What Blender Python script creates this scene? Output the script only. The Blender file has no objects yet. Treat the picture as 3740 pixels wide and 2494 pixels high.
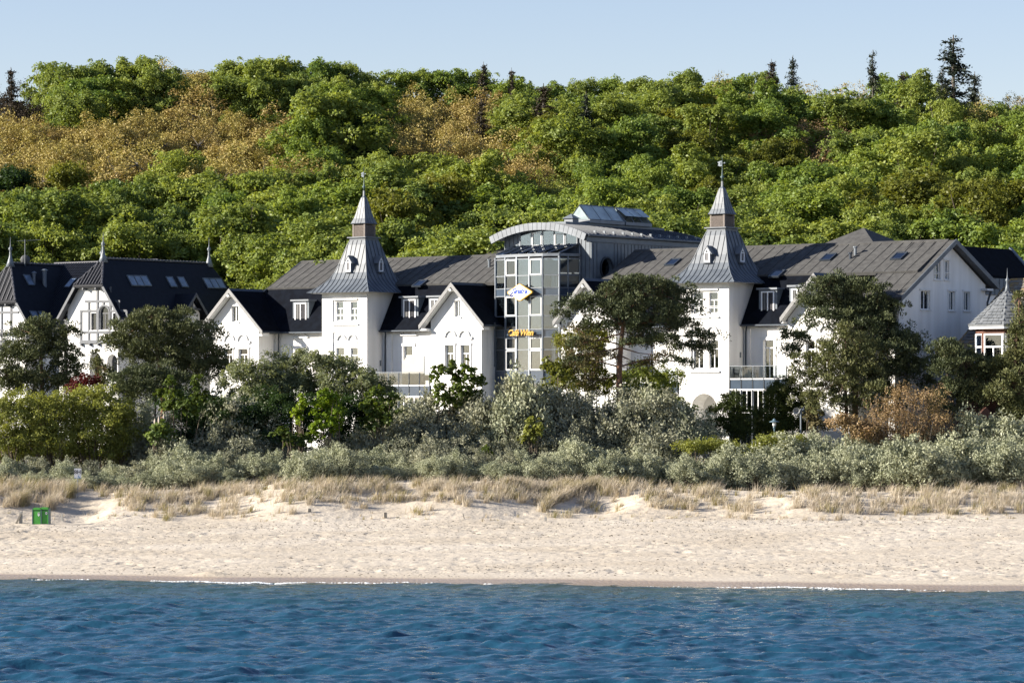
import bpy, bmesh, math, random
import numpy as np
from math import radians, sin, cos, pi, sqrt
from mathutils import Vector, Matrix

scene = bpy.context.scene
C = scene.collection
R = random.Random(7)
rng = np.random.default_rng(11)

# ------------------------------------------------------------ camera
F, H, CX, HY = 12190.0, 9.5, 1870.0, 1450.0      # focal length in photo pixels, camera height, principal column, horizon row
cam_d = bpy.data.cameras.new('camera')
cam = bpy.data.objects.new('camera', cam_d)
C.objects.link(cam)
cam.location = (0, 0, H)
cam.rotation_euler = (pi / 2, 0, 0)
cam_d.sensor_width = 36.0
cam_d.lens = 36.0 * F / 3740.0
cam_d.shift_y = (HY - 1247.0) / 3740.0
cam_d.clip_start = 1.0
cam_d.clip_end = 9000.0
scene.camera = cam

# ------------------------------------------------------------ light
SUN_EL = radians(20)
SX, SY = -0.980, -0.09                                    # horizontal direction towards the sun
sn = sqrt(SX * SX + SY * SY); SX /= sn; SY /= sn
sun_dir = Vector((SX * cos(SUN_EL), SY * cos(SUN_EL), sin(SUN_EL)))
sun_d = bpy.data.lights.new('sun', 'SUN')
sun_d.energy = 5.0
sun_d.angle = radians(0.55)
sun_d.color = (1.0, 0.92, 0.80)
sun = bpy.data.objects.new('sun', sun_d)
C.objects.link(sun)
sun.rotation_euler = sun_dir.to_track_quat('Z', 'Y').to_euler()

world = bpy.data.worlds.new('World')
scene.world = world
world.use_nodes = True
wn = world.node_tree
bg = wn.nodes['Background']
sky = wn.nodes.new('ShaderNodeTexSky')
sky.sky_type = 'NISHITA'
sky.sun_disc = False
sky.sun_elevation = SUN_EL
sky.sun_rotation = math.atan2(SX, SY)
sky.altitude = 0
sky.air_density = 1.0
sky.dust_density = 0.0
sky.ozone_density = 2.0
tint = wn.nodes.new('ShaderNodeMix'); tint.data_type = 'RGBA'; tint.blend_type = 'MULTIPLY'; tint.inputs[0].default_value = 1.0
tint.inputs[7].default_value = (1.05, .92, 1.0, 1)
wn.links.new(sky.outputs[0], tint.inputs[6]); wn.links.new(tint.outputs[2], bg.inputs[0])
bg.inputs[1].default_value = 0.063

vs = scene.view_settings
vs.view_transform = 'Standard'
vs.look = 'None'
vs.gamma = 1.0
vs.use_curve_mapping = False
vs.exposure = 1.42
scene.cycles.max_bounces = 5
scene.cycles.diffuse_bounces = 3
scene.cycles.glossy_bounces = 3
scene.cycles.transmission_bounces = 3
scene.cycles.transparent_max_bounces = 8
scene.cycles.use_denoising = True

# ------------------------------------------------------------ photo column/row and depth -> place
TH = radians(38)
CT, ST = cos(TH), sin(TH)
OX, OY = -4.826, 265.0
ZG = 4.4                                                   # ground level at the buildings

def X(px, Y): return (px - CX) / F * Y
def Zw(py, Y): return H - (py - HY) / F * Y
def U(px, v):
    k = (px - CX) / F
    return (k * (OY + v * CT) - OX - v * ST) / (CT + k * ST)
def YW(u, v): return OY - u * ST + v * CT
def Z(py, u, v): return Zw(py, YW(u, v))
def loc(u, v, z=0.0): return Vector((OX + u * CT + v * ST, OY - u * ST + v * CT, z))
def UZ(px, py, v):
    u = U(px, v); return u, Z(py, u, v)
def Vat(px, u):                                            # depth v of the point with this u that shows at column px
    k = (px - CX) / F
    return (k * (OY - u * ST) - OX - u * CT) / (ST - k * CT)

# ------------------------------------------------------------ materials
MAT = {}
def nodes_of(name):
    m = bpy.data.materials.new(name); m.use_nodes = True
    nt = m.node_tree
    return m, nt, nt.nodes['Principled BSDF']

def mat(name, col, rough=0.7, var=0.12, scale=1.5, col2=None, bump=0.0, bscale=8.0, metal=0.0, spec=0.4, detail=4.0, stretch=(1, 1, 1)):
    m, nt, b = nodes_of(name)
    geo = nt.nodes.new('ShaderNodeNewGeometry')
    mp = nt.nodes.new('ShaderNodeMapping'); mp.inputs['Scale'].default_value = stretch
    nt.links.new(geo.outputs['Position'], mp.inputs['Vector'])
    n = nt.nodes.new('ShaderNodeTexNoise'); n.inputs['Scale'].default_value = scale; n.inputs['Detail'].default_value = detail
    nt.links.new(mp.outputs[0], n.inputs['Vector'])
    r = nt.nodes.new('ShaderNodeValToRGB')
    c1 = col2 if col2 else tuple(c * (1 - var) for c in col)
    c2 = col if col2 else tuple(min(1, c * (1 + var)) for c in col)
    r.color_ramp.elements[0].position = 0.35; r.color_ramp.elements[0].color = (*c1, 1)
    r.color_ramp.elements[1].position = 0.65; r.color_ramp.elements[1].color = (*c2, 1)
    nt.links.new(n.outputs[0], r.inputs[0]); nt.links.new(r.outputs[0], b.inputs['Base Color'])
    b.inputs['Roughness'].default_value = rough
    b.inputs['Metallic'].default_value = metal
    b.inputs['Specular IOR Level'].default_value = spec
    if bump:
        n2 = nt.nodes.new('ShaderNodeTexNoise'); n2.inputs['Scale'].default_value = bscale; n2.inputs['Detail'].default_value = 5
        nt.links.new(mp.outputs[0], n2.inputs['Vector'])
        bp = nt.nodes.new('ShaderNodeBump'); bp.inputs['Strength'].default_value = bump; bp.inputs['Distance'].default_value = 0.05
        nt.links.new(n2.outputs[0], bp.inputs['Height']); nt.links.new(bp.outputs[0], b.inputs['Normal'])
    MAT[name] = m
    return m

mat('white_render', (.80, .79, .77), .85, col2=(.68, .67, .645), scale=1.3, bump=.05, bscale=6, stretch=(1, 1, .12), detail=6)
mat('white_trim', (.66, .66, .65), .6, .04)
mat('white_paint', (.82, .82, .82), .4, .03)
mat('grey_wood', (.085, .092, .105), .6, .15, scale=5)
mat('barge_grey', (.19, .19, .19), .6, .12, scale=4)
mat('zinc', (.112, .128, .148), .5, scale=1.1, col2=(.075, .088, .106), spec=.4)
mat('zinc_seam', (.045, .052, .064), .5, .2)
mat('zinc_light', (.165, .185, .21), .5, scale=1.4, col2=(.12, .135, .155))
mat('cladding', (.115, .14, .165), .5, scale=1.5, col2=(.085, .105, .13))
mat('copper_green', (.10, .15, .145), .6, scale=3, col2=(.07, .10, .105))
mat('louver', (.15, .125, .11), .7, .2, scale=9)
mat('louver_dark', (.05, .045, .04), .8)
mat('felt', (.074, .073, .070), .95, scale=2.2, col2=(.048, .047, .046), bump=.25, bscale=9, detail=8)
mat('felt_shaded', (.005, .007, .012), .95, spec=.08, scale=2, col2=(.003, .004, .007), bump=.15)  # shade of the dark roof slopes painted into a near-black blue
mat('glazed_tile', (.008, .010, .016), .5, scale=3, col2=(.005, .006, .010), spec=.14)
mat('tile_ridge', (.075, .075, .085), .5, .2, scale=5)
mat('slate', (.17, .165, .16), .7, scale=2.2, col2=(.10, .10, .105), detail=6)
mat('dark_metal', (.05, .06, .075), .4, .15, metal=.4)
mat('mullion', (.20, .22, .25), .4, .1, metal=.5)
mat('spandrel', (.055, .075, .105), .12, .1, spec=.8)
mat('brick', (.12, .055, .038), .85, scale=8, col2=(.11, .05, .036), bump=.2)
mat('dish', (.06, .065, .07), .6)
mat('steel', (.15, .17, .19), .45, .1)
mat('horn', (.26, .26, .25), .5)
mat('lamp_metal', (.10, .16, .20), .5)
mat('bin_green', (.045, .24, .035), .45, .12, scale=4)
mat('bin_green_dark', (.02, .10, .03), .5)
mat('bin_frame', (.07, .12, .13), .5, .1)
mat('sticker', (.6, .62, .65), .5)
mat('sign_yellow', (.48, .26, .008), .5)
mat('sign_blue', (.01, .05, .36), .5)
mat('sign_brown', (.45, .25, .18), .5)
mat('sign_black', (.02, .02, .025), .5)
mat('sign_wave', (.16, .28, .45), .5)
mat('cream_panel', (.42, .385, .34), .7, .05)
mat('blind_sky_tint', (.34, .39, .45), .7, .15, scale=.6)  # pale blue carries the sky's reflection in the bay panes
mat('lantern_pane', (.30, .36, .37), .12, .25, scale=.9, spec=.8)
mat('grey_plastic', (.07, .075, .08), .5)
mat('old_wood', (.36, .33, .28), .85, scale=9, col2=(.22, .19, .15))
mat('concrete', (.28, .27, .25), .85, .1)
mat('dark_backing', (.035, .035, .04), .9)  # near-black, the gloom of an unlit interior put into the colour
mat('shutter_grey', (.12, .12, .13), .55, .08)
mat('grey_frame', (.05, .053, .063), .5, .1)

# curtain: light and shade of vertical folds painted as streaks
m, nt, b = nodes_of('curtain'); MAT['curtain'] = m
g = nt.nodes.new('ShaderNodeNewGeometry'); w = nt.nodes.new('ShaderNodeTexNoise'); w.inputs['Scale'].default_value = 9
mp = nt.nodes.new('ShaderNodeMapping'); mp.inputs['Scale'].default_value = (1, 1, .02)
nt.links.new(g.outputs['Position'], mp.inputs[0]); nt.links.new(mp.outputs[0], w.inputs['Vector'])
r = nt.nodes.new('ShaderNodeValToRGB'); r.color_ramp.elements[0].color = (.035, .036, .038, 1); r.color_ramp.elements[1].color = (.17, .17, .165, 1)
r.color_ramp.elements[0].position = .35; r.color_ramp.elements[1].position = .62
nt.links.new(w.outputs[0], r.inputs[0]); nt.links.new(r.outputs[0], b.inputs['Base Color']); b.inputs['Roughness'].default_value = .9

def glass_mat(name, tint, gloss, rough=.03, gcol=(.9, .95, 1)):
    m = bpy.data.materials.new(name); m.use_nodes = True; nt = m.node_tree; nt.nodes.clear()
    o = nt.nodes.new('ShaderNodeOutputMaterial'); t = nt.nodes.new('ShaderNodeBsdfTransparent'); gl = nt.nodes.new('ShaderNodeBsdfGlossy')
    t.inputs[0].default_value = (*tint, 1); gl.inputs['Roughness'].default_value = rough; gl.inputs[0].default_value = (*gcol, 1)
    mx = nt.nodes.new('ShaderNodeMixShader'); fr = nt.nodes.new('ShaderNodeFresnel'); fr.inputs[0].default_value = 1.5
    ma = nt.nodes.new('ShaderNodeMath'); ma.operation = 'ADD'; ma.inputs[1].default_value = gloss; ma.use_clamp = True
    nt.links.new(fr.outputs[0], ma.inputs[0]); nt.links.new(ma.outputs[0], mx.inputs[0])
    nt.links.new(t.outputs[0], mx.inputs[1]); nt.links.new(gl.outputs[0], mx.inputs[2]); nt.links.new(mx.outputs[0], o.inputs[0])
    MAT[name] = m; return m
glass_mat('window_glass', (.80, .83, .85), .07, .02, (.85, .93, 1))
glass_mat('bay_glass', (.74, .80, .84), .06)
glass_mat('bay_glass_frosted', (.70, .78, .84), .10, .05)
glass_mat('rail_glass', (.80, .84, .85), .0, .02)
glass_mat('skylight_glass', (.25, .30, .38), .16, .05)

# ------------------------------------------------------------ object helpers
def tag(o, label=None, cat=None, group=None, kind=None):
    if label: o['label'] = label
    if cat: o['category'] = cat
    if group: o['group'] = group
    if kind: o['kind'] = kind
    return o
def thing(name, label, cat, loc3=(0, 0, 0), rz=0.0, group=None):
    o = bpy.data.objects.new(name, None); C.objects.link(o)
    o.location = loc3; o.rotation_euler = (0, 0, rz)
    o.empty_display_size = .3
    return tag(o, label, cat, group)

class MB:
    """collects shapes for one mesh; T maps local (a,b,c) to the space of the parent"""
    def __init__(s, T=None): s.v = []; s.f = []; s.T = T; s.mi = []; s.cur = 0
    def add(s, vs, fs, T=None):
        T = T or s.T; n = len(s.v)
        for p in vs: s.v.append(tuple(T(*p)) if T else tuple(p))
        for f in fs: s.f.append([i + n for i in f]); s.mi.append(s.cur)
        return s
    def box(s, a0, a1, b0, b1, c0, c1, T=None):
        return s.add([(a0, b0, c0), (a1, b0, c0), (a1, b1, c0), (a0, b1, c0), (a0, b0, c1), (a1, b0, c1), (a1, b1, c1), (a0, b1, c1)],
                     [(0, 3, 2, 1), (4, 5, 6, 7), (0, 1, 5, 4), (1, 2, 6, 5), (2, 3, 7, 6), (3, 0, 4, 7)], T)
    def prism(s, poly, b0, b1, T=None, ax='b'):
        """poly of (a,c) pairs swept along b; ax='c': poly of (a,b) swept along c; ax='a': poly of (b,c) swept along a"""
        n = len(poly)
        def P(p, q): return {'b': (p[0], q, p[1]), 'c': (p[0], p[1], q), 'a': (q, p[0], p[1])}[ax]
        vs_ = [P(p, b0) for p in poly] + [P(p, b1) for p in poly]
        fs = [tuple(range(n))[::-1], tuple(range(n, 2 * n))] + [(i, (i + 1) % n, (i + 1) % n + n, i + n) for i in range(n)]
        return s.add(vs_, fs, T)
    def slab(s, quad, th, T=None):
        """quad of 4 points, thickened by th against its normal"""
        q = [Vector(p) for p in quad]
        nrm = (q[1] - q[0]).cross(q[-1] - q[0]).normalized() * th
        vs_ = [tuple(p) for p in q] + [tuple(p - nrm) for p in q]
        n = len(q)
        return s.add(vs_, [tuple(range(n)), tuple(range(2 * n - 1, n - 1, -1))] + [(i, i + n, (i + 1) % n + n, (i + 1) % n) for i in range(n)], T)
    def tube(s, pts, rad, n=6, T=None, cap=True):
        pts = [Vector(p) for p in pts]
        if not isinstance(rad, (list, tuple)): rad = [rad] * len(pts)
        rings = []
        for i, p in enumerate(pts):
            d = (pts[min(i + 1, len(pts) - 1)] - pts[max(i - 1, 0)])
            d = d.normalized() if d.length > 1e-9 else Vector((0, 0, 1))
            a = Vector((1, 0, 0)) if abs(d.x) < .8 else Vector((0, 1, 0))
            x = d.cross(a).normalized(); y = d.cross(x)
            rings.append([p + (x * cos(2 * pi * k / n) + y * sin(2 * pi * k / n)) * rad[i] for k in range(n)])
        vs_ = [tuple(q) for r_ in rings for q in r_]
        fs = [(i * n + k, i * n + (k + 1) % n, (i + 1) * n + (k + 1) % n, (i + 1) * n + k) for i in range(len(pts) - 1) for k in range(n)]
        if cap: fs += [tuple(range(n))[::-1], tuple(range((len(pts) - 1) * n, len(pts) * n))]
        return s.add(vs_, fs, T)
    def lathe(s, prof, n=12, c=(0, 0, 0), T=None):
        vs_ = [(c[0] + r_ * cos(2 * pi * k / n), c[1] + r_ * sin(2 * pi * k / n), c[2] + z) for r_, z in prof for k in range(n)]
        fs = [(i * n + k, i * n + (k + 1) % n, (i + 1) * n + (k + 1) % n, (i + 1) * n + k) for i in range(len(prof) - 1) for k in range(n)]
        fs += [tuple(range(n))[::-1], tuple(range((len(prof) - 1) * n, len(prof) * n))]
        return s.add(vs_, fs, T)
    def mesh(s, name):
        me = bpy.data.meshes.new(name)
        me.from_pydata(s.v, [], s.f); me.update()
        bm = bmesh.new(); bm.from_mesh(me)
        bmesh.ops.recalc_face_normals(bm, faces=bm.faces[:])
        bm.to_mesh(me); bm.free()
        return me
    def build(s, name, material, parent=None, smooth=False, kind=None, label=None, mats=None):
        me = s.mesh(name)
        for m_ in (mats or [material]): me.materials.append(MAT[m_] if isinstance(m_, str) else m_)
        if mats: me.polygons.foreach_set('material_index', s.mi)
        if smooth: me.polygons.foreach_set('use_smooth', [True] * len(me.polygons))
        o = bpy.data.objects.new(name, me); C.objects.link(o)
        if parent is not None:
            o.parent = parent
            if parent.type == 'EMPTY' and parent.get('_abs'): o.location = (-parent.get('_offu', 0.0), -parent.get('_offv', 0.0), -parent['_abs'])
        if kind: o['kind'] = kind
        if label: o['label'] = label
        return o

def absolute(root, z, u=0.0, v=0.0):
    """children of this thing are authored in the facade frame with absolute heights"""
    root['_abs'] = z; root['_offu'] = u; root['_offv'] = v; return root

def cut(o, cutters):
    """cut openings out of mesh object o"""
    if not cutters: return o
    mb = MB()
    for c in cutters: mb.add(*c)
    me = mb.mesh('cut'); co = bpy.data.objects.new('cut', me); C.objects.link(co)
    md = o.modifiers.new('b', 'BOOLEAN'); md.object = co; md.operation = 'DIFFERENCE'; md.solver = 'EXACT'; md.use_self = True
    saved = o.parent, o.location.copy(); o.parent = None; o.location = (0, 0, 0)
    bpy.context.view_layer.update()
    dg = bpy.context.evaluated_depsgraph_get()
    nm = bpy.data.meshes.new_from_object(o.evaluated_get(dg))
    o.modifiers.clear()
    old = o.data; nm.name = old.name; o.data = nm; bpy.data.meshes.remove(old)
    o.parent = saved[0]; o.location = saved[1]
    bpy.data.objects.remove(co); bpy.data.meshes.remove(me)
    return o

def frontT(v0):
    """frame of a facade facing the sea at depth v0: a along the wall, b outward, c up"""
    return lambda a, b_, c: (a, v0 - b_, c)
def sideT(u0):
    """frame of a wall facing +u: a = depth v, b outward, c up"""
    return lambda a, b_, c: (u0 + b_, a, c)
def facetT(p, q):
    """frame of a vertical wall from p to q (u,v pairs): a from p, b outward (seaward), c up"""
    d = Vector((q[0] - p[0], q[1] - p[1])); L = d.length; d /= L; n = Vector((d.y, -d.x))
    return (lambda a, b_, c: (p[0] + d.x * a + n.x * b_, p[1] + d.y * a + n.y * b_, c)), L

def opening(T, a0, a1, c0, c1, depth, arch=False, n=10):
    """a cutter for cut(): box or round-headed opening"""
    if arch:
        r_ = (a1 - a0) / 2; cx = (a0 + a1) / 2; zc = c1 - r_
        poly = [(a0, c0), (a1, c0)] + [(cx + r_ * cos(pi * i / n), zc + r_ * sin(pi * i / n)) for i in range(n + 1)]
    else: poly = [(a0, c0), (a1, c0), (a1, c1), (a0, c1)]
    m_ = len(poly)
    vs_ = [T(p[0], .3, p[1]) for p in poly] + [T(p[0], -depth, p[1]) for p in poly]
    return vs_, [tuple(range(m_)), tuple(range(2 * m_ - 1, m_ - 1, -1))] + [(i, i + m_, (i + 1) % m_ + m_, (i + 1) % m_) for i in range(m_)]

def window(parent, T, a0, a1, c0, c1, depth=.30, transom=None, mull=1, fw=.07, mat_='white_paint', curtain=True, sill=.06, glass='window_glass', frame_b=.14, arch=False, name='window', rail=False):
    """casement set in an opening: frame > pane(s), curtain, sill, room"""
    fb0, fb1 = -frame_b - .06, -frame_b
    mb = MB(T)
    if arch:
        r_ = (a1 - a0) / 2; cx = (a0 + a1) / 2; zc = c1 - r_
        k = 10
        for i in range(k):
            t0, t1 = pi * i / k, pi * (i + 1) / k
            mb.prism([(cx + r_ * cos(t0), zc + r_ * sin(t0)), (cx + r_ * cos(t1), zc + r_ * sin(t1)), (cx + (r_ - fw) * cos(t1), zc + (r_ - fw) * sin(t1)), (cx + (r_ - fw) * cos(t0), zc + (r_ - fw) * sin(t0))], fb0, fb1)
        ctop = zc
    else:
        mb.box(a0, a1, fb0, fb1, c1 - fw, c1); ctop = c1 - fw
    mb.box(a0, a0 + fw, fb0, fb1, c0 + fw, ctop); mb.box(a1 - fw, a1, fb0, fb1, c0 + fw, ctop)
    mb.box(a0, a1, fb0, fb1, c0, c0 + fw)
    tz = c0 + (c1 - c0) * transom if transom else (zc if arch else None)
    if tz: mb.box(a0 + fw, a1 - fw, fb0, fb1 + .01, tz - fw * .6, tz + fw * .6)
    top_m = tz - fw * .6 if tz else ctop
    for i in range(mull):
        x = a0 + (a1 - a0) * (i + 1) / (mull + 1)
        mb.box(x - fw * .5, x + fw * .5, fb0, fb1 + .012, c0 + fw, top_m)
    w_ = mb.build(name, mat_, parent)
    # panes
    xs = [a0 + fw] + [a0 + (a1 - a0) * (i + 1) / (mull + 1) for i in range(mull)] + [a1 - fw]
    mid = (fb0 + fb1) / 2
    for i in range(len(xs) - 1):
        p = MB(T); p.box(xs[i] + fw * .3, xs[i + 1] - fw * .3, mid - .006, mid + .006, c0 + fw * .8, (tz or (c1 - fw * .2)) - .01); p.build('pane', glass, w_)
    if tz:
        p = MB(T)
        if arch: p.prism([(cx + (r_ - fw * .6) * cos(pi * i / 8), zc + .01 + (r_ - fw * .6) * sin(pi * i / 8)) for i in range(9)], mid - .006, mid + .006)
        else: p.box(a0 + fw * .8, a1 - fw * .8, mid - .006, mid + .006, tz + .01, c1 - fw * .8)
        p.build('pane', glass, w_)
    if curtain:
        cw = (a1 - a0)
        p = MB(T); cb = -depth + .05
        if curtain == 'full': spans = [(a0 + .02, a1 - .02)]
        else: spans = [(a0 + .02, a0 + cw * .30), (a1 - cw * .30, a1 - .02)]
        for s0, s1 in spans:
            k = max(3, int((s1 - s0) / .09))
            for i in range(k):
                x0 = s0 + (s1 - s0) * i / k; x1 = s0 + (s1 - s0) * (i + 1) / k
                bb = cb + (.012 if i % 2 else 0)
                p.box(x0, x1 - .004, bb, bb + .008, c0 + .05, (c1 if not arch else zc) - .05)
        p.build('curtain', 'curtain', w_)
    p = MB(T); p.box(a0 + .004, a1 - .004, -depth + .004, -depth + .014, c0 + .004, (c1 if not arch else zc) - .004); p.build('dark_backing', 'dark_backing', w_)  # dark sheet standing in for the shade indoors
    if sill:
        p = MB(T); p.box(a0 - .12, a1 + .12, -frame_b, sill + .04, c0 - .09, c0 - .004); p.build('sill', 'white_trim', w_)
    if rail:
        p = MB(T)
        for z_ in (.38, .5): p.box(a0 + .02, a1 - .02, -.05, -.02, c0 + z_, c0 + z_ + .035)
        p.build('rail', 'white_paint', w_)
    return w_

def surround(parent, T, a0, a1, c0, c1, w=.16, d=.05, name='surround', m_='white_trim'):
    mb = MB(T)
    mb.box(a0 - w, a0 - .003, .003, d, c0, c1); mb.box(a1 + .003, a1 + w, .003, d, c0, c1); mb.box(a0 - w - .05, a1 + w + .05, .003, d + .04, c1 + .003, c1 + w)
    return mb.build(name, m_, parent)

def seams(parent, pts0, pts1, n, name='seam', m_='zinc_seam', w=.03, h=.05, stuff=False):
    """raised straight seams between two edges (each a pair of points) of a roof or wall face"""
    p0, p1 = [Vector(p) for p in pts0]; q0, q1 = [Vector(p) for p in pts1]
    nrm = (p1 - p0).cross(q0 - p0).normalized()
    if nrm.z < 0: nrm = -nrm
    al = MB()
    for i in range(n + 1):
        t = i / n
        a, b_ = p0.lerp(p1, t), q0.lerp(q1, t)
        d = (p1 - p0).normalized() * w
        mb = al if stuff else MB()
        mb.add([tuple(x) for x in (a - d / 2 + nrm * .002, a + d / 2 + nrm * .002, b_ + d / 2 + nrm * .002, b_ - d / 2 + nrm * .002, a - d / 2 + nrm * h, a + d / 2 + nrm * h, b_ + d / 2 + nrm * h, b_ - d / 2 + nrm * h)],
               [(0, 3, 2, 1), (4, 5, 6, 7), (0, 1, 5, 4), (1, 2, 6, 5), (2, 3, 7, 6), (3, 0, 4, 7)])
        if not stuff: mb.build(name, m_, parent)
    if stuff: al.build(name, m_, parent, kind='stuff')

def text_mesh(s, size, extrude=.02, shear=0.0, offset=0.0, spacing=1.0):
    cu = bpy.data.curves.new('lettering', 'FONT'); cu.body = s; cu.size = size; cu.extrude = extrude; cu.shear = shear; cu.offset = offset
    cu.align_x = 'CENTER'; cu.align_y = 'CENTER'; cu.space_character = spacing
    to = bpy.data.objects.new('lettering', cu); C.objects.link(to)
    bpy.context.view_layer.update()
    me = bpy.data.meshes.new_from_object(to.evaluated_get(bpy.context.evaluated_depsgraph_get()))
    bpy.data.objects.remove(to); bpy.data.curves.remove(cu)
    return me
def lettering(name, s, size, material, parent, xyz, **k):
    """flat letters standing upright in the parent's xz plane, facing -y"""
    me = text_mesh(s, size, **k)
    me.transform(Matrix.Translation(xyz) @ Matrix.Rotation(pi / 2, 4, 'X'))
    me.name = name
    me.materials.clear(); me.materials.append(MAT[material])
    o = bpy.data.objects.new(name, me); C.objects.link(o); o.parent = parent
    return o
# ============================================================ ground, beach, water, sky
from mathutils import noise as mn
def fbm(x, y, s, o=3, seed=0.0):
    """cheap value noise on arrays"""
    out = np.zeros_like(x); amp = 1.0; tot = 0
    for k in range(o):
        xx = x * s * 2 ** k + seed * 17.3 + k * 31.7; yy = y * s * 2 ** k + seed * 9.1 + k * 11.3
        xi = np.floor(xx); yi = np.floor(yy); xf = xx - xi; yf = yy - yi
        xf = xf * xf * (3 - 2 * xf); yf = yf * yf * (3 - 2 * yf)
        def h(a, b_):
            n = np.sin(a * 127.1 + b_ * 311.7 + seed) * 43758.5453
            return n - np.floor(n)
        v = (h(xi, yi) * (1 - xf) + h(xi + 1, yi) * xf) * (1 - yf) + (h(xi, yi + 1) * (1 - xf) + h(xi + 1, yi + 1) * xf) * yf
        out += (v * 2 - 1) * amp; tot += amp; amp *= .5
    return out / tot

def shore(x): return 170.6 - .2 * np.clip(x, -60, 60) + .5 * np.sin(x * .16 + 1.0) + .25 * np.sin(x * .53)
def sstep(a, b_, x):
    t = np.clip((x - a) / (b_ - a), 0, 1); return t * t * (3 - 2 * t)
def beach_z(x, y):
    x = np.asarray(x, float); y = np.asarray(y, float)
    ys = shore(x)
    z = (y - ys) * .040
    z = np.where(y < ys, (y - ys) * .06, z)
    z += .10 * sstep(0, 1.6, y - ys) * np.where(y > ys, 1, 0)               # little berm at the water's edge
    foot = 211.5 + 1.2 * np.sin(x * .21 + .4) + .8 * np.sin(x * .57)
    crest = 3.55 + .35 * np.sin(x * .13 + 2) + .3 * fbm(x, y, .12, 2, 3)
    d = sstep(foot - 1.0, foot + 10.0, y)
    base_here = z
    z = base_here * (1 - d) + np.maximum(crest, base_here) * d
    z += d * (1 - sstep(223, 228, y)) * (.13 * fbm(x, y, .33, 3, 5) + .12 * fbm(x, y, 1.1, 2, 8))
    # blown-out hollow below the grass crest and the gap beside the bins
    z -= .8 * np.exp(-((x - 5.9) / 1.8) ** 2 - ((y - 216.8) / 2.0) ** 2)
    z -= .45 * np.exp(-((x + 27.6) / 1.5) ** 2 - ((y - 215.5) / 3.2) ** 2)
    return z
def ground_z(x, y):
    x = np.asarray(x, float); y = np.asarray(y, float)
    z = beach_z(x, np.minimum(y, 226))
    flat = 4.2 + .2 * fbm(x, y, .08, 2, 2)
    t = sstep(226, 236, y); z = z * (1 - t) + flat * t
    # wooded hillside behind the hotel
    crest = 36.5 - 4.0 * sstep(10, 60, x) - 1.5 * np.exp(-((x - 2) / 20) ** 2) - 3.0 * sstep(-50, -75, x)
    hill = np.clip((y - 287) / (430 - 287), 0, 1)
    z = z + hill * (crest - 4.2) + np.where(y > 430, np.minimum((y - 430) * .04, 4), 0)
    z += np.where(y > 287, 1.0 * fbm(x, y, .03, 2, 6), 0) * np.clip(hill * 4, 0, 1)
    return z

def grid_mesh(name, xs, ys, zf, material, smooth=True):
    Xg, Yg = np.meshgrid(xs, ys)
    Zg = zf(Xg, Yg)
    n, m_ = len(ys), len(xs)
    co = np.stack([Xg, Yg, Zg], -1).reshape(-1, 3).astype(np.float32)
    idx = np.arange(n * m_).reshape(n, m_)
    q = np.stack([idx[:-1, :-1], idx[:-1, 1:], idx[1:, 1:], idx[1:, :-1]], -1).reshape(-1, 4)
    me = bpy.data.meshes.new(name)
    me.vertices.add(len(co)); me.vertices.foreach_set('co', co.ravel())
    me.loops.add(q.size); me.loops.foreach_set('vertex_index', q.ravel().astype(np.int32))
    me.polygons.add(len(q)); me.polygons.foreach_set('loop_start', np.arange(0, q.size, 4, dtype=np.int32)); me.polygons.foreach_set('loop_total', np.full(len(q), 4, dtype=np.int32))
    if smooth: me.polygons.foreach_set('use_smooth', np.ones(len(q), bool))
    me.update(calc_edges=True)
    me.materials.append(material)
    o = bpy.data.objects.new(name, me); C.objects.link(o); o['kind'] = 'structure'
    return o
def spread_axis(a, b_, step, far_a, far_b, grow=1.35):
    c = list(np.arange(a, b_ + step * .5, step)); d = step
    while c[-1] < far_b: d *= grow; c.append(c[-1] + d)
    d = step
    while c[0] > far_a: d *= grow; c.insert(0, c[0] - d)
    return np.array(c)

# --- sand material
m, nt, b = nodes_of('sand'); MAT['sand'] = m
g = nt.nodes.new('ShaderNodeNewGeometry')
n1 = nt.nodes.new('ShaderNodeTexNoise'); n1.inputs['Scale'].default_value = .22; n1.inputs['Detail'].default_value = 5
n2 = nt.nodes.new('ShaderNodeTexNoise'); n2.inputs['Scale'].default_value = 3.2; n2.inputs['Detail'].default_value = 6
mp = nt.nodes.new('ShaderNodeMapping'); mp.inputs['Scale'].default_value = (.5, 1, 1)
nt.links.new(g.outputs['Position'], mp.inputs[0]); nt.links.new(mp.outputs[0], n1.inputs['Vector']); nt.links.new(g.outputs['Position'], n2.inputs['Vector'])
r1 = nt.nodes.new('ShaderNodeValToRGB'); r1.color_ramp.elements[0].color = (.47, .402, .312, 1); r1.color_ramp.elements[1].color = (.56, .495, .405, 1)
r1.color_ramp.elements[0].position = .35; r1.color_ramp.elements[1].position = .65
nt.links.new(n1.outputs[0], r1.inputs[0])
r2 = nt.nodes.new('ShaderNodeValToRGB'); r2.color_ramp.elements[0].color = (.55, .52, .48, 1); r2.color_ramp.elements[1].color = (1, 1, 1, 1)  # dark specks painted in as the shade of footprint dents
r2.color_ramp.elements[0].position = .30; r2.color_ramp.elements[1].position = .42
nt.links.new(n2.outputs[0], r2.inputs[0])
mxn = nt.nodes.new('ShaderNodeMix'); mxn.data_type = 'RGBA'; mxn.blend_type = 'MULTIPLY'; mxn.inputs[0].default_value = .7
nt.links.new(r1.outputs[0], mxn.inputs[6]); nt.links.new(r2.outputs[0], mxn.inputs[7])
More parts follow.
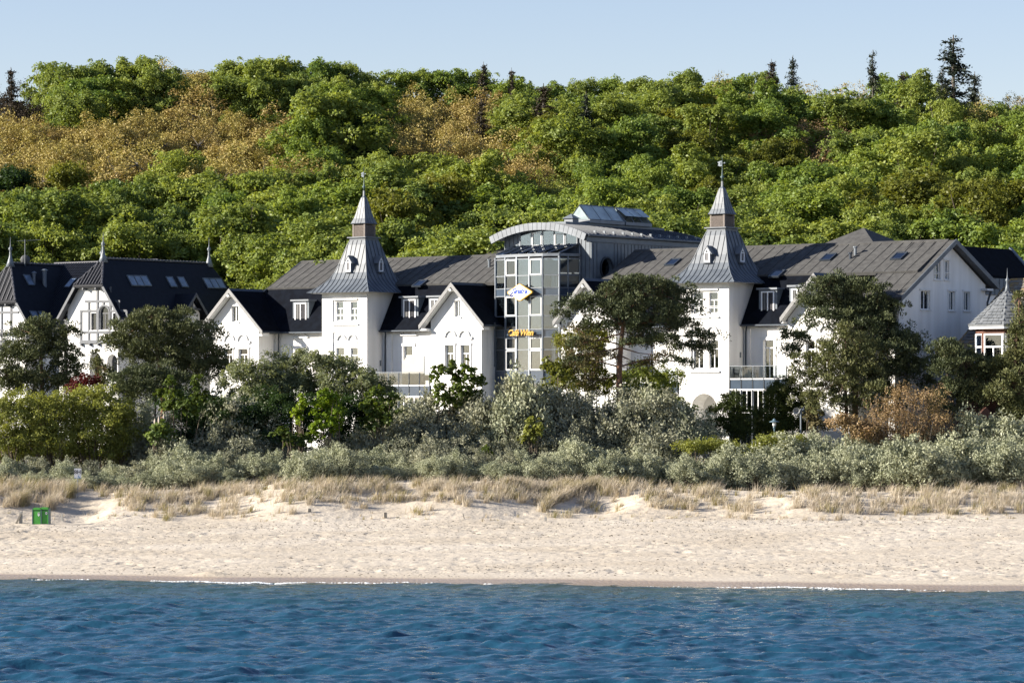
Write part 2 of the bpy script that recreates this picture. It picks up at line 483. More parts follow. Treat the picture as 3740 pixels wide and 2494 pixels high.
# wet sand close to the water: height above the sea
sep = nt.nodes.new('ShaderNodeSeparateXYZ'); nt.links.new(g.outputs['Position'], sep.inputs[0])
mr = nt.nodes.new('ShaderNodeMapRange'); mr.inputs[1].default_value = .10; mr.inputs[2].default_value = .17; nt.links.new(sep.outputs[2], mr.inputs[0])
wet = nt.nodes.new('ShaderNodeMix'); wet.data_type = 'RGBA'; wet.inputs[6].default_value = (.34, .265, .195, 1)
nt.links.new(mr.outputs[0], wet.inputs[0]); nt.links.new(mxn.outputs[2], wet.inputs[7]); nt.links.new(wet.outputs[2], b.inputs['Base Color'])
mr2 = nt.nodes.new('ShaderNodeMapRange'); mr2.inputs[1].default_value = .10; mr2.inputs[2].default_value = .18; mr2.inputs[3].default_value = .22; mr2.inputs[4].default_value = .95
nt.links.new(sep.outputs[2], mr2.inputs[0]); nt.links.new(mr2.outputs[0], b.inputs['Roughness'])
b.inputs['Specular IOR Level'].default_value = .3
bp = nt.nodes.new('ShaderNodeBump'); bp.inputs['Strength'].default_value = .7; bp.inputs['Distance'].default_value = .06
n3 = nt.nodes.new('ShaderNodeTexNoise'); n3.inputs['Scale'].default_value = 5; n3.inputs['Detail'].default_value = 4
nt.links.new(g.outputs['Position'], n3.inputs['Vector']); nt.links.new(n3.outputs[0], bp.inputs['Height'])
nt.links.new(bp.outputs[0], b.inputs['Normal'])

m_ground = mat('soil', (.075, .065, .04), .95, scale=.5, col2=(.035, .04, .02), bump=.3)

def beach_surface(x, y):
    z = beach_z(x, y)
    # footprints and trodden sand: many small dents, fewer right at the water's edge
    dry = sstep(2.2, 5.0, y - shore(x))
    foot = fbm(x * .75, y * .9, 1.9, 2, 21)
    dents = -np.clip(foot - .10, 0, 1) * .18
    patch = .55 + .45 * fbm(x, y, .12, 2, 4)
    band = 1 + .8 * np.exp(-((y - shore(x) - 5.5) / 2.5) ** 2)
    z = z + dry * dents * np.clip(patch, .15, 1.2) * band
    z += dry * .02 * fbm(x, y, 3.0, 1, 9)
    # heap of dug sand at the edge, tyre ruts
    z += .22 * np.exp(-((x + 15.8) / .9) ** 2 - ((y - 174.8) / .35) ** 2)
    for s in (0, 1.7):
        rut = np.abs(y - (204.5 + s * 1.4 + (x + 31) * (.95 + .15 * s) - .02 * (x + 31) ** 2))
        z -= .06 * np.exp(-(rut / .22) ** 2) * sstep(-22.5, -25.5, x)
    return z
bx = spread_axis(-34, 31, .13, -3500, 3500, 1.6)
by = np.concatenate([np.arange(160, 166, 1.0), np.arange(166, 213, .17), np.arange(213, 226, .14)])
grid_mesh('sand_beach', bx, by, beach_surface, MAT['sand'])
gx = spread_axis(-75, 75, 1.5, -3500, 3500, 1.5)
gy = np.concatenate([np.arange(-3500, 120, 400.), np.arange(140, 222, 4.), np.arange(222, 300, 1.), np.arange(301, 450, 3.), [470, 520, 600, 750, 1000, 1500, 2500, 3500]])
def gz(x, y): return ground_z(x, np.maximum(y, 150)) - np.where(y < 226.0, .6, .0) - np.where(y < 150, 2., 0) + 0*x
grid_mesh('ground', gx, gy, gz, MAT['soil'])

# --- sea
m, nt, b = nodes_of('sea_water'); MAT['sea_water'] = m
g = nt.nodes.new('ShaderNodeNewGeometry'); sep = nt.nodes.new('ShaderNodeSeparateXYZ'); nt.links.new(g.outputs['Position'], sep.inputs[0])
# depth of water below, from the line of the shore: y + 0.2 x
ma = nt.nodes.new('ShaderNodeMath'); ma.operation = 'MULTIPLY_ADD'; ma.inputs[1].default_value = .2
nt.links.new(sep.outputs[0], ma.inputs[0]); nt.links.new(sep.outputs[1], ma.inputs[2])
nz = nt.nodes.new('ShaderNodeTexNoise'); nz.inputs['Scale'].default_value = .12; nt.links.new(g.outputs['Position'], nz.inputs['Vector'])
ma2 = nt.nodes.new('ShaderNodeMath'); ma2.operation = 'MULTIPLY_ADD'; ma2.inputs[1].default_value = 9; nt.links.new(nz.outputs[0], ma2.inputs[0]); nt.links.new(ma.outputs[0], ma2.inputs[2])
r = nt.nodes.new('ShaderNodeValToRGB'); mr = nt.nodes.new('ShaderNodeMapRange'); mr.inputs[1].default_value = 138; mr.inputs[2].default_value = 176
nt.links.new(ma2.outputs[0], mr.inputs[0]); nt.links.new(mr.outputs[0], r.inputs[0])
cr = r.color_ramp
cr.elements[0].color = (.014, .062, .110, 1); cr.elements[0].position = 0
cr.elements[1].color = (.055, .060, .035, 1); cr.elements[1].position = 1
e = cr.elements.new(.55); e.color = (.018, .068, .105, 1)
e = cr.elements.new(.85); e.color = (.045, .078, .070, 1)
nt.links.new(r.outputs[0], b.inputs['Base Color'])
b.inputs['Roughness'].default_value = .11; b.inputs['IOR'].default_value = 1.33
bp = nt.nodes.new('ShaderNodeBump'); bp.inputs['Strength'].default_value = .8; bp.inputs['Distance'].default_value = .04
n1 = nt.nodes.new('ShaderNodeTexNoise'); n1.inputs['Scale'].default_value = 5.0; n1.inputs['Detail'].default_value = 3
mp = nt.nodes.new('ShaderNodeMapping'); mp.inputs['Scale'].default_value = (.7, 1, 1); nt.links.new(g.outputs['Position'], mp.inputs[0]); nt.links.new(mp.outputs[0], n1.inputs['Vector'])
nt.links.new(n1.outputs[0], bp.inputs['Height']); nt.links.new(bp.outputs[0], b.inputs['Normal'])

wr = np.random.default_rng(5)
WAVES = []
for i in range(50):
    L = 0.42 * (1.049 ** i)                                # 0.42 .. 4.4 m
    a = -pi / 2 + wr.normal(0, .55) + (.18)
    WAVES.append((2 * pi / L * cos(a), 2 * pi / L * sin(a), wr.uniform(0, 2 * pi), .0118 * L ** .80))
def sea_z(x, y):
    z = np.zeros_like(x)
    near = sstep(3200, 60, np.hypot(x, y - 140)) * 0 + (np.hypot(x, y - 140) < 400)
    wx = x + .6 * fbm(x, y, .15, 2, 31); wy = y + .6 * fbm(x, y, .17, 2, 32)
    for kx, ky, ph, am in WAVES:
        c = .5 + .5 * np.sin(kx * wx + ky * wy + ph)
        z += am * (c ** 2.2 * 2 - 1)
    gust = .75 + .35 * fbm(x, y, .07, 2, 33)
    shallow = .35 + .65 * sstep(0, 18, shore(x) - y)
    z = z * gust * shallow
    # swell breaking on the sand
    d = shore(x) - y
    z += .17 * np.exp(-((d - 2.6 - .5 * np.sin(x * .35)) / .7) ** 2) * (.55 + .45 * np.sin(x * .22 + 1.3)) + .10 * np.exp(-((d - 6.5 - .8 * np.sin(x * .2)) / .9) ** 2) * (.5 + .5 * np.sin(x * .31))
    z -= np.clip(-d, 0, 3) * .15
    return z * near
sx = spread_axis(-34, 34, .12, -3500, 3500, 1.5)
sy = spread_axis(108, 179, .12, -3500, 179.1, 1.5)
grid_mesh('sea', sx, sy, sea_z, MAT['sea_water'])

# foam on the breaking ripple: many small flecks, one mass
mat('foam_white', (.80, .82, .82), .6, .05)
def foam():
    vs_, fs = [], []
    def fleck(x, y, z, s):
        n = len(vs_); k = 5
        pts = [(x + s * (1 + .5 * R.random()) * cos(2 * pi * i / k + .3), y + s * .5 * (1 + .5 * R.random()) * sin(2 * pi * i / k + .3), z) for i in range(k)]
        vs_.extend(pts); vs_.append((x, y, z + s * .5)); fs.extend([(n + i, n + (i + 1) % k, n + k) for i in range(k)])
    for px0, px1, n, dy, dens in ((540, 1120, 520, .55, 1), (1150, 1500, 60, .3, 1), (2700, 3250, 260, .5, 1), (2300, 3740, 90, .3, 1), (60, 300, 40, .25, 1), (1500, 1800, 40, .4, 1)):
        for i in range(n):
            px = R.uniform(px0, px1); x = X(px, 171)
            t = (px - px0) / (px1 - px0)
            w_ = dy * (.25 + 1.2 * sin(pi * t) * abs(sin(px * .013)))
            d = 1.15 + .35 * sin(x * .9) + abs(R.gauss(0, w_ * .6))
            y = float(shore(np.float64(x))) - d
            z = float(sea_z(np.array([x]), np.array([y]))[0])
            fleck(x, y, z + .03, R.uniform(.03, .09))
    me = bpy.data.meshes.new('foam'); me.from_pydata(vs_, [], fs); me.materials.append(MAT['foam_white'])
    o = bpy.data.objects.new('sea_foam', me); C.objects.link(o)
    tag(o, 'white foam of small ripples breaking along the waterline', 'foam', kind='stuff')
foam()
# ============================================================ the hotel
hotel = absolute(thing('hotel', 'long white hotel with two pointed zinc tower roofs and a glass bay in the middle', 'hotel', tuple(loc(0, 0, ZG)), -TH), ZG)
FT = frontT
ZB = ZG - .6
RZ = 21.05; RV = 8.0                                         # ridge height and depth of the long roof
SLOPE = math.tan(radians(28))
VB, ZBK = 3.55, RZ - (8.0 - 3.55) * SLOPE                     # break between shallow and steep roof
EV, EZ = 1.55, 14.95                                         # eave

def main_block(u0, u1, tower_u, label=None):
    mb = MB()
    mb.prism([(2.0, ZB), (14.0, ZB), (14.0, EZ), (2.0, EZ)], u0 + .25, u1 - .25, ax='a')
    w_ = mb.build('wall', 'white_render', hotel)
    return w_
left_u0, left_u1 = -22.9, 3.4
right_u0, right_u1 = 12.2, 40.8
cutL, cutR = [], []
winspec = []
def reg(lst, px0, px1, py0, py1, v, **k):
    """window given by its photo extent on a sea-facing wall at depth v"""
    a0, a1 = U(px0, v), U(px1, v); um = (a0 + a1) / 2
    c1, c0 = Z(py0, um, v), Z(py1, um, v)
    d = k.pop('depth', .30)
    lst.append(opening(FT(v), a0, a1, c0, c1, d, k.get('arch', False)))
    winspec.append((FT(v), a0, a1, c0, c1, d, k)); return a0, a1, c0, c1

# recessed wall windows (depth v=2)
r1 = reg(cutL, 1080, 1112, 1272, 1420, 2.0, transom=.72)
r2 = reg(cutL, 1474, 1508, 1264, 1400, 2.0, transom=.74)
r3 = reg(cutR, 2789, 2826, 1242, 1384, 2.0, transom=.80)
wl = main_block(left_u0, left_u1, -11.2); wr_ = main_block(right_u0, 40.8 - .35, 24.35)
cut(wl, cutL); cut(wr_, cutR)
for r_ in (r1, r2, r3):
    a0, a1, c0, c1 = r_
    surround(hotel, FT(2.0), a0, a1, c0, c1, w=.22, d=.05)
    # little pediment above
    mb = MB(FT(2.0)); am = (a0 + a1) / 2; w_ = (a1 - a0) / 2 + .45; zt = c1 + .85
    mb.box(am - w_, am + w_, .003, .16, zt, zt + .10)
    mb.prism([(am - w_ * .75, zt + .11), (am, zt + .62), (am, zt + .75), (am - w_ * .95, zt + .11)], .003, .13)
    mb.prism([(am + w_ * .75, zt + .11), (am + w_ * .95, zt + .11), (am, zt + .75), (am, zt + .62)], .003, .13)
    mb.build('hood_mould', 'white_trim', hotel)

# ---- long roof with steep lower part
def roofz(v):
    return RZ - (RV - v) * SLOPE if v <= RV else RZ - (v - RV) * SLOPE
def long_roof(u0, u1, lower):
    mb = MB()
    mb.prism([(VB, ZBK), (RV, RZ), (14.4, roofz(14.4)), (14.4, roofz(14.4) - .22), (RV, RZ - .24), (VB + .1, ZBK - .24)], u0, u1, ax='a')
    o = mb.build('roof', 'felt', hotel)
    n = int(round((u1 - u0) / .95))
    for i in range(n + 1):                                    # laps of the felt sheets
        u = u0 + (u1 - u0) * i / n
        s = MB(); s.prism([(VB + .02, ZBK + .012), (RV, RZ + .012), (RV, RZ + .04), (VB + .02, ZBK + .04)], u - .02, u + .02, ax='a')
        s.build('batten', 'felt', o)
    s = MB(); s.prism([(RV - .18, RZ - .02), (RV, RZ + .10), (RV + .18, RZ - .02), (RV + .18, RZ - .12), (RV, RZ - .01), (RV - .18, RZ - .12)], u0 - .02, u1 + .02, ax='a'); s.build('ridge_cap', 'felt', o)
    for a, b_ in lower:
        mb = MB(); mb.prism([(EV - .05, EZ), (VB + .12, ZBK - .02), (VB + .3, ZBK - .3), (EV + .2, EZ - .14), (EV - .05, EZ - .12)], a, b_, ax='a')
        mb.build('roof_skirt', 'felt_shaded', hotel)
        g_ = MB(); g_.tube([(a, EV - .14, EZ - .1), (b_, EV - .14, EZ - .1)], .08, 6); g_.build('gutter', 'dark_metal', hotel)
    return o
long_roof(left_u0, left_u1, [(-22.85, -13.7), (-8.7, -2.1)])
long_roof(right_u0, 40.75, [(16.3, 22.0), (26.7, 31.9), (37.2, 40.6)])
s = MB(); s.prism([(VB - .35, ZBK - .25), (RV, RZ + .06), (RV, RZ - .28), (VB - .1, ZBK - .5)], left_u0 - .14, left_u0 - .03, ax='a'); s.build('verge_board', 'dark_metal', hotel)
# end walls under the verge
s = MB(); s.prism([(2.1, ZB), (14.0, ZB), (14.0, roofz(14) - .3), (RV, RZ - .3), (VB, ZBK - .3), (2.1, EZ - .2)], left_u0 + .03, left_u0 + .24, ax='a'); s.build('wall', 'white_render', hotel)

# ---- big end gable facing away from the sun (plane u = UE)
UE = 40.8
ST_ = sideT(UE)
def zs(py, v): return Z(py, UE, v)
vfront, vback = .35, 13.9
prof = [(.9, ZB), (13.3, ZB), (13.3, 17.9), (RV, RZ - .35), (.9, RZ - .35 - (RV - .9) * .555)]
mb = MB(); mb.prism(prof, UE - .33, UE, ax='a'); endwall = mb.build('wall', 'white_render', hotel)
ec = []; es = []
for px0, px1, py0, py1, k in ((3412, 3434, 950, 1021, dict(rail=True)), (3449, 3466, 951, 1022, dict(rail=True)), (3363, 3396, 1061, 1130, {}), (3465, 3487, 1064, 1134, {}), (3520, 3542, 1066, 1135, {})):
    v0, v1 = Vat(px0, UE), Vat(px1, UE); vm = (v0 + v1) / 2
    c1, c0 = zs(py0, vm), zs(py1, vm)
    ec.append(opening(ST_, v0, v1, c0, c1, .26)); es.append((v0, v1, c0, c1, k))
cut(endwall, ec)
for v0, v1, c0, c1, k in es:
    window(hotel, ST_, v0, v1, c0, c1, depth=.24, transom=None, mull=1, fw=.06, curtain=False, frame_b=.13, **k)
    surround(hotel, ST_, v0, v1, c0, c1, w=.14, d=.02)
# catslide of the front slope towards the end, roof overhang and boards
mb = MB(); zf = zs(1086, vfront)
sl = (RZ + .02 - zf) / (RV - vfront)
mb.prism([(vfront, zf), (RV, RZ + .02), (RV, RZ - .2), (vfront + .05, zf - .2)], UE - 3.4, UE + .55, ax='a')
mb.build('roof', 'felt', hotel)
for i in range(4):
    s = MB(); u = UE - 3.1 + i * 1.0; s.prism([(vfront + .02, zf + .012), (RV, RZ + .03), (RV, RZ + .06), (vfront + .02, zf + .04)], u - .02, u + .02, ax='a'); s.build('batten', 'felt', hotel)
mb = MB(); zb = zs(1043, vback) ; mb.prism([(RV, RZ + .02), (vback + .35, zb), (vback + .35, zb - .2), (RV, RZ - .2)], UE - 3.4, UE + .55, ax='a'); mb.build('roof', 'felt', hotel)
for (va, za, vb_, zb_) in ((vfront - .03, zf, RV, RZ), (RV, RZ, vback + .38, zb)):
    s = MB(); s.prism([(va, za + .08), (vb_, zb_ + .08), (vb_, zb_ - .30), (va, za - .28)], UE + .56, UE + .64, ax='a'); s.build('barge_board', 'zinc', hotel)
    s = MB(); s.prism([(va + .1, za - .23), (vb_, zb_ - .22), (vb_, zb_ - .27), (va + .1, za - .28)], UE + .01, UE + .55, ax='a'); s.build('soffit', 'grey_wood', hotel)
s = MB(); s.box(UE + .02, UE + .5, 12.7, 13.6, zb - .42, zb - .26); s.build('corbel', 'white_trim', hotel)
s = MB(); s.tube([(UE + .3, 13.7, zb - .3), (UE + .16, 13.55, zb - .9), (UE + .12, 13.4, zb - 1.3), (UE + .12, 13.4, zb - 5)], .08, 6); s.build('downpipe', 'dark_metal', hotel)

# ---- gable fronts
def gable(uc, hw, apex_px, apex_py, tip_px, tip_py, depth, attic, lower, slates='felt_shaded', wall_hw=None, pairs=True, deep_v=8.2):
    v0 = 0.0; ov = .6
    za = Z(apex_py, uc, -ov)
    ut = U(tip_px, -ov); zt = Z(tip_py, ut, -ov)
    hwt = ut - uc
    pitch = (za - zt) / hwt
    whw = wall_hw or hw
    ze = za - .32 - pitch * whw
    mb = MB(); mb.prism([(uc - whw, ZB), (uc + whw, ZB), (uc + whw, ze), (uc, za - .32), (uc - whw, ze)], 0, 1.99, T=None)
    w_ = mb.build('wall', 'white_render', hotel)
    cs = []
    ws = []
    def one(px0, px1, py0, py1, **k):
        a0, a1 = U(px0, 0), U(px1, 0); um = (a0 + a1) / 2; c1, c0 = Z(py0, um, 0), Z(py1, um, 0)
        cs.append(opening(FT(0), a0, a1, c0, c1, .3)); ws.append((a0, a1, c0, c1, k)); return a0, a1, c0, c1
    if attic: A = one(*attic, mull=1, fw=.07, curtain='full', mat_='white_paint')
    Ls = [one(*l, mull=1, transom=.70, fw=.065) for l in lower]
    cut(w_, cs)
    for a0, a1, c0, c1, k in ws: window(hotel, FT(0), a0, a1, c0, c1, **k)
    if attic: surround(hotel, FT(0), *A, w=.12, d=.03)
    for L in Ls: surround(hotel, FT(0), *L, w=.15, d=.06)
    if len(Ls) == 2: double_hood(FT(0), Ls[0][0] - .3, Ls[1][1] + .3, Ls[0][3] + .55)
    # gable roof: two slabs, ridge running back
    for sgn in (-1, 1):
        s = MB(); e = hwt
        q = [(uc, za), (uc + sgn * e, za - pitch * e), (uc + sgn * e, za - pitch * e - .16), (uc, za - .2)]
        s.prism(q, -ov, deep_v); s.build('gable_roof', slates, hotel)
        b_ = MB(); b_.prism([(uc, za + .07), (uc + sgn * (e + .06), za - pitch * e + .0), (uc + sgn * (e + .02), za - pitch * e - .34), (uc, za - .30)], -ov - .08, -ov - .01); b_.build('barge_board', 'barge_grey', hotel)
        b_ = MB(); b_.prism([(uc, za - .21), (uc + sgn * (e - .02), za - pitch * e - .19), (uc + sgn * (e - .02), za - pitch * e - .24), (uc, za - .26)], -ov, -.01); b_.build('soffit', 'white_trim', hotel)
        c_ = MB(); x0 = uc + sgn * (whw + .02); x1 = uc + sgn * (hwt - .02); c_.box(min(x0, x1) if sgn > 0 else x1, max(x0, x1) if sgn > 0 else x0, -ov + .02, .2, za - pitch * hwt - .42, za - pitch * hwt - .27); c_.build('corbel', 'white_trim', hotel)
    c_ = MB(); c_.tube([(uc, -ov - .2, za - .55), (uc, .0, za - .55)], .11, 8); c_.build('purlin_end', 'white_trim', hotel)
    s = MB(); s.prism([(uc - .15, za - .12), (uc, za + .09), (uc + .15, za - .12)], -ov, deep_v); s.build('ridge_cap', 'dark_metal', hotel)
    g_ = MB(); g_.tube([(uc + hwt + .05, -ov, za - pitch * hwt - .1), (uc + hwt + .05, 2.2, za - pitch * hwt - .1)], .07, 6); g_.build('gutter', 'dark_metal', hotel)
    return za, pitch

def double_hood(T, a0, a1, c0):
    """cornice with two round hoods above a pair of windows"""
    mb = MB(T); mb.box(a0, a1, .003, .14, c0 - .09, c0)
    mb.box(a0 + .1, a1 - .1, .003, .08, c0 - .2, c0 - .093)
    mb.build('cornice', 'white_trim', hotel)
    w_ = (a1 - a0); 
    for cxx in (a0 + w_ * .27, a0 + w_ * .73):
        mb = MB(T); r_ = w_ * .155; k = 10
        for i in range(k):
            t0, t1 = pi * i / k, pi * (i + 1) / k
            mb.prism([(cxx + r_ * cos(t), c0 + .002 + r_ * 1.15 * sin(t)) for t in (t0, t1)] + [(cxx + (r_ + .12) * cos(t), c0 + .002 + (r_ + .12) * 1.15 * sin(t)) for t in (t1, t0)], .003, .13)
        mb.build('hood_mould', 'white_trim', hotel)
    mb = MB(T)
    for x0, x1 in ((a0, a0 + w_ * .27 - w_ * .155 - .125), (a0 + w_ * .27 + w_ * .155 + .125, a0 + w_ * .73 - w_ * .155 - .125), (a0 + w_ * .73 + w_ * .155 + .125, a1)):
        mb.box(x0, x1, .003, .12, c0 + .003, c0 + .10)
    mb.build('cornice', 'white_trim', hotel)

gable(-23.4, 2.75, 838, 1057, 958, 1208, 2, (846, 872, 1118, 1176), [(819, 849, 1274, 1345), (872, 906, 1274, 1345)])
gable(.49, 2.58, 1648, 1034, 1766, 1184, 2, (1660, 1682, 1098, 1158), [(1626, 1658, 1260, 1362), (1683, 1716, 1260, 1362)], deep_v=6.6)
gable(13.58, 2.6, 2133, 1020, 2244, 1170, 2, (2144, 2170, 1086, 1140), [(2116, 2146, 1262, 1362), (2172, 2204, 1262, 1362)], deep_v=6.8)
gable(34.5, 2.65, 2972, 1000, 3094, 1156, 2, (2984, 3008, 1064, 1124), [(2944, 2976, 1244, 1350), (3000, 3034, 1244, 1350)], deep_v=7.0)

# white sill board / string course on the gables is left to the surrounds; downpipes on the recessed walls
for px, py0, py1, v in ((1016, 1213, 1420, 1.99), (1406, 1208, 1400, 1.99), (2723, 1184, 1345, 1.99), (1806, 1180, 1340, .9)):
    u = U(px, v - .15)
    s = MB(); s.tube([(u + .25, v - .45, Z(py0, u, v)), (u + .2, v - .3, Z(py0 + 12, u, v)), (u, v - .13, Z(py0 + 26, u, v)), (u, v - .13, Z(py1, u, v))], .06, 6); s.build('downpipe', 'dark_metal', hotel)
# pilasters beside the towers
for px in (1421, 2728):
    u = U(px, 1.9); s = MB(FT(2.0)); s.box(u - .28, u + .28, .003, .1, ZB, EZ - .3); s.build('pilaster', 'white_render', hotel)

# ---- towers
def tower(uc, hw, pl, pr, eave_py, windows_up, windows_lo, arch_px, band, lname):
    z_e = Z(eave_py, uc, -.9)
    vc = 2.45
    # body
    mb = MB(); mb.box(uc - hw, uc + hw, 0, 2 * vc, ZB, z_e - .02)
    w_ = mb.build('wall', 'white_render', hotel)
    cs, ws = [], []
    # shallow recessed field around the windows
    for px0, px1, py0, py1 in band:
        a0, a1 = U(px0, 0), U(px1, 0); um = (a0 + a1) / 2
        cs.append(opening(FT(0), a0, a1, Z(py1, um, 0), Z(py0, um, 0), .10))
    for px0, px1, py0, py1 in windows_up + windows_lo:
        a0, a1 = U(px0, .1), U(px1, .1); um = (a0 + a1) / 2; c1, c0 = Z(py0, um, .1), Z(py1, um, .1)
        cs.append(opening(FT(0), a0, a1, c0, c1, .42)); ws.append((a0, a1, c0, c1))
    if arch_px:
        px0, px1, py0 = arch_px; a0, a1 = U(px0, .1), U(px1, .1); um = (a0 + a1) / 2
        cs.append(opening(FT(0), a0, a1, ZB + .3, Z(py0, um, .1), 1.6, arch=True, n=16))
    cut(w_, cs)
    nu = len(windows_up)
    for i, (a0, a1, c0, c1) in enumerate(ws):
        window(hotel, FT(.10), a0, a1, c0, c1, depth=.32, transom=.64 if i < nu else .70, mull=1, fw=.06, sill=.05, frame_b=.12, rail=i < nu, curtain=True)
    a0, a1 = ws[0][0], ws[nu - 1][1]
    s = MB(FT(0)); s.box(a0 - .3, a1 + .1, .003, .10, ws[0][3] + .12, ws[0][3] + .24); s.build('cornice', 'white_trim', hotel)
    s = MB(FT(0)); s.box(a0 - .3, a1 + .2, .003, .13, ws[0][2] - .38, ws[0][2] - .27); s.build('sill_band', 'white_trim', hotel)
    a0, a1 = ws[nu][0], ws[-1][1]
    double_hood(FT(.10), a0 - .1, a1 + .1, ws[nu][3] + .55)
    s = MB(FT(0)); s.box(a0 - .3, a1 + .2, .003, .13, ws[nu][2] - .30, ws[nu][2] - .17); s.build('sill_band', 'white_trim', hotel)
    # soffit
    s = MB(); s.box(uc - 3.1, uc + 3.1, vc - 3.1, vc + 3.1, z_e - .03, z_e + .0); s.build('soffit', 'white_trim', hotel)
    # bell-cast roof: half width against height
    k = (z_e - 9.5) / 382 * 1.0
    dz = lambda py: (eave_py - py) * YW(uc, vc) / F
    e0 = eave_py
    prof = [(3.32, 0), (2.95, dz(e0 - 12)), (2.45, dz(e0 - 29)), (2.02, dz(e0 - 50)), (1.72, dz(e0 - 74)), (1.46, dz(e0 - 105)), (1.17, dz(e0 - 147)), (.97, dz(e0 - 176)), (.82, dz(e0 - 193))]
    faces = []
    rf = MB()
    for i in range(len(prof) - 1):
        h0, z0 = prof[i]; h1, z1 = prof[i + 1]
        for sx_, sy_ in ((0, -1), (1, 0), (0, 1), (-1, 0)):
            def pt(h, t, z):
                return (uc + sx_ * h + (-sy_) * h * t, vc + sy_ * h + sx_ * h * t, z_e + z)
            rf.add([pt(h0, -1, z0), pt(h0, 1, z0), pt(h1, 1, z1), pt(h1, -1, z1)], [(0, 1, 2, 3)])
    rf.add([(uc - 3.32, vc - 3.32, z_e), (uc + 3.32, vc - 3.32, z_e), (uc + 3.32, vc + 3.32, z_e), (uc - 3.32, vc + 3.32, z_e)], [(0, 1, 2, 3)])
    roof = rf.build('tower_roof', 'zinc', hotel)
    # standing seams: they stay parallel and run out on the hips
    for sx_, sy_ in ((0, -1), (1, 0)):
        for j in range(-7, 8):
            off = j * .46
            pts = []
            for h, z in prof:
                if abs(off) <= h - .01: pts.append((h, z))
            if len(pts) < 2:
                if not pts: continue
                continue
            # end point on the hip
            last = len(pts) - 1
            if last < len(prof) - 1:
                h0, z0 = prof[last]; h1, z1 = prof[last + 1]; t = (h0 - abs(off)) / (h0 - h1); pts.append((abs(off), z0 + (z1 - z0) * t))
            P3 = [Vector((uc + sx_ * h + (-sy_) * off, vc + sy_ * h + sx_ * off, z_e + z)) for h, z in pts]
            s = MB()
            for a, b_ in zip(P3[:-1], P3[1:]):
                if (b_ - a).length < .02: continue
                side = Vector((-sy_, sx_, 0)) * .011
                nrm = (b_ - a).cross(side).normalized(); 
                if nrm.dot(Vector((sx_, sy_, .2))) < 0: nrm = -nrm
                n_ = nrm * .038; base = nrm * .002
                s.add([tuple(x) for x in (a - side + base, a + side + base, b_ + side + base, b_ - side + base, a - side + n_, a + side + n_, b_ + side + n_, b_ - side + n_)], [(0, 3, 2, 1), (4, 5, 6, 7), (0, 1, 5, 4), (1, 2, 6, 5), (2, 3, 7, 6), (3, 0, 4, 7)])
            s.build('seam', 'zinc_seam', roof)
    hips = MB()
    for sx_, sy_ in ((1, -1), (-1, -1), (1, 1)):
        hips.tube([(uc + sx_ * h, vc + sy_ * h, z_e + z + .01) for h, z in prof], .035, 5)
    hips.build('hip_roll', 'zinc_light', roof)
    # dormer windows on the roof
    for (T, h_at, vpos) in ((lambda a, b_, c: (uc - .12 + a, vc - b_, c), None, 0), (lambda a, b_, c: (uc + b_, vc + a, c), None, 0)):
        zc = dz(e0 - 74) + z_e + .05; zt = dz(e0 - 122) + z_e
        bo = 1.80
        d = MB(T)
        d.prism([(-.33, zc), (.33, zc), (.33, zt - .25), (0, zt + .22), (-.33, zt - .25)], .9, bo)
        dd = d.build('dormer', 'zinc', hotel)
        r_ = MB(T)
        r_.prism([(0, zt + .32), (-.45, zt - .3), (-.42, zt - .36), (0, zt + .24)], .8, bo + .1); r_.prism([(0, zt + .32), (0, zt + .24), (.42, zt - .36), (.45, zt - .3)], .8, bo + .1)
        r_.build('dormer_roof', 'zinc_light', dd)
        f_ = MB(T)
        f_.prism([(-.26, zc + .04), (-.17, zc + .04), (-.17, zt - .2), (0, zt + .02), (.17, zt - .2), (.17, zc + .04), (.26, zc + .04), (.26, zt - .22), (0, zt + .16), (-.26, zt - .22)], bo + .003, bo + .07)
        f_.box(-.168, .168, bo + .003, bo + .07, zc + .04, zc + .13); f_.box(-.168, .168, bo + .003, bo + .065, zt - .26, zt - .2)
        f_.build('frame', 'white_paint', dd)
        p = MB(T); p.box(-.166, .166, bo + .004, bo + .02, zc + .13, zt - .262); p.build('pane', 'shutter_grey', dd)
        p = MB(T); p.box(-.36, .36, bo - .02, bo + .16, zc - .05, zc + .035); p.build('sill', 'zinc_light', dd)
    # ledge, louvre box, spire
    zl = z_e + dz(e0 - 193)
    s = MB(); s.box(uc - .84, uc + .84, vc - .84, vc + .84, zl - .02, zl + .17); s.box(uc - .99, uc + .99, vc - .99, vc + .99, zl + .18, zl + .27); s.build('cornice', 'zinc', hotel)
    zt = z_e + dz(e0 - 251); h = .60
    s = MB()
    for sx_ in (-1, 1):
        for sy_ in (-1, 1):
            s.box(uc + sx_ * h - .07, uc + sx_ * h + .07, vc + sy_ * h - .07, vc + sy_ * h + .07, zl + .275, zt)
    s.box(uc - h - .05, uc + h + .05, vc - h - .05, vc + h + .05, zt + .003, zt + .06)
    s.build('lantern_frame', 'louver', hotel)
    s = MB(); s.box(uc - h + .08, uc + h - .08, vc - h + .08, vc + h - .08, zl + .28, zt - .003); s.build('lantern_core', 'louver_dark', hotel)
    n = 11
    for T in (lambda a, b_, c: (uc + a, vc - h - b_, c), lambda a, b_, c: (uc + h + b_, vc + a, c)):
        for i in range(n):
            c0 = zl + .32 + (zt - zl - .38) * i / n; st = (zt - zl - .38) / n
            s = MB(T); s.prism([(-.02, c0), (.06, c0 - .02), (.065, c0 + .015), (-.015, c0 + st * .75)], -h + .075, h - .075, ax='a', T=lambda a, b_, c, T=T: T(a, b_, c))
            s.build('slat', 'louver', hotel)
    # spire with flared foot
    zs0 = zt + .06
    d2 = lambda py: zs0 + (e0 - 251 - py) * YW(uc, vc) / F
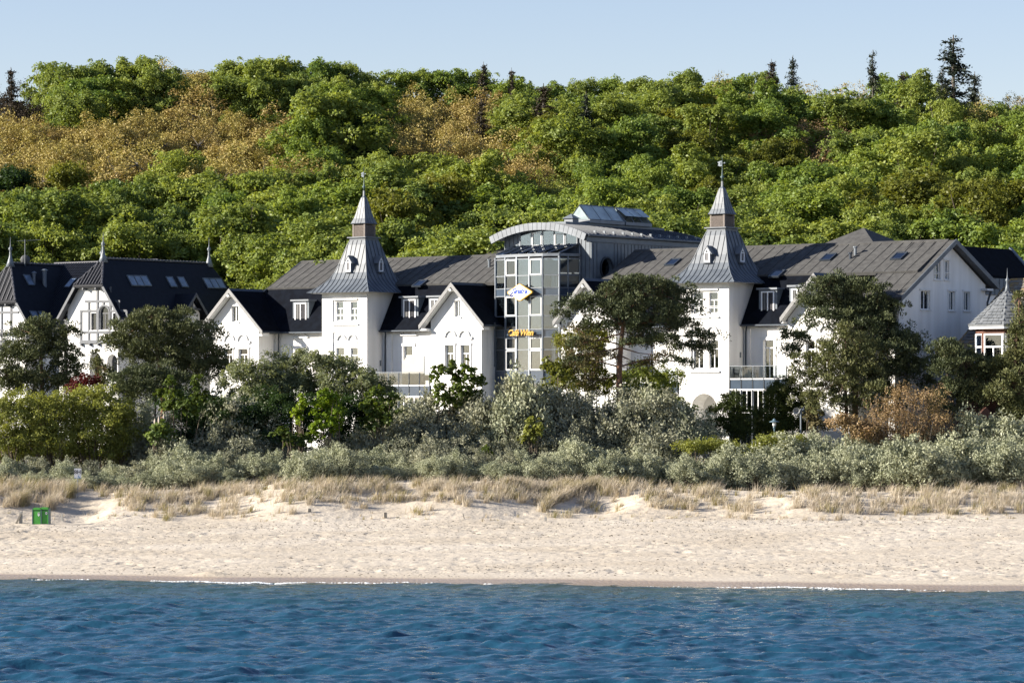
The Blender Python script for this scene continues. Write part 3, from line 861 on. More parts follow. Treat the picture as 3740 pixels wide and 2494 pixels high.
    pr2 = [(.80, zs0 + .0), (.76, zs0 + .05), (.60, d2(e0 - 270)), (.47, d2(e0 - 290)), (.36, d2(e0 - 312)), (.25, d2(e0 - 333)), (.17, d2(e0 - 346)), (.07, d2(e0 - 352)), (.06, d2(e0 - 372))]
    s = MB()
    for i in range(len(pr2) - 1):
        h0, z0 = pr2[i]; h1, z1 = pr2[i + 1]
        s.add([(uc - h0, vc - h0, z0), (uc + h0, vc - h0, z0), (uc + h0, vc + h0, z0), (uc - h0, vc + h0, z0), (uc - h1, vc - h1, z1), (uc + h1, vc - h1, z1), (uc + h1, vc + h1, z1), (uc - h1, vc + h1, z1)],
              [(0, 1, 5, 4), (1, 2, 6, 5), (2, 3, 7, 6), (3, 0, 4, 7)])
    s.add([(uc - .8, vc - .8, zs0), (uc + .8, vc - .8, zs0), (uc + .8, vc + .8, zs0), (uc - .8, vc + .8, zs0)], [(0, 1, 2, 3)])
    sp = s.build('spire', 'zinc', hotel)
    for sx_, sy_ in ((0, -1), (1, 0)):
        for j in (-1, 0, 1):
            off = j * .3; s = MB(); pts = [(h_, z_) for h_, z_ in pr2[:7] if h_ > abs(off) + .01]
            s.tube([(uc + sx_ * h_ - sy_ * off, vc + sy_ * h_ + sx_ * off, z_ + .01) for h_, z_ in pts], .02, 4); s.build('seam', 'zinc_seam', sp)
    s = MB(); zz = d2(e0 - 372)
    s.lathe([(.06, 0), (.05, .22), (.17, .30), (.12, .36), (.055, .45), (.045, .70), (.03, .85), (.018, 1.2), (.012, 1.75), (.012, 1.95)], 8, (uc, vc, zz)); fin = s.build('finial', 'copper_green', hotel, smooth=True)
    # vane: pierced flag and arrow
    zf_ = zz + 1.35
    vd = Vector((-.80, .60)).normalized()
    TV = lambda a, b_, c: (uc + vd.x * a + vd.y * b_, vc + vd.y * a - vd.x * b_, zf_ + c)
    s = MB(TV)
    s.box(.05, .5, -.015, .015, -.20, -.10); s.box(.05, .5, -.015, .015, .12, .2); s.box(.05, .14, -.015, .015, -.1, .12); s.box(.42, .5, -.015, .015, -.1, .12); s.box(.25, .31, -.015, .015, -.1, .12)
    s.prism([(.5, -.2), (1.0, -.10), (.82, .03), (1.1, .16), (.5, .2)], -.015, .015)
    s.tube([(-.5, 0, 0), (.05, 0, 0)], .018, 4); s.prism([(-.5, -.07), (-.72, 0), (-.5, .07)], -.012, .012)
    s.build('vane', 'steel', hotel)
    return z_e

zeL = tower(-11.2, 2.42, 0, 0, 1068, [(1228, 1254, 1102, 1172), (1280, 1306, 1102, 1172)], [(1228, 1257, 1270, 1360), (1280, 1307, 1270, 1360)], None,
            [(1214, 1308, 1096, 1176), (1215, 1308, 1214, 1372)], 'L')
zeR = tower(24.35, 2.28, 0, 0, 1033, [(2533, 2568, 1068, 1144), (2590, 2622, 1068, 1144)], [(2533, 2569, 1243, 1346), (2590, 2624, 1243, 1346)], (2527, 2622, 1437),
            [(2524, 2624, 1062, 1150), (2524, 2624, 1184, 1352)], 'R')
for T, a0, a1, c0, c1, d, k in winspec: window(hotel, T, a0, a1, c0, c1, depth=d, mull=1, **k)
# little slots on the tower sides
for px, py0, py1, uw in ((1389, 1316, 1336, -8.78), (2704, 1286, 1306, 26.63)):
    v = Vat(px, uw); s = MB(sideT(uw)); s.box(v - .09, v + .09, .003, .03, Z(py1, uw, v), Z(py0, uw, v)); s.build('wall_light', 'steel', hotel)

# ---- flat-roofed dormers on the skirt
def dormer(px0, px1, py0, py1, v=2.15, back=4.6):
    a0, a1 = U(px0, v), U(px1, v); um = (a0 + a1) / 2; c1, c0 = Z(py0, um, v), Z(py1, um, v)
    mb = MB(); mb.box(a0, a1, v, back, c0, c1); o = mb.build('dormer', 'cladding', hotel)
    s = MB(); s.box(a0 - .12, a1 + .12, v - .2, back, c1 + .003, c1 + .14); s.build('dormer_roof', 'zinc_light', o)
    w_ = a1 - a0; m_ = w_ * .14; T = FT(v)
    f0, f1, g0, g1 = a0 + m_, a1 - m_, c0 + .12, c1 - .12
    s = MB(T); s.box(f0, f0 + .1, .003, .07, g0, g1); s.box(f1 - .1, f1, .003, .07, g0, g1); s.box(f0 + .1, f1 - .1, .003, .07, g1 - .1, g1); s.box(f0 + .1, f1 - .1, .003, .07, g0, g0 + .1)
    mm = (f0 + f1) / 2; s.box(mm - .045, mm + .045, .003, .075, g0 + .1, g1 - .1); s.build('frame', 'white_paint', o)
    for x0, x1 in ((f0 + .1, mm - .045), (mm + .045, f1 - .1)):
        p = MB(T); p.box(x0, x1, .004, .02, g0 + .1, g1 - .1); p.build('pane', 'dark_backing', o)
    p = MB(T); p.box(f0 + .12, f0 + .1 + (mm - f0) * .45, .021, .03, g0 + .1, g1 - .1); p.build('curtain', 'curtain', o)
dormer(1070, 1128, 1100, 1190); dormer(1466, 1528, 1088, 1178); dormer(2772, 2838, 1058, 1146); dormer(1566, 1612, 1086, 1178); dormer(2884, 2940, 1048, 1140)

# ---- skylights on the long roofs
def on_roof(px, py, top=None):
    top = top or roofz
    lo, hi = VB + .01, RV
    for _ in range(40):
        m_ = (lo + hi) / 2
        if Z(py, U(px, m_), m_) > top(m_): lo = m_
        else: hi = m_
    return U(px, lo), lo
def skylight(px, py, w=.95, h=1.15):
    u, v = on_roof(px, py); n = Vector((0, -sin(radians(28)), cos(radians(28)))); d = Vector((0, cos(radians(28)), sin(radians(28))))
    c = Vector((u, v, roofz(v)))
    def T(a, b_, cc): q = c + Vector((1, 0, 0)) * a + d * cc + n * b_; return tuple(q)
    s = MB(T); s.box(-w / 2, w / 2, .0, .13, -h / 2, -h / 2 + .1); s.box(-w / 2, w / 2, 0, .13, h / 2 - .1, h / 2); s.box(-w / 2, -w / 2 + .09, 0, .13, -h / 2 + .1, h / 2 - .1); s.box(w / 2 - .09, w / 2, 0, .13, -h / 2 + .1, h / 2 - .1)
    o = s.build('skylight', 'dark_metal', hotel)
    s = MB(T); s.box(-w / 2 + .09, w / 2 - .09, .03, .10, -h / 2 + .1, h / 2 - .1); s.build('pane', 'skylight_glass', o)
for px, py in ((1534, 1052), (2458, 960), (3026, 942), (2838, 1022), (3284, 938)): skylight(px, py)
for px, py0, py1 in ((3124, 906, 930), (3106, 928, 944), (1787, 950, 975)):
    u, v = on_roof(px, py1); s = MB(); hh = (py1 - py0) / F * 260 + .1; s.lathe([(.11, -.1), (.11, hh - .12), (.17, hh - .1), (.17, hh)], 8, (u, v, roofz(v))); s.build('vent_pipe', 'steel' if px != 3106 else 'dark_metal', hotel, smooth=False)
# pavilion roofs of the back wings
def pyramid(px, py, v, w, dz_, ridge=0.0):
    u, z = UZ(px, py, v); s = MB()
    s.add([(u - w, v - w, z - dz_), (u + w + ridge, v - w, z - dz_), (u + w + ridge, v + w, z - dz_), (u - w, v + w, z - dz_), (u, v, z), (u + ridge, v, z)], [(0, 1, 5, 4), (1, 2, 5), (2, 3, 4, 5), (3, 0, 4), (0, 3, 2, 1)])
    s.build('roof', 'felt', hotel)
    s = MB(); s.box(u - w + .4, u + w + ridge - .4, v - w + .4, v + w - .4, ZB, z - dz_ - .004); s.build('wall', 'white_render', hotel)
pyramid(3155, 832, 24, 5.2, 2.9); pyramid(1838, 905, 20, 5.0, 2.6)
# rear wing beyond the end gable
v0 = 17.0; ua, za = UZ(3488, 897, v0); vb_ = Vat(3626, ua); ub = U(3577, v0); zb_ = Z(1003, ub, v0)
vb_ = 25.5
s = MB(); s.prism([(ua, za), (ub, zb_), (ub, zb_ - .2), (ua - 3, zb_ - .2), (ua - 3, zb_)], v0, vb_); s.build('roof', 'felt_shaded', hotel)
s = MB(); s.prism([(ua - .1, za + .18), (ub + .25, zb_ - .02), (ub + .1, zb_ - .3), (ua - .1, za - .12)], vb_ + .003, vb_ + .4); s.build('verge_board', 'cladding', hotel)
s = MB(); s.box(ub - .3, ub - .02, v0 + .2, 40, zb_ - 1.5, zb_ - .21); w_ = s.build('wall_panel', 'cladding', hotel)
seams(hotel, ((ub - .019, v0 + .3, zb_ - 1.48), (ub - .019, 34, zb_ - 1.48)), ((ub - .019, v0 + .3, zb_ - .25), (ub - .019, 34, zb_ - .25)), 24, h=.03)
s = MB(); s.box(ub - 3.3, ub - .15, v0 + .1, 40, ZB, zb_ - 1.503); s.build('wall', 'white_render', hotel)
s = MB(); s.box(ub - 3.3, ub + .3, 26.2, 40, zb_ - .18, zb_ + .05); s.build('roof', 'cladding', hotel)

# ---- barrel-roofed block behind the glass bay
BV = 3.5; LV = 19.5
ul, zl = UZ(1788, 872, BV - .8); ur, zr = UZ(2142, 868, BV - .8)
zr = zl = (zl + zr) / 2 + .15
uc = (ul + ur) / 2; zt = Z(816, uc, BV - .8)
hw_ = (ur - ul) / 2; sag = zt - zl; Rr = (hw_ * hw_ + sag * sag) / (2 * sag); zc = zt - Rr
a_max = math.asin(hw_ / Rr)
def arc(t, r_=0.0): a = -a_max + 2 * a_max * t; return (uc + (Rr + r_) * sin(a), zc + (Rr + r_) * cos(a))
NA = 22
s = MB(); s.prism([arc(i / NA) for i in range(NA + 1)] + [arc(1 - i / NA, -.22) for i in range(NA + 1)], BV - .75, LV); br = s.build('barrel_roof', 'zinc_light', hotel)
for i in range(NA):                                          # fascia plates round the arch
    t0, t1 = (i + .04) / NA, (i + .96) / NA
    s = MB(); s.prism([arc(t0, .06), arc(t1, .06), arc(t1, -.52), arc(t0, -.52)], BV - .86, BV - .76); s.build('fascia_panel', 'zinc_light', hotel)
s = MB()
s.prism([arc(i / NA, .02) for i in range(NA + 1)] + [arc(1 - i / NA, -.50) for i in range(NA + 1)], BV - .755, BV - .7); s.build('fascia_backing', 'zinc_seam', hotel)
nn = 34
for j in range(nn):                                          # standing seams over the barrel
    v = BV - .4 + (LV - BV + .2) * j / nn
    s = MB(); s.prism([arc(i / 10, .07) for i in range(11)] + [arc(1 - i / 10, .003) for i in range(11)], v, v + .03); s.build('seam', 'zinc_seam', br)
for j in range(12):                                          # snow guards
    v = BV + .8 + j * 1.25; p = arc(.955); s = MB(); s.box(p[0] - .1, p[0] + .1, v, v + .1, p[1], p[1] + .22); s.build('snow_guard', 'steel', br)
wl_u, wr_u = U(1842, BV), U(2160, BV)
body_top = arc((wr_u - ul) / (ur - ul) * 0 + .86)[1] - .6
def arc_z(u, d=-.23):
    x = (u - uc); r_ = Rr + d; return zc + sqrt(max(r_ * r_ - x * x, 0))
pts = [(wl_u, ZB), (wr_u, ZB)] + [(u, arc_z(u)) for u in np.linspace(wr_u, wl_u, 16)]
s = MB(); s.prism(pts, BV, LV - .4); blk = s.build('wall', 'cladding', hotel)
# porthole
vp = Vat(2214, wr_u); zp = Z(980, wr_u, vp)
k = 20; circ = [(vp + .74 * cos(2 * pi * i / k), zp + .80 * sin(2 * pi * i / k)) for i in range(k)]
cut(blk, [([(wr_u + .3, a, c) for a, c in circ] + [(wr_u - .5, a, c) for a, c in circ], [tuple(range(k)), tuple(range(2 * k - 1, k - 1, -1))] + [(i, i + k, (i + 1) % k + k, (i + 1) % k) for i in range(k)])])
s = MB(); 
for i in range(k):
    t0, t1 = 2 * pi * i / k, 2 * pi * (i + 1) / k
    s.prism([(vp + r_ * .93 * cos(t), zp + r_ * sin(t)) for r_, t in ((.80, t0), (.80, t1), (.92, t1), (.92, t0))], wr_u + .003, wr_u + .12, ax='a')
rd = s.build('round_window', 'dark_metal', hotel)
s = MB(); s.prism(circ, wr_u - .3, wr_u - .29, ax='a'); s.build('pane', 'dark_backing', rd)
s = MB(); s.prism(circ, wr_u - .26, wr_u - .25, ax='a'); s.build('pane', 'window_glass', rd)
v = BV + .25; j = 0
while v < LV - .6:                                           # cladding seams on the long side
    if abs(v - vp) > .95: s = MB(); s.box(wr_u + .003, wr_u + .03, v - .015, v + .015, 15, arc_z(wr_u) - .35); s.build('seam', 'zinc_seam', blk)
    v += .46
for u in np.arange(wl_u + .1, wr_u, .42):
    if U(1930, BV) + .2 > u or u > U(2102, BV):
        s = MB(); s.box(u - .015, u + .015, BV - .03, BV - .003, 12, arc_z(u) - .3); s.build('seam', 'zinc_seam', blk)
g_ = MB(); p = arc(1.0); g_.tube([(p[0] + .08, BV - .7, p[1] - .05), (p[0] + .08, LV, p[1] - .05)], .11, 6); g_.build('gutter', 'dark_metal', hotel)
g_ = MB(); g_.prism([(p[0] - .05, p[1] - .1), (p[0] - .05, p[1] - .5), (wr_u + .04, arc_z(wr_u) - .38), (wr_u + .04, arc_z(wr_u) - .1)], BV - .7, LV); g_.build('eave_board', 'cladding', hotel)
# window band beneath the arch
a0b, a1b = U(1902, BV), U(2110, BV)
zb0 = Z(902, (a0b + a1b) / 2, BV)
n = 5
fr = MB(); 
xs = [a0b + (a1b - a0b) * i / n for i in range(n + 1)]
for x in xs: fr.box(x - .05, x + .05, BV - .12, BV - .004, zb0, arc_z(x) - .33)
fr.box(a0b, a1b, BV - .13, BV - .004, zb0 - .12, zb0 - .003)
bandw = fr.build('arched_window', 'zinc_light', hotel)
for i in range(n):
    s = MB(); s.prism([(xs[i] + .05, zb0), (xs[i + 1] - .05, zb0), (xs[i + 1] - .05, arc_z(xs[i + 1]) - .36), ((xs[i] + xs[i + 1]) / 2, arc_z((xs[i] + xs[i + 1]) / 2) - .34), (xs[i] + .05, arc_z(xs[i]) - .36)], BV - .09, BV - .08); s.build('pane', 'bay_glass_frosted', bandw)
    if i in (1, 3):
        s = MB(); x0, x1 = xs[i] + .09, xs[i + 1] - .09; z1 = min(arc_z(x0), arc_z(x1)) - .42
        s.box(x0, x0 + .07, BV - .15, BV - .10, zb0 + .1, z1); s.box(x1 - .07, x1, BV - .15, BV - .10, zb0 + .1, z1); s.box(x0 + .07, x1 - .07, BV - .15, BV - .10, z1 - .07, z1); s.box(x0 + .07, x1 - .07, BV - .15, BV - .10, zb0 + .1, zb0 + .17); s.build('casement', 'white_trim', bandw)
s = MB(); s.box(a0b, a1b, BV - .05, BV - .006, zb0, zb0 + .9); s.build('dark_backing', 'spandrel', bandw)
# roof-top: curb, vent hood, glazed lantern
um = arc(.5)[0]; ztop = arc(.5)[1]
s = MB(); s.box(um - .9, um + .9, 5.2, LV - .8, ztop - .12, ztop + .22); curb = s.build('roof_curb', 'cladding', hotel)
def lantern(va, vb__, hw=1.05, h=1.45, open_=False):
    z0 = ztop + .24
    s = MB()
    for v in np.linspace(va, vb__, 4):
        s.tube([(um - hw, v, z0 + .25), (um, v, z0 + h), (um + hw, v, z0 + .25)], .05, 4)
    s.tube([(um, va, z0 + h), (um, vb__, z0 + h)], .06, 4)
    s.box(um - hw - .05, um + hw + .05, va - .06, vb__ + .06, z0, z0 + .27)
    o = s.build('glass_lantern', 'zinc_light', hotel)
    vs__ = np.linspace(va, vb__, 4)
    for i in range(3):
        for sg in (-1, 1):
            dz_ = .45 if (open_ and sg > 0) else 0.0
            s = MB(); s.slab([(um + sg * .06, vs__[i] + .05, z0 + h - .04), (um + sg * .06, vs__[i + 1] - .05, z0 + h - .04), (um + sg * (hw - .05), vs__[i + 1] - .05, z0 + .3 + dz_), (um + sg * (hw - .05), vs__[i] + .05, z0 + .3 + dz_)], .02); s.build('pane', 'lantern_pane', o)
    for v in (va, vb__):
        s = MB(); s.prism([(um - hw + .1, z0 + .28), (um + hw - .1, z0 + .28), (um, z0 + h - .08)], v - .012, v + .012); s.build('pane', 'lantern_pane', o)
lv0 = 8.2
lantern(lv0, lv0 + 4.6); lantern(lv0 + 4.9, lv0 + 8.4, open_=True)
s = MB(); s.add([(um - .55, 6.6, ztop + .55), (um + .55, 6.6, ztop + .55), (um + .55, 7.7, ztop + .55), (um - .55, 7.7, ztop + .55), (um, 7.15, ztop + .95)], [(0, 1, 4), (1, 2, 4), (2, 3, 4), (3, 0, 4), (0, 3, 2, 1)]); s.box(um - .42, um + .42, 6.75, 7.55, ztop + .22, ztop + .546); s.build('vent_hood', 'zinc_light', hotel)

# ---- glass bay
bay_px = [1811, 1847, 1888, 1934, 1982, 2042]
bay_v = [1.80, 1.41, 1.16, 1.07, 1.03, 1.49]
BP = [(U(px, v), v) for px, v in zip(bay_px, bay_v)]
p6 = (U(2118, 3.35), 3.35)
BP.append(p6)
def zy(py): return Z(py, BP[3][0], BP[3][1])
ztopbay = zy(937)
levels = [945, 1006, 1052, 1080, 1154, 1203, 1231, 1277, 1353, 1400, 1440, 1500, 1560, 1690]
lz = [zy(p) for p in levels]
kind = ['g', 'g', 's', 'g', 'g', 's', 'g', 'g', 's', 'g', 'g', 'g', 'g']
bay = MB(); bay.prism([(p[0], p[1]) for p in BP] + [(BP[-1][0], 3.45), (BP[0][0], 3.45)], ztopbay, ztopbay + .22, ax='c'); bay.build('bay_cornice', 'zinc_light', hotel)
for fi in range(6):
    T, L = facetT(BP[fi], BP[fi + 1])
    side = fi == 5
    mu = MB(T); mu.box(-.05, .05, -.08, .09, ZB, ztopbay - .003); mu.build('mullion', 'mullion', hotel)
    nsub = 2 if side else 1
    if side:
        mu = MB(T); mu.box(L * .42 - .03, L * .42 + .03, -.05, .06, ZB, ztopbay - .003); mu.build('mullion', 'mullion', hotel)
    for i in range(len(lz) - 1):
        z1, z0 = lz[i], lz[i + 1]
        tr = MB(T); tr.box(.052, L - .052, -.04, .055, z1 - .035, z1 + .035); tr.build('transom', 'zinc_light', hotel)
        spans = [(.055, L - .055)] if not side else [(.055, L * .42 - .032), (L * .42 + .032, L - .055)]
        for a0, a1 in spans:
            p = MB(T); p.box(a0, a1, -.012, .008, z0 + .037, z1 - .037)
            p.build('pane' if kind[i] == 'g' else 'spandrel_panel', 'spandrel' if kind[i] == 's' else ('bay_glass' if (side or fi in (0, 4) and i > 4) else 'bay_glass_frosted'), hotel)
        if fi in (1, 3) and i in (0, 3, 6, 7):               # opening lights with their own frames
            c = MB(T); c.box(.08, .15, .012, .07, z0 + .05, z1 - .05); c.box(L - .15, L - .08, .012, .07, z0 + .05, z1 - .05); c.box(.15, L - .15, .012, .07, z1 - .12, z1 - .05); c.box(.15, L - .15, .012, .07, z0 + .05, z0 + .12); c.build('casement', 'white_trim', hotel)
    # things just behind the glass: blinds tinted with the sky's reflection, and columns
mu = MB(); mu.box(BP[-1][0] - .06, BP[-1][0] + .05, BP[-1][1] - .05, BP[-1][1] + .1, ZB, ztopbay - .003); mu.build('mullion', 'mullion', hotel)
for (fi, i, f0, f1) in ((2, 0, 0, 1), (3, 0, 0, 1), (4, 0, 0, 1), (1, 0, 0, 1), (1, 3, 0, 1), (2, 3, 0, 1), (3, 3, 0, 1), (4, 3, 0, .5), (2, 4, 0, .85), (1, 4, 0, .85), (3, 4, 0, .8), (4, 4, 0, .8), (2, 6, 0, 1), (2, 7, 0, 1), (1, 6, .3, 1), (0, 0, 0, 1), (0, 1, 0, .8), (1, 1, 0, .9), (2, 1, 0, .9), (3, 1, 0, .9)):
    T, L = facetT(BP[fi], BP[fi + 1]); z1, z0 = lz[i], lz[i + 1]
    p = MB(T); p.box(.06, L - .06, -.26, -.24, z0 + .05 + (z1 - z0) * (1 - f1), z1 - .05 - (z1 - z0) * f0); p.build('roller_blind', 'blind_sky_tint', hotel)
for fi in (1, 4):
    T, L = facetT(BP[fi], BP[fi + 1]); p = MB(T); p.tube([(L * .5, -.7, ZB), (L * .5, -.7, ztopbay - .3)], .16, 10); p.build('column', 'white_trim', hotel)
for pz in (zy(1066), zy(1217), zy(1376)):
    p = MB(); p.prism([(q[0], q[1] + .3) for q in BP[:-1]] + [(BP[-1][0] - .3, 3.4), (BP[0][0], 3.4)], pz - .18, pz + .18, ax='c'); p.build('floor_slab', 'concrete', hotel)
p = MB(); p.box(BP[0][0] + .1, BP[-1][0] - .1, 3.42, 3.47, ZB, ztopbay - .1); p.build('dark_backing', 'shutter_grey', hotel)
# sloping glass roof of the bay up to the arched wall
zw = Z(893, U(2000, BV), BV)
n = 7
for i in range(n):
    t0, t1 = i / n, (i + 1) / n
    def along(t):
        tt = t * 5; k_ = min(int(tt), 4); f = tt - k_; return Vector((BP[k_][0] + (BP[k_ + 1][0] - BP[k_][0]) * f, BP[k_][1] + (BP[k_ + 1][1] - BP[k_][1]) * f, ztopbay + .24))
    a, b_ = along(t0), along(t1)
    ua_, ub_ = U(1880, BV) + (U(2116, BV) - U(1880, BV)) * t0, U(1880, BV) + (U(2116, BV) - U(1880, BV)) * t1
    c, d = Vector((ub_, BV - .02, zw)), Vector((ua_, BV - .02, zw))
    s = MB(); s.slab([a.lerp(b_, .04), a.lerp(b_, .96), d.lerp(c, .96), d.lerp(c, .04)], .02); s.build('pane', 'bay_glass', hotel)
    s = MB(); s.tube([a, d], .06, 4); s.build('rafter', 'mullion', hotel)
s = MB(); s.tube([along(1), (U(2116, BV), BV - .02, zw)], .07, 4); s.tube([(BP[-1][0], BP[-1][1], ztopbay + .2), (U(2116, BV), BV - .02, zw)], .05, 4); s.build('rafter', 'mullion', hotel)

# ---- signs on the bay
T, L = facetT(BP[1], BP[4])
d = Vector((BP[4][0] - BP[1][0], BP[4][1] - BP[1][1])).normalized()
def sign_root(name, label, px, py, out=.45):
    v = 1.05; u = U(px, v - out); w_ = loc(u, v - out, Z(py, u, v - out))
    ang = -TH + math.atan2(d.y, d.x)
    return thing(name, label, 'sign', tuple(w_), ang)
sg = sign_root('bar_sign', 'white diamond sign with yellow rim and blue script reading Sinatra on the glass bay', 1900, 1068)
hw, hh = 1.32, .66
s = MB(); s.prism([(-hw, -.06), (-hw * .82, -.17), (-.1, -hh), (.1, -hh), (hw * .82, -.17), (hw, -.06), (hw, .06), (hw * .82, .17), (.1, hh), (-.1, hh), (-hw * .82, .17), (-hw, .06)], -.08, .08); s.build('rim', 'sign_yellow', sg)
q = .885
s = MB(); s.prism([(x * q, z * q) for x, z in [(-hw, -.05), (-.1, -hh), (.1, -hh), (hw, -.05), (hw, .05), (.1, hh), (-.1, hh), (-hw, .05)]], -.10, -.081); s.build('board', 'white_paint', sg)
lettering('script_lettering', 'Sinatra', .64, 'sign_blue', sg, (.0, -.115, .09), shear=.35, offset=.012, extrude=.012, spacing=.92)
s = MB(); s.tube([(-.72, -.12, .02), (-.95, -.12, -.2), (-.86, -.12, -.34), (-.66, -.12, -.2)], .045, 5); s.tube([(.62, -.12, -.02), (.8, -.12, .04), (.95, -.12, -.05)], .03, 5); s.build('flourish', 'sign_blue', sg)
lettering('small_lettering', 'COCKTAIL BAR', .15, 'sign_brown', sg, (.15, -.115, -.22), extrude=.008, spacing=1.1)
s = MB(); s.tube([(-.5, .08, .1), (-.5, .5, .1)], .03, 5); s.tube([(.5, .08, .1), (.5, .5, .1)], .03, 5); s.build('bracket', 'dark_metal', sg)
sc_ = sign_root('cafe_sign', 'raised yellow script lettering reading Café Wien on the dark band of the glass bay', 1903, 1216, .28)
lettering('lettering', 'Café Wien', .68, 'sign_yellow', sc_, (0, -.08, 0), shear=.33, offset=.012, extrude=.04, spacing=.92)
s = MB(); s.box(-1.1, 1.1, .03, .07, -.05, .03); s.tube([(-.6, .05, 0), (-.6, .3, 0)], .03, 5); s.tube([(.6, .05, 0), (.6, .3, 0)], .03, 5); s.build('bracket', 'dark_metal', sc_)

# ---- terraces between towers and gables, glazed storey below
def terrace(pxa, pxb, u0, u1, py_rail, py_floor, py_band, py_glass=None, vv=-.05):
    n = max(3, int(round((u1 - u0) / 1.02)))
    um_ = (u0 + u1) / 2
    zr_, zf_, zb2 = Z(py_rail, um_, vv), Z(py_floor, um_, vv), Z(py_band, um_, vv)
    T = FT(vv)
    s = MB(); s.box(u0, u1, vv + .06, 1.99, zf_ - .25, zf_ - .02); s.build('terrace_floor', 'concrete', hotel)
    for i in range(n):
        a0, a1 = u0 + (u1 - u0) * i / n, u0 + (u1 - u0) * (i + 1) / n
        p = MB(T); p.box(a0 + .05, a1 - .05, 0, .015, zf_ + .06, zr_ - .04); p.build('glass_panel', 'rail_glass', hotel)
        p = MB(T); p.box(a0 + .05, a1 - .05, -.02, .01, zb2, zf_ - .04); p.build('spandrel_panel', 'spandrel', hotel)
        p = MB(T); p.box(a0, a0 + .04, -.04, .05, zb2, zr_ - .03); p.build('rail_post', 'dark_metal', hotel)
        p = MB(T); p.box(a0 + .05, a1 - .05, -.01, .04, zf_ - .035, zf_ + .05); p.build('transom', 'white_paint', hotel)
    p = MB(T); p.box(u1 - .04, u1, -.04, .05, zb2, zr_ - .03); p.build('rail_post', 'dark_metal', hotel)
    p = MB(T); p.box(u0, u1, -.03, .05, zr_ - .025, zr_ + .03); p.build('handrail', 'steel', hotel)
    zt_ = zb2 - .05; zbm = zt_ - 1.75
    p = MB(T); p.box(u0, u1, -.02, .05, zb2 - .06, zb2 - .004); p.build('transom', 'white_paint', hotel)
    for i in range(n):
        a0, a1 = u0 + (u1 - u0) * i / n, u0 + (u1 - u0) * (i + 1) / n
        window(hotel, T, a0 + .03, a1 - .03, zbm, zb2 - .07, depth=.5, mull=1, fw=.06, sill=0, frame_b=.0, curtain=True)
        p = MB(T); p.box(a0 + .03, a1 - .03, -.03, 0, ZB, zbm - .01); p.build('spandrel_panel', 'bay_glass_frosted', hotel)
        p = MB(T); p.box(a0 - .025, a0 + .025, -.05, .06, ZB, zb2 - .07); p.build('mullion', 'dark_metal', hotel)
    p = MB(); p.box(u0, u1, .6, .65, ZB, zbm); p.build('dark_backing', 'dark_backing', hotel)
    return zf_
zfR = terrace(0, 0, 26.75, 31.8, 1336, 1384, 1420)
zfL = terrace(0, 0, -8.65, -2.15, 1360, 1408, 1446)
zfM = terrace(0, 0, 16.3, 22.0, 1348, 1397, 1433)

screen = thing('privacy_screen', 'cream privacy screen with one slanting top corner standing on the terrace', 'screen', tuple(loc(-4.6, .25, zfL)), -TH)
a0, a1 = U(1469, .25), U(1549, .25); c0, c1 = zfL + .02 - zfL, Z(1301, -4, .25) - zfL
s = MB(); s.prism([(a0 + 4.6, 0), (a1 + 4.6, 0), (a1 + 4.6, c1), (a0 + 5.1, c1), (a0 + 4.6, c1 - .55)], -.03, .03); s.build('panel', 'cream_panel', screen)
s = MB(); s.box(a1 + 4.6, a1 + 4.66, -.04, .04, 0, c1 + .02); s.build('post', 'steel', screen)

def make_chair(label, where):
    t = thing('terrace_chair', label, 'chair', where, R.uniform(-.8, .8) + 1.0, 'grey chairs on the terraces')
    s = MB(); s.box(-.24, .24, -.24, .24, .40, .45); s.build('seat', 'grey_plastic', t)
    s = MB(); s.prism([(-.24, .45), (.24, .45), (.27, .78), (.18, .86), (-.18, .86), (-.27, .78)], .2, .25); s.build('backrest', 'grey_plastic', t)
    for sx_ in (-1, 1):
        for sy_ in (-1, 1):
            s = MB(); s.tube([(sx_ * .26, sy_ * .27, 0), (sx_ * .20, sy_ * .2, .40)], .022, 5); s.build('leg', 'grey_plastic', t)
        s = MB(); s.tube([(sx_ * .27, -.2, .42), (sx_ * .28, -.2, .64), (sx_ * .27, .22, .66)], .022, 5); s.build('armrest', 'grey_plastic', t)
    return t
def at(px, v, z): return tuple(loc(U(px, v), v, z))
make_chair('grey chair behind the glass rail between table and terrace door', at(2756, .9, zfR))
make_chair('grey chair beside the tower, half hidden by the terrace table', at(2690, .9, zfR))
make_chair('dark chair behind the terrace rail beside the cream screen, next to the downpipe', at(1436, .8, zfL))
make_chair('dark chair behind the terrace rail between the cream screen and the white gable', at(1560, .5, zfL))
tb = thing('terrace_table', 'small grey terrace table with thin legs behind the glass rail', 'table', at(2722, .8, zfR), -TH)
s = MB(); s.box(-.45, .45, -.35, .35, .71, .74); s.build('tabletop', 'grey_plastic', tb)
for sx_ in (-1, 1):
    for sy_ in (-1, 1):
        s = MB(); s.tube([(sx_ * .38, sy_ * .3, 0), (sx_ * .25, sy_ * .2, .71)], .018, 5); s.build('leg', 'steel', tb)
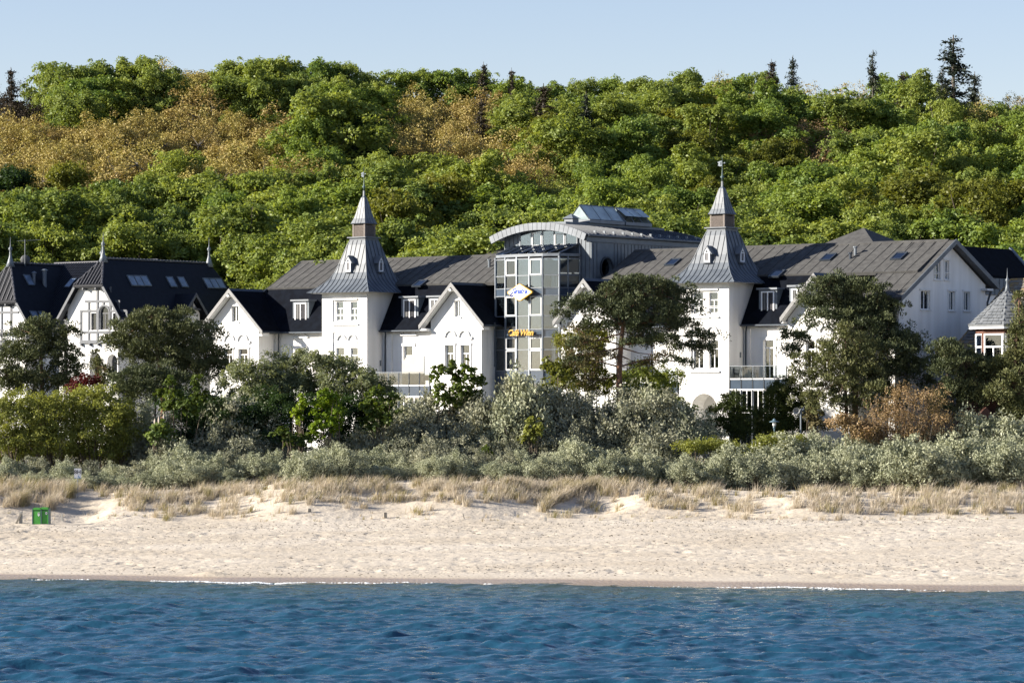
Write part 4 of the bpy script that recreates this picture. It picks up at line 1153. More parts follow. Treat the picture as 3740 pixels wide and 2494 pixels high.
# ============================================================ half-timbered villa with black glazed tiles
VU = -38.6
villa = absolute(thing('half_timbered_villa', 'white and grey half-timbered villa with steep black tiled roofs and spiked finials', 'villa', tuple(loc(VU, 0, ZG)), -TH), ZG, VU, 0)
def vz(py, u, v=0.0): return Z(py, u, v)
def tile_relief(parent, p_eave0, p_eave1, p_top0, p_top1, step=.23):
    """rows of rounded interlocking tiles as one ribbed skin (too small to tell one tile from the next)"""
    a0, a1, b0, b1 = map(Vector, (p_eave0, p_eave1, p_top0, p_top1))
    n = max(2, int((a1 - a0).length / step)); nrm = (a1 - a0).cross(b0 - a0).normalized()
    if nrm.z < 0: nrm = -nrm
    rows = max(1, int((b0 - a0).length / .36))
    mb = MB()
    for r_ in range(rows):
        t0, t1 = r_ / rows, (r_ + 1) / rows
        for i in range(n):
            s0, s1 = i / n, (i + 1) / n
            for (f0, f1, h0, h1) in ((0, .5, .02, .07), (.5, 1, .07, .02)):
                q = []
                for (tt, ss, hh, lift) in ((t0, s0 + (s1 - s0) * f0, h0, .03), (t0, s0 + (s1 - s0) * f1, h1, .03), (t1, s0 + (s1 - s0) * f1, h1, 0), (t1, s0 + (s1 - s0) * f0, h0, 0)):
                    e = a0.lerp(a1, ss); k_ = b0.lerp(b1, ss); q.append(tuple(e.lerp(k_, tt) + nrm * (hh + lift)))
                mb.add(q, [(0, 1, 2, 3)])
    mb.build('tile_rows', 'glazed_tile', parent, kind='stuff')
def villa_wing(uc, hwl, hwr, ridge_py, tip_py, hip_py, back, ridge_v, prow, name_label=None):
    zr = vz(ridge_py, uc, ridge_v)
    ov = .55
    zt = vz(tip_py, uc + hwr, -ov)
    zh = vz(hip_py, uc, -ov)
    pr_ = (zr - zt) / hwr; pl_ = (zr - zt) / hwl
    hr = (zr - zh) / pr_; hl = (zr - zh) / pl_
    wl_, wr2 = hwl - .75, hwr - .75
    # wall with cut windows
    mb = MB(); mb.prism([(uc - wl_, ZB), (uc + wr2, ZB), (uc + wr2, zr - pr_ * wr2 - .25), (uc + hr, zh - .25), (uc - hl, zh - .25), (uc - wl_, zr - pl_ * wl_ - .25)], 0, back - 1.5)
    w_ = mb.build('wall', 'white_render', villa)
    # slopes
    # right slope with back hip, front half hip
    bk = back
    def slope(sg, hw, p_):
        zt_ = zr - p_ * hw
        h = hr if sg > 0 else hl
        q = [(uc, ridge_v, zr), (uc + sg * h, -ov, zh), (uc + sg * hw, -ov, zt_), (uc + sg * hw, bk, zt_), (uc, bk - 2.4, zr)]
        s = MB(); s.slab(q, .14 if sg > 0 else -.14); o = s.build('roof', 'glazed_tile', villa)
        return o
    o1 = slope(1, hwr, pr_); o2 = slope(-1, hwl, pl_)
    s = MB(); s.slab([(uc, bk - 2.4, zr), (uc + hwr, bk, zr - pr_ * hwr), (uc - hwl, bk, zr - pl_ * hwl)], .1); s.build('roof', 'glazed_tile', villa)
    # front hip with bold tile ribs
    s = MB(); s.add([(uc, ridge_v, zr), (uc - hl - .1, -ov - .12, zh - .02), (uc + hr + .1, -ov - .12, zh - .02), (uc, ridge_v, zr - .2), (uc - hl - .1, -ov - .12, zh - .2), (uc + hr + .1, -ov - .12, zh - .2)], [(0, 1, 2), (3, 5, 4), (0, 3, 4, 1), (1, 4, 5, 2), (2, 5, 3, 0)])
    hip = s.build('half_hip_roof', 'glazed_tile', villa)
    n = 9
    for i in range(1, n):
        t = i / n; u = uc - hl + (hl + hr) * t; tt = 1 - abs(2 * t - 1)
        if tt > .95: tt = .95
        s = MB(); s.tube([(u, -ov - .14, zh + .03), (u + (uc - u) * tt * 0, -ov - .14 + (ridge_v + ov) * tt, zh + (zr - zh) * tt + .03)], .045, 5); s.build('tile', 'tile_ridge', hip)
    for sg, h in ((1, hr), (-1, hl)):
        s = MB(); k = 9; 
        for i in range(k):
            a = Vector((uc + sg * h, -ov - .1, zh)).lerp(Vector((uc, ridge_v, zr)), i / k); b_ = Vector((uc + sg * h, -ov - .1, zh)).lerp(Vector((uc, ridge_v, zr)), (i + .95) / k)
            s.tube([a, b_], [.11, .085], 6)
        s.build('ridge_tile', 'tile_ridge', villa)
    for i in range(int((back - 2.4 - ridge_v) / .42)):
        v = ridge_v + i * .42; s = MB(); s.tube([(uc, v, zr + .02), (uc, v + .40, zr + .02)], [.12, .10], 6); s.build('ridge_tile', 'tile_ridge', villa)
    # barge boards down from the half hip
    for sg, h, hw, p_ in ((1, hr, hwr, pr_), (-1, hl, hwl, pl_)):
        s = MB(); s.prism([(uc + sg * h, zh + .02), (uc + sg * (hw + .04), zr - p_ * hw), (uc + sg * (hw + .02), zr - p_ * hw - .34), (uc + sg * (h - .05), zh - .32)], -ov - .07, -ov - .005); s.build('barge_board', 'grey_wood', villa)
        s = MB(); s.prism([(uc + sg * h, zh - .16), (uc + sg * (hw - .02), zr - p_ * hw - .16), (uc + sg * (hw - .02), zr - p_ * hw - .22), (uc + sg * h, zh - .22)], -ov, -.01); s.build('soffit', 'grey_wood', villa)
        s = MB(); s.box(uc + sg * h * .45 - .07, uc + sg * h * .45 + .07, -ov, -.01, zh - .45, zh - .2); s.build('bracket', 'grey_wood', villa)
    s = MB(); s.box(uc - hl, uc + hr, -ov, -.01, zh - .27, zh - .21); s.build('soffit', 'grey_wood', villa)
    # finials at both ridge ends
    for v in (ridge_v, bk - 2.4):
        s = MB(); s.lathe([(.42, -.35), (.25, .15), (.13, .55), (.09, .8), (.10, .95), (.06, 1.05), (.17, 1.22), (.17, 1.32), (.06, 1.45), (.035, 1.6), (.02, 1.95), (.008, 2.35)], 8, (uc, v, zr)); s.build('finial', 'steel', villa, smooth=True)
    return dict(zr=zr, zt=zt, zh=zh, pr=pr_, pl=pl_, hr=hr, hl=hl, wl=wl_, wr=wr2, wall=w_, uc=uc)
uB = U(377, 1.2)
B = villa_wing(uB, 3.9, 3.75, 944, 1158, 1039, 17.0, 1.2, None)
def z1(x, y): return x * .3827, 850 + y * .3827                # (detail view column, row) -> photo
def vp(x, y, v=0.0):
    px, py = z1(x, y); u = U(px, v); return u, Z(py, u, v)
def beam(x0, y0, x1, y1, w=.22, d=.07, parent=villa, v=0.0):
    (u0, c0), (u1, c1) = vp(x0, y0, v), vp(x1, y1, v)
    a = Vector((u1 - u0, c1 - c0)); L = a.length; a /= L; n = Vector((-a.y, a.x)) * w / 2
    s = MB(FT(v)); s.prism([(u0 + n.x, c0 + n.y), (u1 + n.x, c1 + n.y), (u1 - n.x, c1 - n.y), (u0 - n.x, c0 - n.y)], .003, d); s.build('beam', 'grey_wood', parent)
for xb in ((775, 745, 775, 1035), (850, 660, 850, 1030), (932, 515, 932, 940), (1054, 515, 1054, 940), (1135, 660, 1135, 940), (1212, 745, 1212, 1035), (932, 960, 932, 1030), (1054, 960, 1054, 1030), (1135, 960, 1135, 1030), (990, 662, 990, 690)): beam(*xb)
for yb in ((812, 655, 1150, 655), (768, 745, 940, 745), (1058, 745, 1214, 745), (768, 948, 1218, 948), (768, 1035, 1218, 1035)): beam(*yb, w=.19, d=.08)
# windows: arched middle one between two straight ones, and the arcade below
cs = []; ws = []
def vwin(x0, x1, y0, y1, arch=False, depth=.25, v=0.0, **k):
    (a0, c1), (a1, c0) = vp(x0, y0, v), vp(x1, y1, v); cs.append(opening(FT(v), a0, a1, c0, c1, depth, arch)); ws.append((a0, a1, c0, c1, arch, depth, v, k))
vwin(950, 1042, 705, 925, True); vwin(868, 920, 768, 930); vwin(1074, 1125, 768, 930)
vwin(855, 965, 1140, 1420, True, .9); vwin(1022, 1120, 1160, 1420, True, .9)
cut(B['wall'], cs)
for i, (a0, a1, c0, c1, arch, depth, v, k) in enumerate(ws):
    if i < 3: window(villa, FT(v), a0, a1, c0, c1, depth=.24, arch=arch, mull=1 if arch else 0, mat_='grey_frame', curtain='full', fw=.07, sill=.05, transom=None)
    else: window(villa, FT(v), a0, a1, c0, c1, depth=.88, arch=True, mull=1, mat_='shutter_grey', frame_b=.6, curtain=True, sill=0)
a0, a1, c0, c1 = ws[0][:4]
s = MB(FT(0)); r_ = (a1 - a0) / 2; cxx = (a0 + a1) / 2; k = 12
for i in range(k):
    t0, t1 = pi * i / k, pi * (i + 1) / k
    s.prism([(cxx + q_ * cos(t), c1 - r_ + q_ * sin(t)) for q_, t in ((r_ + .01, t0), (r_ + .01, t1), (r_ + .17, t1), (r_ + .17, t0))], .003, .1)
s.box(cxx - r_ - .17, cxx - r_ - .01, .003, .1, c0 - .05, c1 - r_); s.box(cxx + r_ + .01, cxx + r_ + .17, .003, .1, c0 - .05, c1 - r_); s.build('window_arch', 'grey_wood', villa)
# jetty board with corbels
(ua, za), (ub, zb_) = vp(765, 1050), vp(1222, 1050)
s = MB(FT(0)); s.box(ua, ub, .003, .16, za - .07, za + .04); s.build('sill_beam', 'grey_wood', villa)
for i in range(6): s = MB(FT(0)); x = ua + .3 + (ub - ua - .6) * i / 5; s.box(x - .08, x + .08, .003, .26, za - .3, za - .073); s.build('corbel', 'grey_wood', villa)

# left wing: the same front, its own hip lower down
uA = U(38, 1.2)
A = villa_wing(uA, 3.9, 4.0, 961, 1175, 1099, 15.0, 1.2, None)
for xb in ((18, 700, 18, 1000), (108, 700, 108, 960), (-60, 700, -60, 1000)): beam(*xb)
for yb in ((-120, 690, 135, 690), (-120, 760, 180, 760), (-120, 960, 232, 960), (-120, 1035, 232, 1035)): beam(*yb, w=.19, d=.08)
# balcony of the left wing
(ub0, zb0_), (ub1, zb1_) = vp(-150, 925, -.9), vp(30, 925, -.9)
s = MB(); s.box(ub0, ub1, -.9, -.01, zb0_ - 1.35, zb0_ - 1.15); bal = s.build('balcony', 'grey_wood', villa)
for i in range(12): x = ub0 + .1 + (ub1 - ub0 - .2) * i / 11; s = MB(); s.box(x - .03, x + .03, -.88, -.83, zb0_ - 1.15, zb0_ - .1); s.build('baluster', 'grey_frame', bal)
s = MB(); s.box(ub0, ub1, -.92, -.8, zb0_ - .1, zb0_); s.build('handrail', 'grey_wood', bal)

# connecting roof between the wings, front slope in the sun
u0, u1 = U(199, 8), uB - .2
zr = Z(958, (u0 + u1) / 2, 8.0); ze = Z(1200, u0, 1.2)
s = MB(); s.prism([(1.2, ze), (8, zr), (14, ze + .5), (14, ze + .3), (8, zr - .2), (1.2, ze - .15)], uA + 1.0, u1, ax='a'); cr_ = s.build('roof', 'glazed_tile', villa)
tile_relief(cr_, (u0 - 1.5, 1.25, ze), (u1 - 2.0, 1.25, ze), (u0 - 1.5, 7.9, zr), (u1, 7.9, zr), .26)
s = MB(); s.box(uA + 1, u1, 2.0, 13.5, ZB, ze - .16); s.build('wall', 'white_render', villa)
s = MB(); s.tube([(u0, 8, zr + .05), (u1 + .2, 8, zr + .05)], .1, 6); s.build('ridge_tile', 'tile_ridge', villa)
# upright flashing strip where the left wing meets it
s = MB(); uf = U(207, 6.5); s.box(uf - .16, uf + .16, 1.0, 8.1, ze - .5, ze - .2)
s = MB(); s.prism([(8.05, zr + .03), (1.0, ze + .14), (1.0, ze - 2.2), (1.3, ze - 2.2), (8.05, zr - .3)], U(203, 8) - .1, U(203, 8) + .12, ax='a'); s.build('fire_wall_cap', 'cladding', villa)
# little pent roof beside the gable
(ue0, ze0), (ue1, ze1) = UZ(217, 1147, .2), UZ(268, 1147, .2)
zt_ = Z(1097, U(289, 2.2), 2.2)
s = MB(); s.slab([(ue0, .2, ze0), (U(289, .2), .2, ze0), (U(292, 2.2), 2.2, zt_), (U(287, 2.2), 2.2, zt_)], .12); pent = s.build('pent_roof', 'glazed_tile', villa)
tile_relief(pent, (ue0 + .1, .2, ze0), (U(289, .2), .2, ze0), (U(286, 2.2), 2.2, zt_), (U(291, 2.2), 2.2, zt_), .22)
s = MB(); s.box(ue0, U(292, .2), .15, .25, ze0 - .16, ze0 - .02); s.build('gutter', 'steel', villa)
s = MB(); s.box(ue0 + .4, U(300, .3), .35, 1.9, ZB, ze0 - .17); s.build('wall', 'grey_frame', villa)

# small open gable on the big slope, beyond the front eave
def roofB(u): return B['zr'] - B['pr'] * (u - uB)
ue = uB + 3.75
vg = Vat(713, ue + .8); zg = Z(1072, ue + .8, vg)
for sg in (-1, 1):
    s = MB(); s.prism([(vg, zg), (vg + sg * 1.75, zg - 2.1), (vg + sg * 1.75, zg - 2.22), (vg, zg - .14)], uB + 1.2, ue + .9, ax='a'); s.build('small_gable_roof', 'glazed_tile', villa)
    s = MB(); s.prism([(vg, zg + .05), (vg + sg * 1.8, zg - 2.1), (vg + sg * 1.78, zg - 2.42), (vg, zg - .28)], ue + .905, ue + .97, ax='a'); s.build('barge_board', 'grey_wood', villa)
s = MB(); s.prism([(vg - 1.2, zg - 4), (vg + 1.2, zg - 4), (vg + 1.2, zg - 1.7), (vg, zg - .3), (vg - 1.2, zg - 1.7)], ue + .1, ue + .2, ax='a'); s.build('wall', 'white_render', villa)
for z_ in (zg - 1.35,): s = MB(); s.box(ue + .3, ue + .5, vg - 1.4, vg + 1.4, z_ - .08, z_ + .08); s.build('beam', 'grey_wood', villa)
s = MB(); s.box(ue + .3, ue + .5, vg - .07, vg + .07, zg - 1.26, zg - .4); s.build('beam', 'grey_wood', villa)

# roof windows in the shaded slopes
def slope_window(W, uref, px, py, w=.62, h=1.05, tilt=None):
    """px,py = where its middle shows on the slope facing +u"""
    p_ = W['pr']; lo, hi = W['uc'] + .05, W['uc'] + 3.7
    for _ in range(40):
        u = (lo + hi) / 2; v = Vat(px, u)
        if Z(py, u, v) < W['zr'] - p_ * (u - W['uc']): lo = u
        else: hi = u
    v = Vat(px, lo); c = Vector((lo, v, W['zr'] - p_ * (lo - W['uc'])))
    d = Vector((1, 0, -p_)).normalized(); n = Vector((p_, 0, 1)).normalized()
    def T(a, b_, cc): return tuple(c + Vector((0, 1, 0)) * a + n * b_ - d * cc)
    s = MB(T); s.box(-w / 2, w / 2, 0, .1, -h / 2, -h / 2 + .08); s.box(-w / 2, w / 2, 0, .1, h / 2 - .08, h / 2); s.box(-w / 2, -w / 2 + .06, 0, .1, -h / 2 + .08, h / 2 - .08); s.box(w / 2 - .06, w / 2, 0, .1, -h / 2 + .08, h / 2 - .08)
    o = s.build('skylight', 'cladding', villa)
    s = MB(T); s.box(-w / 2 + .062, w / 2 - .062, .03, .07, -h / 2 + .082, h / 2 - .082); s.build('pane', 'villa_skylight', o)
mat('villa_skylight', (.14, .19, .26), .12, .15, spec=.9)
for x, y in ((1262, 460), (1325, 462), (1388, 462), (1635, 472), (1742, 474), (1985, 485), (2044, 487), (2102, 487)): slope_window(B, 0, *z1(x, y), w=.85, h=1.15)
for x, y in ((275, 455), (335, 800), (415, 805)): slope_window(A, 0, *z1(x, y), w=.8, h=1.2)
# two in the sunlit connecting slope
def conn(px, py, w=.75, h=1.25):
    lo, hi = 1.3, 7.9
    for _ in range(40):
        v = (lo + hi) / 2
        if Z(py, U(px, v), v) > ze + (zr - ze) * (v - 1.2) / 6.8: lo = v
        else: hi = v
    v = lo; u = U(px, v); sl_ = (zr - ze) / 6.8; c = Vector((u, v, ze + sl_ * (v - 1.2))); d = Vector((0, 1, sl_)).normalized(); n = Vector((0, -sl_, 1)).normalized()
    def T(a, b_, cc): return tuple(c + Vector((1, 0, 0)) * a + n * b_ + d * cc)
    s = MB(T); s.box(-w / 2, w / 2, .1, .19, -h / 2, h / 2); o = s.build('skylight', 'dark_metal', villa)
    s = MB(T); s.box(-w / 2 + .07, w / 2 - .07, .191, .21, -h / 2 + .08, h / 2 - .08); s.build('pane', 'villa_skylight', o)
conn(*z1(680, 492)); conn(*z1(755, 492))
# flues on the left wing
for x, y0, y1, r_ in ((325, 365, 470, .13), (425, 340, 490, .19)):
    px, py1 = z1(x, y1); _, py0 = z1(x, y0)
    lo, hi = uA + .05, uA + 3.7
    for _ in range(40):
        u = (lo + hi) / 2; v = Vat(px, u)
        if Z(py1, u, v) < A['zr'] - A['pr'] * (u - uA): lo = u
        else: hi = u
    v = Vat(px, lo); z0_ = A['zr'] - A['pr'] * (lo - uA); hgt = (py1 - py0) / F * 290
    s = MB(); s.lathe([(r_ * 1.2, -.35), (r_, .2), (r_, hgt - .42), (r_ * 1.15, hgt - .4), (r_ * 1.15, hgt - .2), (r_ * 1.8, hgt - .18), (r_ * 1.8, hgt - .12), (r_ * .4, hgt)], 10, (lo, v, z0_)); s.build('flue', 'steel', villa, smooth=False)
# aerial mast with dish
px, py = z1(238, 285); vm_ = Vat(px, uA + .3); zz = A['zr'] - .2
an = thing('aerial_mast', 'thin roof aerial with grey satellite dish standing on the villa ridge', 'aerial', tuple(loc(uA + .3, vm_, zz)), 0)
s = MB(); s.tube([(0, 0, 0), (0, 0, 2.35)], .035, 6); s.build('mast', 'steel', an)
s = MB(); s.tube([(-.75, 0, 2.2), (1.4, 0, 2.32)], .018, 4)
for i in range(8): x = -.7 + i * .28; s.tube([(x, -.28, 2.2 + (x + .7) * .055), (x, .28, 2.2 + (x + .7) * .055)], .010, 4)
s.build('antenna', 'steel', an)
s = MB()
s.lathe([(.01, 0), (.2, .02), (.36, .08), (.44, .14), (.44, .155), (.36, .10), (.01, .03)], 18, (0, 0, 0))
for i, p in enumerate(s.v): x, y, z = p; s.v[i] = (x, z * .9 + .12, y + .55)
s.build('dish', 'dish', an)
s = MB(); s.tube([(0, .2, .2), (0, .55, .5)], .02, 4); s.build('feed_arm', 'steel', an)

# ============================================================ slate-roofed brick house at the edge
BH = absolute(thing('brick_house', 'red brick house with lichened slate roof and a slate-capped bay turret', 'house', tuple(loc(47.0, 8.0, ZG)), -TH), ZG, 47.0, 8.0)
vv = 7.0
# main roof: hipped slope facing the sea, its hip running up from lower left
(ra, rza) = UZ(3692, 1022, vv + 3.5); (rb, rzb) = (ra + 7, rza)
(ea, eza) = UZ(3460, 1300, vv - 3.0)
eb = ra + 9
pts_roof = [(ea, vv - 3.0, eza), (eb, vv - 3.0, eza), (rb, vv + 3.5, rza), (ra, vv + 3.5, rza)]
s = MB(); s.slab(pts_roof, .12); mr_ = s.build('roof', 'slate', BH)
s = MB(); s.slab([(ea, vv - 3.0, eza), (ra, vv + 3.5, rza), (ra + .5, vv + 9, eza)], -.1); s.build('roof', 'slate', BH)
s = MB(); s.box(ea + .4, eb, vv - 2.4, vv + 8, ZB, eza - .15); s.build('wall', 'brick', BH)
def slate_courses(parent, pts, wt=.36, ht=.30, th=.028, maxn=150):
    """single slates laid in courses on a quad or triangle (eave0, eave1, top1, top0)"""
    a0, a1, b1, b0 = map(Vector, pts); rows = int((b0 - a0).length / ht); nrm = (a1 - a0).cross(b0 - a0).normalized()
    if nrm.z < 0: nrm = -nrm
    lst = []
    for r_ in range(rows):
        t0, t1 = r_ / rows, (r_ + 1) / rows
        L0, L1 = a0.lerp(b0, t0), a1.lerp(b1, t0); M0, M1 = a0.lerp(b0, t1), a1.lerp(b1, t1)
        n = max(1, int((L1 - L0).length / wt)); off = .5 if r_ % 2 else 0
        for i in range(n):
            s0, s1 = (i + off) / (n + .5), (i + 1 + off) / (n + .5)
            g_ = .03
            q = [L0.lerp(L1, s0 + g_ / n), L0.lerp(L1, s1 - g_ / n), M0.lerp(M1, s1 - g_ / n), M0.lerp(M1, s0 + g_ / n)]
            lift = R.uniform(.02, .05)
            lst.append([q[0] + nrm * (th + lift), q[1] + nrm * (th + lift), q[2] + nrm * .008, q[3] + nrm * .008])
    return lst
mat('slate_piece', (.23, .205, .16), .75, scale=1.1, col2=(.12, .115, .11), detail=8)
mat('slate_lichen', (.30, .20, .07), .9, scale=2.5, col2=(.17, .15, .12), detail=8)
mat('slate_grey', (.17, .18, .19), .6, scale=2.0, col2=(.11, .12, .13), detail=8)
def lay(parent, lst, mats_, limit):
    extra = MB()
    for i, q in enumerate(lst):
        if i < limit:
            m_ = MB(); m_.slab(q, .02); m_.build('slate', R.choice(mats_), parent)
        else: extra.slab(q, .02)
    if extra.v: extra.build('slates', mats_[0], parent, kind='stuff')
eL = [p for p in pts_roof]
vis = slate_courses(mr_, (pts_roof[0], (ea + 7.2, vv - 3.0, eza), (ra + 3.5, vv + 3.5, rza), pts_roof[3]), .42, .34)
vis.sort(key=lambda q: q[0].x)
lay(mr_, vis, ['slate_piece', 'slate_piece', 'slate_lichen'], 170)
s = MB(); k = 16
for i in range(k):
    a = Vector(pts_roof[0]).lerp(Vector(pts_roof[3]), i / k); b_ = Vector(pts_roof[0]).lerp(Vector(pts_roof[3]), (i + .96) / k)
    s.tube([a, b_], [.09, .07], 5)
s.build('hip_tile', 'slate_lichen', BH)
s = MB(); s.tube([pts_roof[3], pts_roof[2]], .1, 5); s.build('ridge_tile', 'slate_lichen', BH)
# bay turret with pyramidal slate cap, spike, white windows
vt = 1.9
tu, tz = UZ(3679, 1056, vt + 1.6)
bl = U(3560, vt - .6); zeb = Z(1186, bl, vt - .5); hwB = tu - bl
rc = (tu - U(3545, vt + 1.0)) / 1.0
octo = [(tu + rc * 1.08 * cos(a), vt + 1.6 + rc * 1.0 * sin(a)) for a in [pi * (1.125 + .25 * i) for i in range(8)]]
tcap = MB(); n8 = len(octo)
tcap.add([(x, y, zeb) for x, y in octo] + [(tu, vt + 1.6, tz)] + [(x, y, zeb - .12) for x, y in octo], [(i, (i + 1) % n8, n8) for i in range(n8)] + [(i, (i + 1) % n8, (i + 1) % n8 + n8 + 1, i + n8 + 1) for i in range(n8)] + [tuple(range(2 * n8, n8, -1))])
tc_ = tcap.build('turret_roof', 'slate_grey', BH)
alls = []
for i in (7, 0, 1, 2, 3):
    a, b_ = octo[i], octo[(i + 1) % n8]; top = (tu, vt + 1.6, tz)
    tpa = Vector((a[0], a[1], zeb)).lerp(Vector(top), .97); tpb = Vector((b_[0], b_[1], zeb)).lerp(Vector(top), .97)
    alls += slate_courses(tc_, ((a[0], a[1], zeb), (b_[0], b_[1], zeb), tuple(tpb), tuple(tpa)), .40, .30)
lay(tc_, alls, ['slate_grey'], 130)
s = MB(); s.lathe([(.22, -.3), (.12, .15), (.07, .5), (.13, .6), (.13, .68), (.05, .8), (.025, 1.0), (.008, 1.5)], 8, (tu, vt + 1.6, tz)); s.build('finial', 'steel', BH, smooth=True)
ring = lambda r_, z0_, z1_, nm, mt: MB().prism([(tu + r_ * 1.08 * cos(a), vt + 1.6 + r_ * sin(a)) for a in [pi * (1.125 + .25 * i) for i in range(8)]], z0_, z1_, ax='c').build(nm, mt, BH)
ring(rc * .98, zeb - .30, zeb - .125, 'soffit', 'white_paint')
ring(rc * .80, zeb - .62, zeb - .303, 'wall', 'brick')
ring(rc * .80, ZB, zeb - 2.75, 'wall', 'brick')
ring(rc * .84, zeb - 2.747, zeb - 2.60, 'sill_band', 'white_paint')
ring(rc * .62, zeb - 2.59, zeb - .63, 'dark_backing', 'dark_backing')
for i in range(8):
    aa = [pi * (1.125 + .25 * j) for j in (i, i + 1)]
    P_, Q_ = [(tu + rc * .79 * 1.08 * cos(a), vt + 1.6 + rc * .79 * sin(a)) for a in aa]
    if (P_[1] + Q_[1]) / 2 > vt + 2.2: continue
    T, L = facetT(P_, Q_)
    T2 = (lambda T: (lambda a, b_, c: T(a, b_, c)))(T)
    window(BH, T2, .10, L - .10, zeb - 2.58, zeb - .64, depth=.3, transom=.52, mull=1 if i % 2 else 0, fw=.10, sill=0, curtain=False, frame_b=-.06)
    s = MB(T2); s.box(-.1, .10, -.12, .04, zeb - 2.59, zeb - .62); s.build('pier', 'brick' if i % 2 else 'white_paint', BH)

# little tiled porch and white posts far down between the pines
porch = absolute(thing('tiled_porch', 'small red tiled porch roof on white posts, glimpsed between the pines', 'porch', (X(3590, 236), 236, ZG), .15), 0)
porch['_abs'] = 0.0
zp0 = Zw(1515, 236) - ZG
s = MB(); s.prism([(-.75, zp0 - .2), (.0, zp0 + .55), (.75, zp0 - .2)], -.8, .8); s.build('roof', 'brick', porch)
for sx_ in (-.6, .6): s = MB(); s.box(sx_ - .07, sx_ + .07, -.7, -.56, 0, zp0 - .2); s.build('post', 'white_paint', porch)
s = MB(); s.box(-.6, .6, -.66, -.6, zp0 - .95, zp0 - .85); s.build('rail', 'white_paint', porch)
lw = thing('low_wall', 'low white wall behind the shrubs in front of the arched tower', 'wall', (X(2600, 240), 240, ZG - .3), 0)
zt_w = Zw(1580, 240) - (ZG - .3)
s = MB(); s.box(-.7, .7, -.1, .1, 0, zt_w); s.build('wall', 'white_render', lw)
s = MB(); s.box(-.75, .75, -.14, .14, zt_w + .003, zt_w + .08); s.build('coping', 'white_trim', lw)
# ============================================================ beach and promenade things
def gz0(x, y): return float(beach_surface(np.array([float(x)]), np.array([float(y)]))[0]) if y < 226 else float(ground_z(np.array([float(x)]), np.array([float(y)]))[0])
def litter_bin(px, label, front_sticker):
    Y = 211.6; x = X(px, Y); t = thing('litter_bin', label, 'litter bin', (x, Y, gz0(x, Y) - .02), radians(-6), 'green litter bins at the foot of the dune')
    s = MB(); s.prism([(-.24, -.22), (.24, -.22), (.25, -.1), (.25, .2), (-.25, .2), (-.25, -.1)], .06, .96, ax='c'); s.build('body', 'bin_green', t)
    s = MB(); s.prism([(-.26, .965), (.26, .965), (.26, 1.02), (.16, 1.09), (-.16, 1.10), (-.26, 1.04)], -.26, .24); s.build('lid', 'bin_green', t)
    s = MB(); s.box(-.235, .235, -.226, -.221, .88, .95); s.build('slot', 'bin_green_dark', t)
    for sx_ in (-1, 1):
        s = MB(); s.box(sx_ * .28 - .025, sx_ * .28 + .025, -.24, .22, -.15, 1.0); s.build('side_post', 'bin_frame', t)
    s = MB(); s.box(-.26, .26, -.2, .18, .0, .055); s.build('foot', 'bin_frame', t)
    s = MB()
    if front_sticker == 'shield': s.prism([(.06, .72), (.19, .72), (.19, .62), (.125, .55), (.06, .62)], -.232, -.223); s.box(.06, .19, -.232, -.223, .74, .80)
    else: s.prism([(.12 + .075 * cos(2 * pi * i / 14), .72 + .09 * sin(2 * pi * i / 14)) for i in range(14)], -.232, -.223)
    st = s.build('sticker', 'sticker', t)
    s = MB()
    if front_sticker == 'shield': s.box(.07, .18, -.238, -.233, .755, .785); s.box(.08, .17, -.238, -.233, .65, .68)
    else: s.tube([(.08, -.236, .68), (.11, -.236, .75), (.16, -.236, .75), (.15, -.236, .70)], .012, 4)
    s.build('print', 'sign_black', st)
litter_bin(137.5, 'green litter bin with a pale shield-shaped sticker, the one by the leaning plank', 'shield')
litter_bin(165.5, 'green litter bin with a round sticker, the one by the tufted dune slope', 'round')

def post(name, label, px, py_top, Y, h, w, m_='old_wood', cat='post', lean=0.0, group=None):
    x = X(px, Y); z0 = gz0(x, Y)
    t = thing(name, label, cat, (x, Y, z0 - .1), R.uniform(-.3, .3), group)
    t.rotation_euler[1] = lean
    s = MB(); s.box(-w / 2, w / 2, -w / 2, w / 2, 0, h + .1); s.add([(-w / 2, -w / 2, h + .1), (w / 2, -w / 2, h + .1), (w / 2, w / 2, h + .1), (-w / 2, w / 2, h + .1), (0, 0, h + .13)], [(0, 1, 4), (1, 2, 4), (2, 3, 4), (3, 0, 4)])
    s.build('shaft', m_, t); return t
post('wooden_post', 'short pale weathered post standing beside the green litter bins', 76, 0, 212, .72, .17, 'concrete')
Yp = 211.9; xx = X(62, Yp)
pl_ = thing('leaning_plank', 'grey plank leaning against the pale post beside the bins', 'plank', (X(57, Yp), Yp, gz0(X(57, Yp), Yp) - .05), 0)
s = MB(); s.prism([(-.04, 0), (.08, 0), (.40, .66), (.30, .70)], -.05, .05); s.build('board', 'old_wood', pl_)
post('wooden_post', 'short post half buried in grass between the bins and the dune track', 227, 0, 214, .40, .12, 'concrete')
post('wooden_post', 'tiny dark stump in the sand below the grass tufts, under the lime green maple', 1130, 0, 212.5, .2, .2)
post('wooden_post', 'broad low stump beside dry twigs at the dune foot below the cream screen', 1407, 0, 212, .33, .2)
post('wooden_post', 'small pale peg at the dune foot beneath the dark grassy hollow', 1993, 0, 210.5, .25, .12, 'concrete')
post('wooden_post', 'pale peg casting a shadow on the sand below the big pine trunk', 2266, 0, 210.5, .30, .12, 'concrete')
post('wooden_post', 'thin dark stake leaning in the sand below the gable beside the glass bay', 1697, 0, 211, .35, .05, lean=-.25)
post('wooden_post', 'grey weathered post among the shrubs behind the big pine trunk', 2432, 0, 236.5, 2.0, .25)

